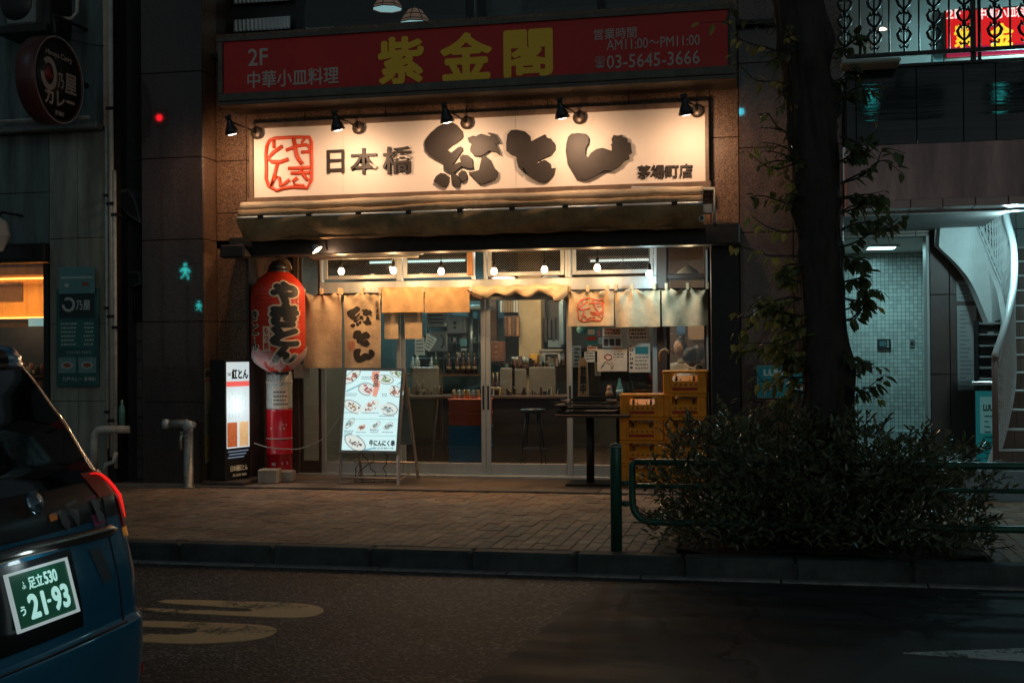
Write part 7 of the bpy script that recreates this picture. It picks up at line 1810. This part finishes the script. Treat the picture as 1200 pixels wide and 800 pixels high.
for bi, (x, y, rx_, ry_) in enumerate(outline+front):
    fr0 = bi >= len(outline); Yc = 9.20 if fr0 else 9.50 if 850 < x < 1100 else 9.62; c = P(x, y, Yc); sc_ = (P(x+10, y, Yc)-c).length/10; ax, az = rx_*sc_, ry_*sc_; ay = .17 if fr0 else .46
    npt = int((300 if fr0 else 560)*(ax*az/.09)**.75)
    for k in range(npt):
        v = Vector((rs3.gauss(0,1), rs3.gauss(0,1), rs3.gauss(0,1))).normalized(); rr2 = rs3.uniform(.45, 1.08)**.7
        p = c+Vector((v.x*ax*rr2, v.y*ay*rr2, v.z*az*rr2))
        if p.z < .2 or p.y < 9.06 or (p.y < 9.28 and p.z < .26): continue
        d = Vector((v.x*.8, v.y*.6-.1, .35+v.z*.6))+Vector((rs3.gauss(0,.5), rs3.gauss(0,.5), rs3.gauss(0,.35)))
        n = Vector((rs3.gauss(0,.6), rs3.gauss(-.3,.6), 1))
        leaf(sl_, p, d, n, rs3.uniform(.045,.085), rs3.uniform(.017,.027)); nleaf += 1
    for k in range(5):
        v = Vector((rs3.gauss(0,.7), rs3.gauss(0,.7), abs(rs3.gauss(.5,.4))+.1)); base = Vector((c.x*.6+.1*.4+rs3.uniform(-.2,.2), 9.8+rs3.uniform(-.2,.2), .17))
        st_.tube([base, base.lerp(c, .5)+Vector((0,0,.05)), c+Vector((v.x*ax*.8, v.y*ay*.8, v.z*az*.8))], .008, 5, rs=[.012,.008,.003])
# projecting sprigs along the outline
for k in range(230):
    x, y, rx_, ry_ = rs3.choice(outline[:14]); a_ = rs3.uniform(-.3, PI+.3); Yc = 9.55+rs3.uniform(-.35,.3)
    p0 = P(x+rx_*.7*math.cos(a_), y-ry_*.7*math.sin(a_), Yc); dr = Vector((math.cos(a_)*.8, rs3.uniform(-.3,.3), math.sin(a_)*.8+.2)).normalized(); L_ = rs3.uniform(.08,.22)
    st_.tube([p0, p0+dr*L_], .003, 4, cap=False)
    for j in range(9):
        q = p0+dr*L_*(j+1)/9; sd_ = Vector((rs3.gauss(0,1), rs3.gauss(0,1), rs3.gauss(0,.7))).normalized(); leaf(sl_, q, dr*.7+sd_, Vector((rs3.gauss(0,.5), -.3, 1)), rs3.uniform(.05,.085), .024)
tag(sl_.build('foliage', shrubm, sb), kind='stuff'); st_.build('stems', bark, sb)
# leaf litter
lm = MB()
for k in range(150):
    p = Vector((rs3.uniform(BX0-.1, BX1), rs3.uniform(9.3, 10.3), .205)); leaf(lm, p, Vector((rs3.gauss(0,1), rs3.gauss(0,1), .05)), Vector((rs3.gauss(0,.3), rs3.gauss(0,.3), 1)), .06, .03)
tag(lm.build('leaf_litter', leafm2, pb), kind='stuff')

# ================================================================== GUARD RAIL
gr = thing('guard_rail', 'green tubular guard rail with rounded loop and post at the kerb', 'guard rail', (P(722,642,9.3).x, 9.32, .15))
gx = P(722, 580, 9.32).x; gz1 = P(722, 519, 9.32).z
MB().lathe([(.044,0),(.044,gz1-.17),(.040,gz1-.155),(.001,gz1-.15)], (gx, 9.32, .15), 20).build('post', greenm, gr)
MB().lathe([(.045,gz1-.185),(.046,gz1-.17),(.001,gz1-.145)], (gx, 9.32, .15), 20).build('post_cap', galv, gr)
lx0 = P(741, 580, 9.32).x; lx1 = lx0+2.95; zt_ = P(741, 541, 9.32).z; zb_ = P(800, 612, 9.32).z; R_ = .14
loop = [(lx0+.02, zt_), (lx0, zt_-.02), (lx0, zb_+R_)] + [(lx0+R_-R_*math.cos(a_), zb_+R_-R_*math.sin(a_)) for a_ in (.3,.6,.9,1.2)] + [(lx0+R_, zb_), (lx1-R_, zb_)] + [(lx1-R_+R_*math.sin(a_), zb_+R_-R_*math.cos(a_)) for a_ in (.3,.6,.9,1.2)] + [(lx1, zb_+R_), (lx1, zt_-.02), (lx1-.02, zt_), (lx0+.02, zt_)]
MB().tube([(x, 9.32, z) for x, z in loop], .026, 12).build('loop_tube', greenm, gr)
zm = P(770, 569, 9.32).z
MB().tube([(lx0, 9.32, zm), (lx1, 9.32, zm)], .018, 10).build('middle_rail', greenm, gr)
mb = MB()
for z in (P(736, 566, 9.32).z, P(736, 590, 9.32).z): mb.tube([(gx+.03, 9.32, z), (lx0, 9.32, z)], .016, 8).lathe([(.001,-.02),(.022,-.018),(.022,.018),(.001,.02)], ((gx+lx0)/2+.01, 9.32, z), 10, axis='x')
mb.build('clamps', greenm, gr)
gx2 = lx1+.13
MB().lathe([(.044,0),(.044,gz1-.17),(.040,gz1-.155),(.001,gz1-.15)], (gx2, 9.32, .15), 20).build('post', greenm, gr)

# ================================================================== TAXI
CX0, CYc = -2.33, 3.565
def itp(tab, z):
    if z <= tab[0][0]: return tab[0][1]
    for (a_, b2), (c_, d_) in zip(tab, tab[1:]):
        if z <= c_: return b2+(d_-b2)*(z-a_)/(c_-a_)
    return tab[-1][1]
XRr = [(.22,-.18),(.27,-.05),(.34,.0),(.45,.0),(.60,.004),(.665,.0),(.68,-.014),(.70,-.02),(.75,-.022),(.84,-.035),(.88,-.045),(1.0,-.075),(1.06,-.085),(1.12,-.095),(1.17,-.13),(1.24,-.19),(1.40,-.27),(1.55,-.37),(1.62,-.43),(1.65,-.42),(1.685,-.44),(1.71,-.53),(1.735,-.80),(1.75,-1.4)]
WW = [(.22,.70),(.30,.80),(.5,.835),(.66,.845),(.70,.84),(.9,.845),(1.05,.835),(1.15,.815),(1.3,.785),(1.5,.73),(1.62,.715),(1.69,.67),(1.72,.59),(1.745,.36),(1.75,.25)]
XFf = [(.22,-4.15),(.30,-4.30),(.5,-4.36),(.75,-4.33),(.85,-4.27),(.95,-4.0),(1.02,-3.55),(1.08,-3.25),(1.3,-2.98),(1.5,-2.72),(1.62,-2.55),(1.70,-2.35),(1.735,-2.05),(1.75,-1.8)]
def ring(z, off=0.0):
    xr, w_, xf = CX0+itp(XRr, z)+off, itp(WW, z)+off, CX0+itp(XFf, z)-off
    rc = min(.17, w_*.5); rf = min(.42, w_*.6); pts2 = []
    cr_ = .05*(w_/.84)   # crown of the rear face
    for i in range(9):
        y = (w_-rc)*i/8; pts2.append((xr-cr_*(y/w_)**2*1.0, y))
    xr2 = xr-cr_*((w_-rc)/w_)**2
    for i in range(1, 9):
        a_ = PI/2*i/8; pts2.append((xr2-rc*(1-math.cos(a_)), w_-rc+rc*math.sin(a_)))
    xs_, xe_ = xr2-rc, xf+rf
    for i in range(1, 20): pts2.append((xs_+(xe_-xs_)*i/19, w_))
    for i in range(1, 9):
        a_ = PI/2*i/8; pts2.append((xe_-rf*math.sin(a_), w_-rf+rf*math.cos(a_)))
    for i in range(1, 5): pts2.append((xf-.06*(1-((w_-rf)*(1-i/4)/w_)**2)*1.0, (w_-rf)*(1-i/4)))
    full = [Vector((x, CYc+y, z)) for x, y in pts2] + [Vector((x, CYc-y, z)) for x, y in pts2[1:-1][::-1]]
    return full
NP = len(ring(.5)); HALF = 9+8+19+8+4
def surf(s_, z, off=0.0):
    """s: fractional ring index (may be negative on the near side); point on the body skin"""
    r = ring(z, off); i = math.floor(s_); f = s_-i
    return r[i % NP].lerp(r[(i+1) % NP], f)
tx = thing('taxi', 'dark indigo taxi seen from behind at the left edge, green number plate 21-93 glowing', 'taxi', (CX0-2.1, CYc, 0))
paint = mat('indigo_car_paint', (.016,.21,.38), .22, coat=1.0, spec=.6)
cgl = mat('dark_car_glass', (.006,.007,.009), .04, coat=.6, spec=.8)
trimk = mat('black_car_trim', (.012,.012,.014), .3)
chrome = mat('chrome', (.65,.65,.66), .12, 1.0)
zsr = [.22,.25,.28,.32,.36,.42,.5,.58,.63,.655,.668,.68,.695,.72,.78,.84,.9,.96,1.02,1.06,1.09,1.12,1.15,1.18,1.22,1.28,1.34,1.4,1.46,1.52,1.57,1.61,1.63,1.65,1.67,1.685,1.70,1.715,1.73,1.74,1.75]
vs = []; 
for z in zsr: vs += ring(z)
fs = [(i*NP+k, i*NP+(k+1)%NP, (i+1)*NP+(k+1)%NP, (i+1)*NP+k) for i in range(len(zsr)-1) for k in range(NP)]
b0 = len(vs); vs.append(Vector((CX0-1.6, CYc, 1.752))); fs += [((len(zsr)-1)*NP+k, (len(zsr)-1)*NP+(k+1)%NP, b0) for k in range(NP)]
b1 = len(vs); vs.append(Vector((CX0-2.1, CYc, .22))); fs += [((k+1)%NP, k, b1) for k in range(NP)]
MB().add(vs, fs, True).build('body', paint, tx)
def patch(name, m, s0, s1, z0, z1, off, nu=16, nv=8, parent=None, th=.0):
    f = lambda u, v: surf(s0+(s1-s0)*u, z0+(z1-z0)*v, off)
    return MB().sheet(f, nu, nv).build(name, m, parent or tx)
# rear screen, side windows
patch('rear_window', cgl, -8.6, 8.6, 1.19, 1.60, .004, 26, 14)
patch('rear_window_trim', trimk, -9.4, 9.4, 1.052, 1.615, .0015, 28, 16)
for sgn in (1, -1):
    for nm, a_, b2 in (('side_window', 18.5, 23.5), ('side_window', 24, 29), ('side_window', 29.5, 33.5)): patch(nm, cgl, sgn*a_, sgn*b2, 1.10, 1.55, .004, 10, 8)
    patch('window_trim', trimk, sgn*18, sgn*34, 1.07, 1.57, .0015, 20, 8)
patch('windscreen', cgl, HALF-11, HALF+9, 1.12, 1.58, .004, 24, 10)
for sgn in (1, -1): patch('headlight', mat('headlamp_lens', (.5,.5,.5), .1, coat=1), HALF-12 if sgn > 0 else HALF+9, HALF-6 if sgn > 0 else HALF+3, .68, .82, .006)
patch('grille', trimk, HALF-5, HALF+3, .45, .72, .006)
# spoiler
patch('roof_spoiler', trimk, -7, 7, 1.61, 1.675, .012, 20, 6)
patch('high_brake_lamp', mat('dull_red_lens', (.16,.01,.01), .2, coat=.5), -1.5, 1.5, 1.635, 1.655, .016, 8, 3)
# tail lamps around the far and near corners
redl = mat('tail_lamp_lens', (.03,.0015,.002), .3, emit=(.5,.004,.003), es=.035); redon = glow('lit_tail_lamp', (1,.02,.016), .75); amberl = mat('amber_lens', (.35,.12,.01), .15, coat=.8, emit=(.8,.28,.03), es=.35)
for sgn in (1, -1):
    patch('tail_lamp', redl, sgn*6.9, sgn*14.5, 1.13, 1.218, .006, 16, 6)
    f = lambda u, v, s_=sgn: surf(s_*(11.8+3.0*u - (1.6*(1-v))*0), 1.215-.0-.20*(1-v)-.004, .010)
    # glowing L strip: along the top then down the corner
    path = [(7.6,1.212),(8.3,1.21),(8.9,1.206),(9.4,1.197),(9.8,1.18),(10.1,1.155),(10.3,1.12),(10.4,1.08),(10.4,1.035)]
    o = MB().tube([surf(sgn*a_, z, .010) for a_, z in path], .011, 8, rs=[.002,.003,.004,.006,.007,.007,.006,.004,.002]); o.build('lit_strip', redon, tx)
    patch('lamp_lower', redl, sgn*9.2, sgn*14.5, 1.0, 1.129, .006, 8, 6)
    patch('indicator', amberl, sgn*9.4, sgn*14.0, .965, .998, .007, 6, 3)
# chrome garnish bar
mb = MB().tube([surf(s_, 1.022-.002*abs(s_), .018) for s_ in [-7.3+14.6*k/24 for k in range(25)]], .022, 10, rs=[.006]+[.022]*23+[.006], squash=(.7,1,1)); mb.build('garnish_bar', mat('dim_chrome', (.30,.28,.26), .22, .9), tx)
# round clear badge / reverse camera cover
ct_ = surf(-.2, 1.135, .0); 
def disc(name, m, c, r, h_, n=20):
    nrm = Vector((1,0,.35)).normalized(); Mq = nrm.to_track_quat('Z','Y').to_matrix().to_4x4(); Mq.translation = c
    mb = MB().lathe([(r,0),(r,h_*.5),(r*.85,h_),(r*.45,h_*.8),(r*.3,h_*1.3),(.001,h_*1.35)], (0,0,0), n); mb.v = [Mq@q for q in mb.v]; return mb.build(name, m, tx)
pE = PX(38, 590, -2.425)
disc('round_emblem', mat('faceted_dark_chrome', (.25,.35,.42), .12, .9, bump=.5, bs=30), pE+Vector((.004,0,0)), .042, .016)
# recessed tailgate plate housing and plate
def rear(y, z, off=0.0):   # point on rear face at lateral y (from centre)
    w_ = itp(WW, z); rc = min(.17, w_*.5); return surf(8*y/(w_-rc), z, off)
def rpatch(name, m, y0, y1, z0, z1, off, nu=8, nv=6): return MB().sheet(lambda u, v: rear(y0+(y1-y0)*u, z0+(z1-z0)*v, off), nu, nv).build(name, m, tx)
rpatch('plate_recess', trimk, -.29, .30, .72, .985, .002)
pY0, pY1, pZ0, pZ1 = 3.415-CYc-.003, 3.415+.33-CYc+.003, .80, .968
def plate(u, v, o_=0): return Vector((-2.348-.044*v+o_*.966, 3.477+.322*u, .790+.163*v+o_*.26))
def pbx(name, m, u0, v0, u1, v1, o0, o1, parent=tx):
    vs = [plate(u, v, o) for o in (o0, o1) for u, v in ((u0,v0),(u1,v0),(u1,v1),(u0,v1))]; mb = MB().add(vs, [(0,1,2,3),(7,6,5,4),(0,4,5,1),(1,5,6,2),(2,6,7,3),(3,7,4,0)]); return fixn(mb.build(name, m, parent))
pp_ = pbx('number_plate', mat('green_plate', (.012,.11,.06), .4, emit=(.008,.075,.04), es=.25), 0, 0, 1, 1, 0, .008)
rimm = mat('lit_plate_rim', (.30,.33,.32), .25, .8)
for u0, v0, u1, v1 in ((-.03,-.06,1.03,-.005),(-.03,1.005,1.03,1.06),(-.03,-.004,-.005,1.004),(1.005,-.004,1.03,1.004)): pbx('plate_frame', rimm, u0, v0, u1, v1, .002, .014)
def plt(s_, u0, v0, u1, v1, **k): return lettering(s_, glow('lit_plate_white', (.50,.92,.84), .62), tx, lambda a_, b_, w_: plate(u0+(u1-u0)*a_, v0+(v1-v0)*b_, .0085+.001*w_), **k)
plt('足立', .30, .66, .55, .90, bold=.02); plt('530', .57, .66, .80, .91, bold=.03); plt('わ' if False else 'う', .08, .22, .16, .40, bold=.03)
plt('21', .22, .10, .51, .58, bold=.04); plt('-', .535, .31, .60, .37, bold=.06); plt('93', .63, .10, .93, .58, bold=.04)
plt('ふ', .19, .70, .25, .84, bold=.0)
point_light('plate_lamp', plate(.5, 1.15, .07), .10, (.75,.95,1), .02, tx)
# stickers
def sticker(name, m, pl_, off=.004): 
    q = [PX(x, y, -2.43) for x, y in pl_]; mb = MB(); q = [rear(v.y-CYc, v.z, off) for v in q]; mb.add(q, [tuple(range(len(q)))]); return mb.build(name, m, tx)
sticker('pink_sticker', mat('pink_sticker', (.34,.05,.15), .5), [(104,583),(118,580),(124,612),(108,618)], .006)
sticker('pink_sticker_print', mat('grey_sticker_print', (.22,.25,.26), .5), [(108,586),(114,585),(118,592),(116,597),(121,603),(121,609),(113,611),(111,600)], .008)
sticker('triangle_sticker', mat('grey_sticker', (.14,.16,.16), .5), [(77,591),(93,585),(91,606),(88,618)], .006)
sticker('curved_sticker', mat('grey_sticker', (.14,.16,.16), .5), [(65,599),(73,598),(79,612),(75,622),(68,614)], .006)
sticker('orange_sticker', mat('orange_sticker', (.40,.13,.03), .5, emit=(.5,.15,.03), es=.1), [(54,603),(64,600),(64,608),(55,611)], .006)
lettering('TAXI', mat('pale_sticker_text', (.4,.38,.35), .5), tx, lambda a_, b_, w_: rear((lambda v_: v_.y-CYc)(PX(57+12*a_, 612, -2.43)), 1.105+.012*b_+.004*a_, .006+.001*w_), bold=.02)
sticker('grey_badge', mat('grey_badge_tint', (.05,.10,.12), .4), [(96,644),(110,641),(118,677),(105,684)], .004)
# seams
def seam(pts_, r=.004): return MB().tube(pts_, r, 5).build('panel_seam', trimk, tx)
seam([rear(-.60+1.2*k/20, .672, .001) for k in range(21)])
for y in (.585, -.585): seam([rear(y*(1-.0*k), .68+.52*k/12, .001) for k in range(13)])
patch('rear_bumper_lip', trimk, -15, 15, .235, .27, .01, 30, 3)
for sgn in (1, -1):
    patch('reflector', redl, sgn*10.5, sgn*13, .44, .475, .006, 8, 3)
seam([surf(19+.0*k, .35+.75*k/10, .001) for k in range(11)]); seam([surf(24, .3+.8*k/10, .001) for k in range(11)]); seam([surf(29.5, .3+.8*k/10, .001) for k in range(11)])
# mirrors, door handles, wheels
for sgn in (1, -1):
    p = surf(sgn*33, 1.08, 0); mb = MB().box(p.x-.06, p.x+.05, p.y+(0 if sgn > 0 else -.2), p.y+(.2 if sgn > 0 else 0), 1.05, 1.19, bev=.035); mb.build('door_mirror', paint, tx)
    for s_ in (22.5, 28): p = surf(sgn*s_, .95, .0); MB().tube([p+Vector((-.08,0,0)), p+Vector((-.06,sgn*.03,0)), p+Vector((.06,sgn*.03,0)), p+Vector((.08,0,0))], .012, 8).build('door_handle', chrome, tx)
for x in (CX0-.80, CX0-3.55):
    for sgn in (1, -1):
        yo = CYc+sgn*.745
        wmb = MB().lathe([(.20,-.095),(.28,-.10),(.315,-.08),(.322,-.04),(.322,.04),(.315,.08),(.28,.10),(.20,.095)], (x, yo, .322), 36, axis='y'); wo = wmb.build('wheel', mat('tyre_rubber', (.02,.02,.02), .8), tx)
        rim_ = MB().lathe([(.20,.09*sgn),(.19,.06*sgn),(.06,.04*sgn),(.05,.075*sgn),(.001,.08*sgn)], (x, yo, .322), 24, axis='y').build('rim', galv, wo)
        MB().lathe([(.34,.0),(.345,.10),(.30,.102)], (x, CYc+sgn*.74, .33), 36, axis='y').build('wheel_arch', trimk, tx) if False else None
# roof lamp
boxo('roof_sign', mat('roof_lamp_shell', (.12,.12,.13), .3), tx, CX0-2.15, CX0-1.95, CYc-.22, CYc+.22, 1.753, 1.87, bev=.03)
# ================================================================== SIGNALS across the street, seen only as reflections in the polished stone
def mirror_at(px, py, Ym, Yq):
    h = P(px, py, Ym); d = ray(px, py); d = Vector((d.x, -d.y, d.z)); return h + d*((Ym-Yq)/-d.y)
sgr = glow('signal_green', (.05,.85,.80), 15)
def ped_signal(px, py, Yq, sc_, label):
    c = mirror_at(px, py, YP, Yq); t = thing('pedestrian_signal', label, 'traffic signal', c)
    boxo('housing', darkm, t, c.x-.24, c.x+.24, c.y-.2, c.y-.01, c.z-.27, c.z+.27, bev=.02)
    def f(pts, r): return MB().tube([c+Vector((-x*sc_, .0, z*sc_)) for x, z in pts], r*sc_, 8, squash=(1,.2,1))
    mb = MB()
    for pts, r in (([(0,.06),(0,-.03)],.042),([(0,-.03),(-.05,-.10),(-.07,-.18)],.015),([(0,-.03),(.04,-.10),(.09,-.15)],.015),([(-.01,.05),(-.08,.0),(-.10,-.04)],.02),([(.01,.05),(.07,.02),(.10,-.02)],.02)): mb.tube([c+Vector((-x*sc_, .0, z*sc_)) for x, z in pts], r*sc_, 8, squash=(1,.2,1))
    mb.lathe([(.001,-.006),(.035*sc_,-.003),(.001,.006)], c+Vector((0,0,.12*sc_)), 12, axis='y'); mb.build('walking_figure', sgr, t)
    MB().tube([(c.x, c.y-.12, c.z-.28), (c.x, c.y-.12, 0)], .05, 10).build('pole', galv, t)
ped_signal(217, 317, -7, 1.5, 'green pedestrian signal whose walking figure is mirrored in the dark pillar')
ped_signal(233, 358, -9, 1.0, 'smaller green pedestrian signal mirrored low at the right edge of the dark pillar')
def veh(px, py, Ym, Yq, label, n=1):
    c = mirror_at(px, py, Ym, Yq); t = thing('traffic_signal', label, 'traffic signal', c)
    boxo('housing', galv, t, c.x-.2, c.x+1.0, c.y-.22, c.y-.02, c.z-.2, c.z+.2, bev=.05)
    MB().lathe([(.001,0),(.045,0),(.045,.012),(.001,.012)], (c.x, c.y-.012, c.z), 24, axis='y').build('green_lens', sgr, t)
    for k in (1, 2): MB().lathe([(.001,0),(.045,0),(.045,.012),(.001,.012)], (c.x+.38*k, c.y-.012, c.z), 24, axis='y').build('dark_lens', trimk, t)
    MB().tube([(c.x+.4, c.y-.1, c.z+.2), (c.x+.4, c.y-.1, c.z+.5), (c.x+3.5, c.y-.1, c.z+.5), (c.x+3.5, c.y-.1, 0)], .06, 10).build('mast', galv, t)
def lampdot(px, py, Ym, Yq, col, r, label):
    c = mirror_at(px, py, Ym, Yq); t = thing('traffic_signal', label, 'traffic signal', c)
    boxo('housing', darkm, t, c.x-.2, c.x+.2, c.y-.2, c.y-.01, c.z-.25, c.z+.25, bev=.04)
    MB().lathe([(.001,0),(r,0),(r,.012),(.001,.012)], (c.x, c.y-.012, c.z), 20, axis='y').build('lens', glow('signal_'+label.split()[1], col, 30), t)
    MB().tube([(c.x, c.y-.12, c.z-.15), (c.x, c.y-.12, 0)], .05, 8).build('pole', galv, t)
lampdot(186.5, 138, YP, -5.0, (1,.01,.02), .095, 'small red traffic signal mirrored high on the dark pillar')
lampdot(863, 123, YW, -5.0, (.05,.8,1), .06, 'small cyan signal mirrored on the pillar right of the cream sign')
lampdot(868, 131, YW, -4.0, (.05,.8,1), .09, 'larger cyan signal mirrored beside the small one, right of the cream sign')
veh(1021, 118, 13.0, 7.5, 'overhead traffic signal showing green, mirrored as a streak in the terrace parapet')
veh(1172, 110, 13.0, 6.5, 'second green traffic signal, mirrored near the right end of the parapet')
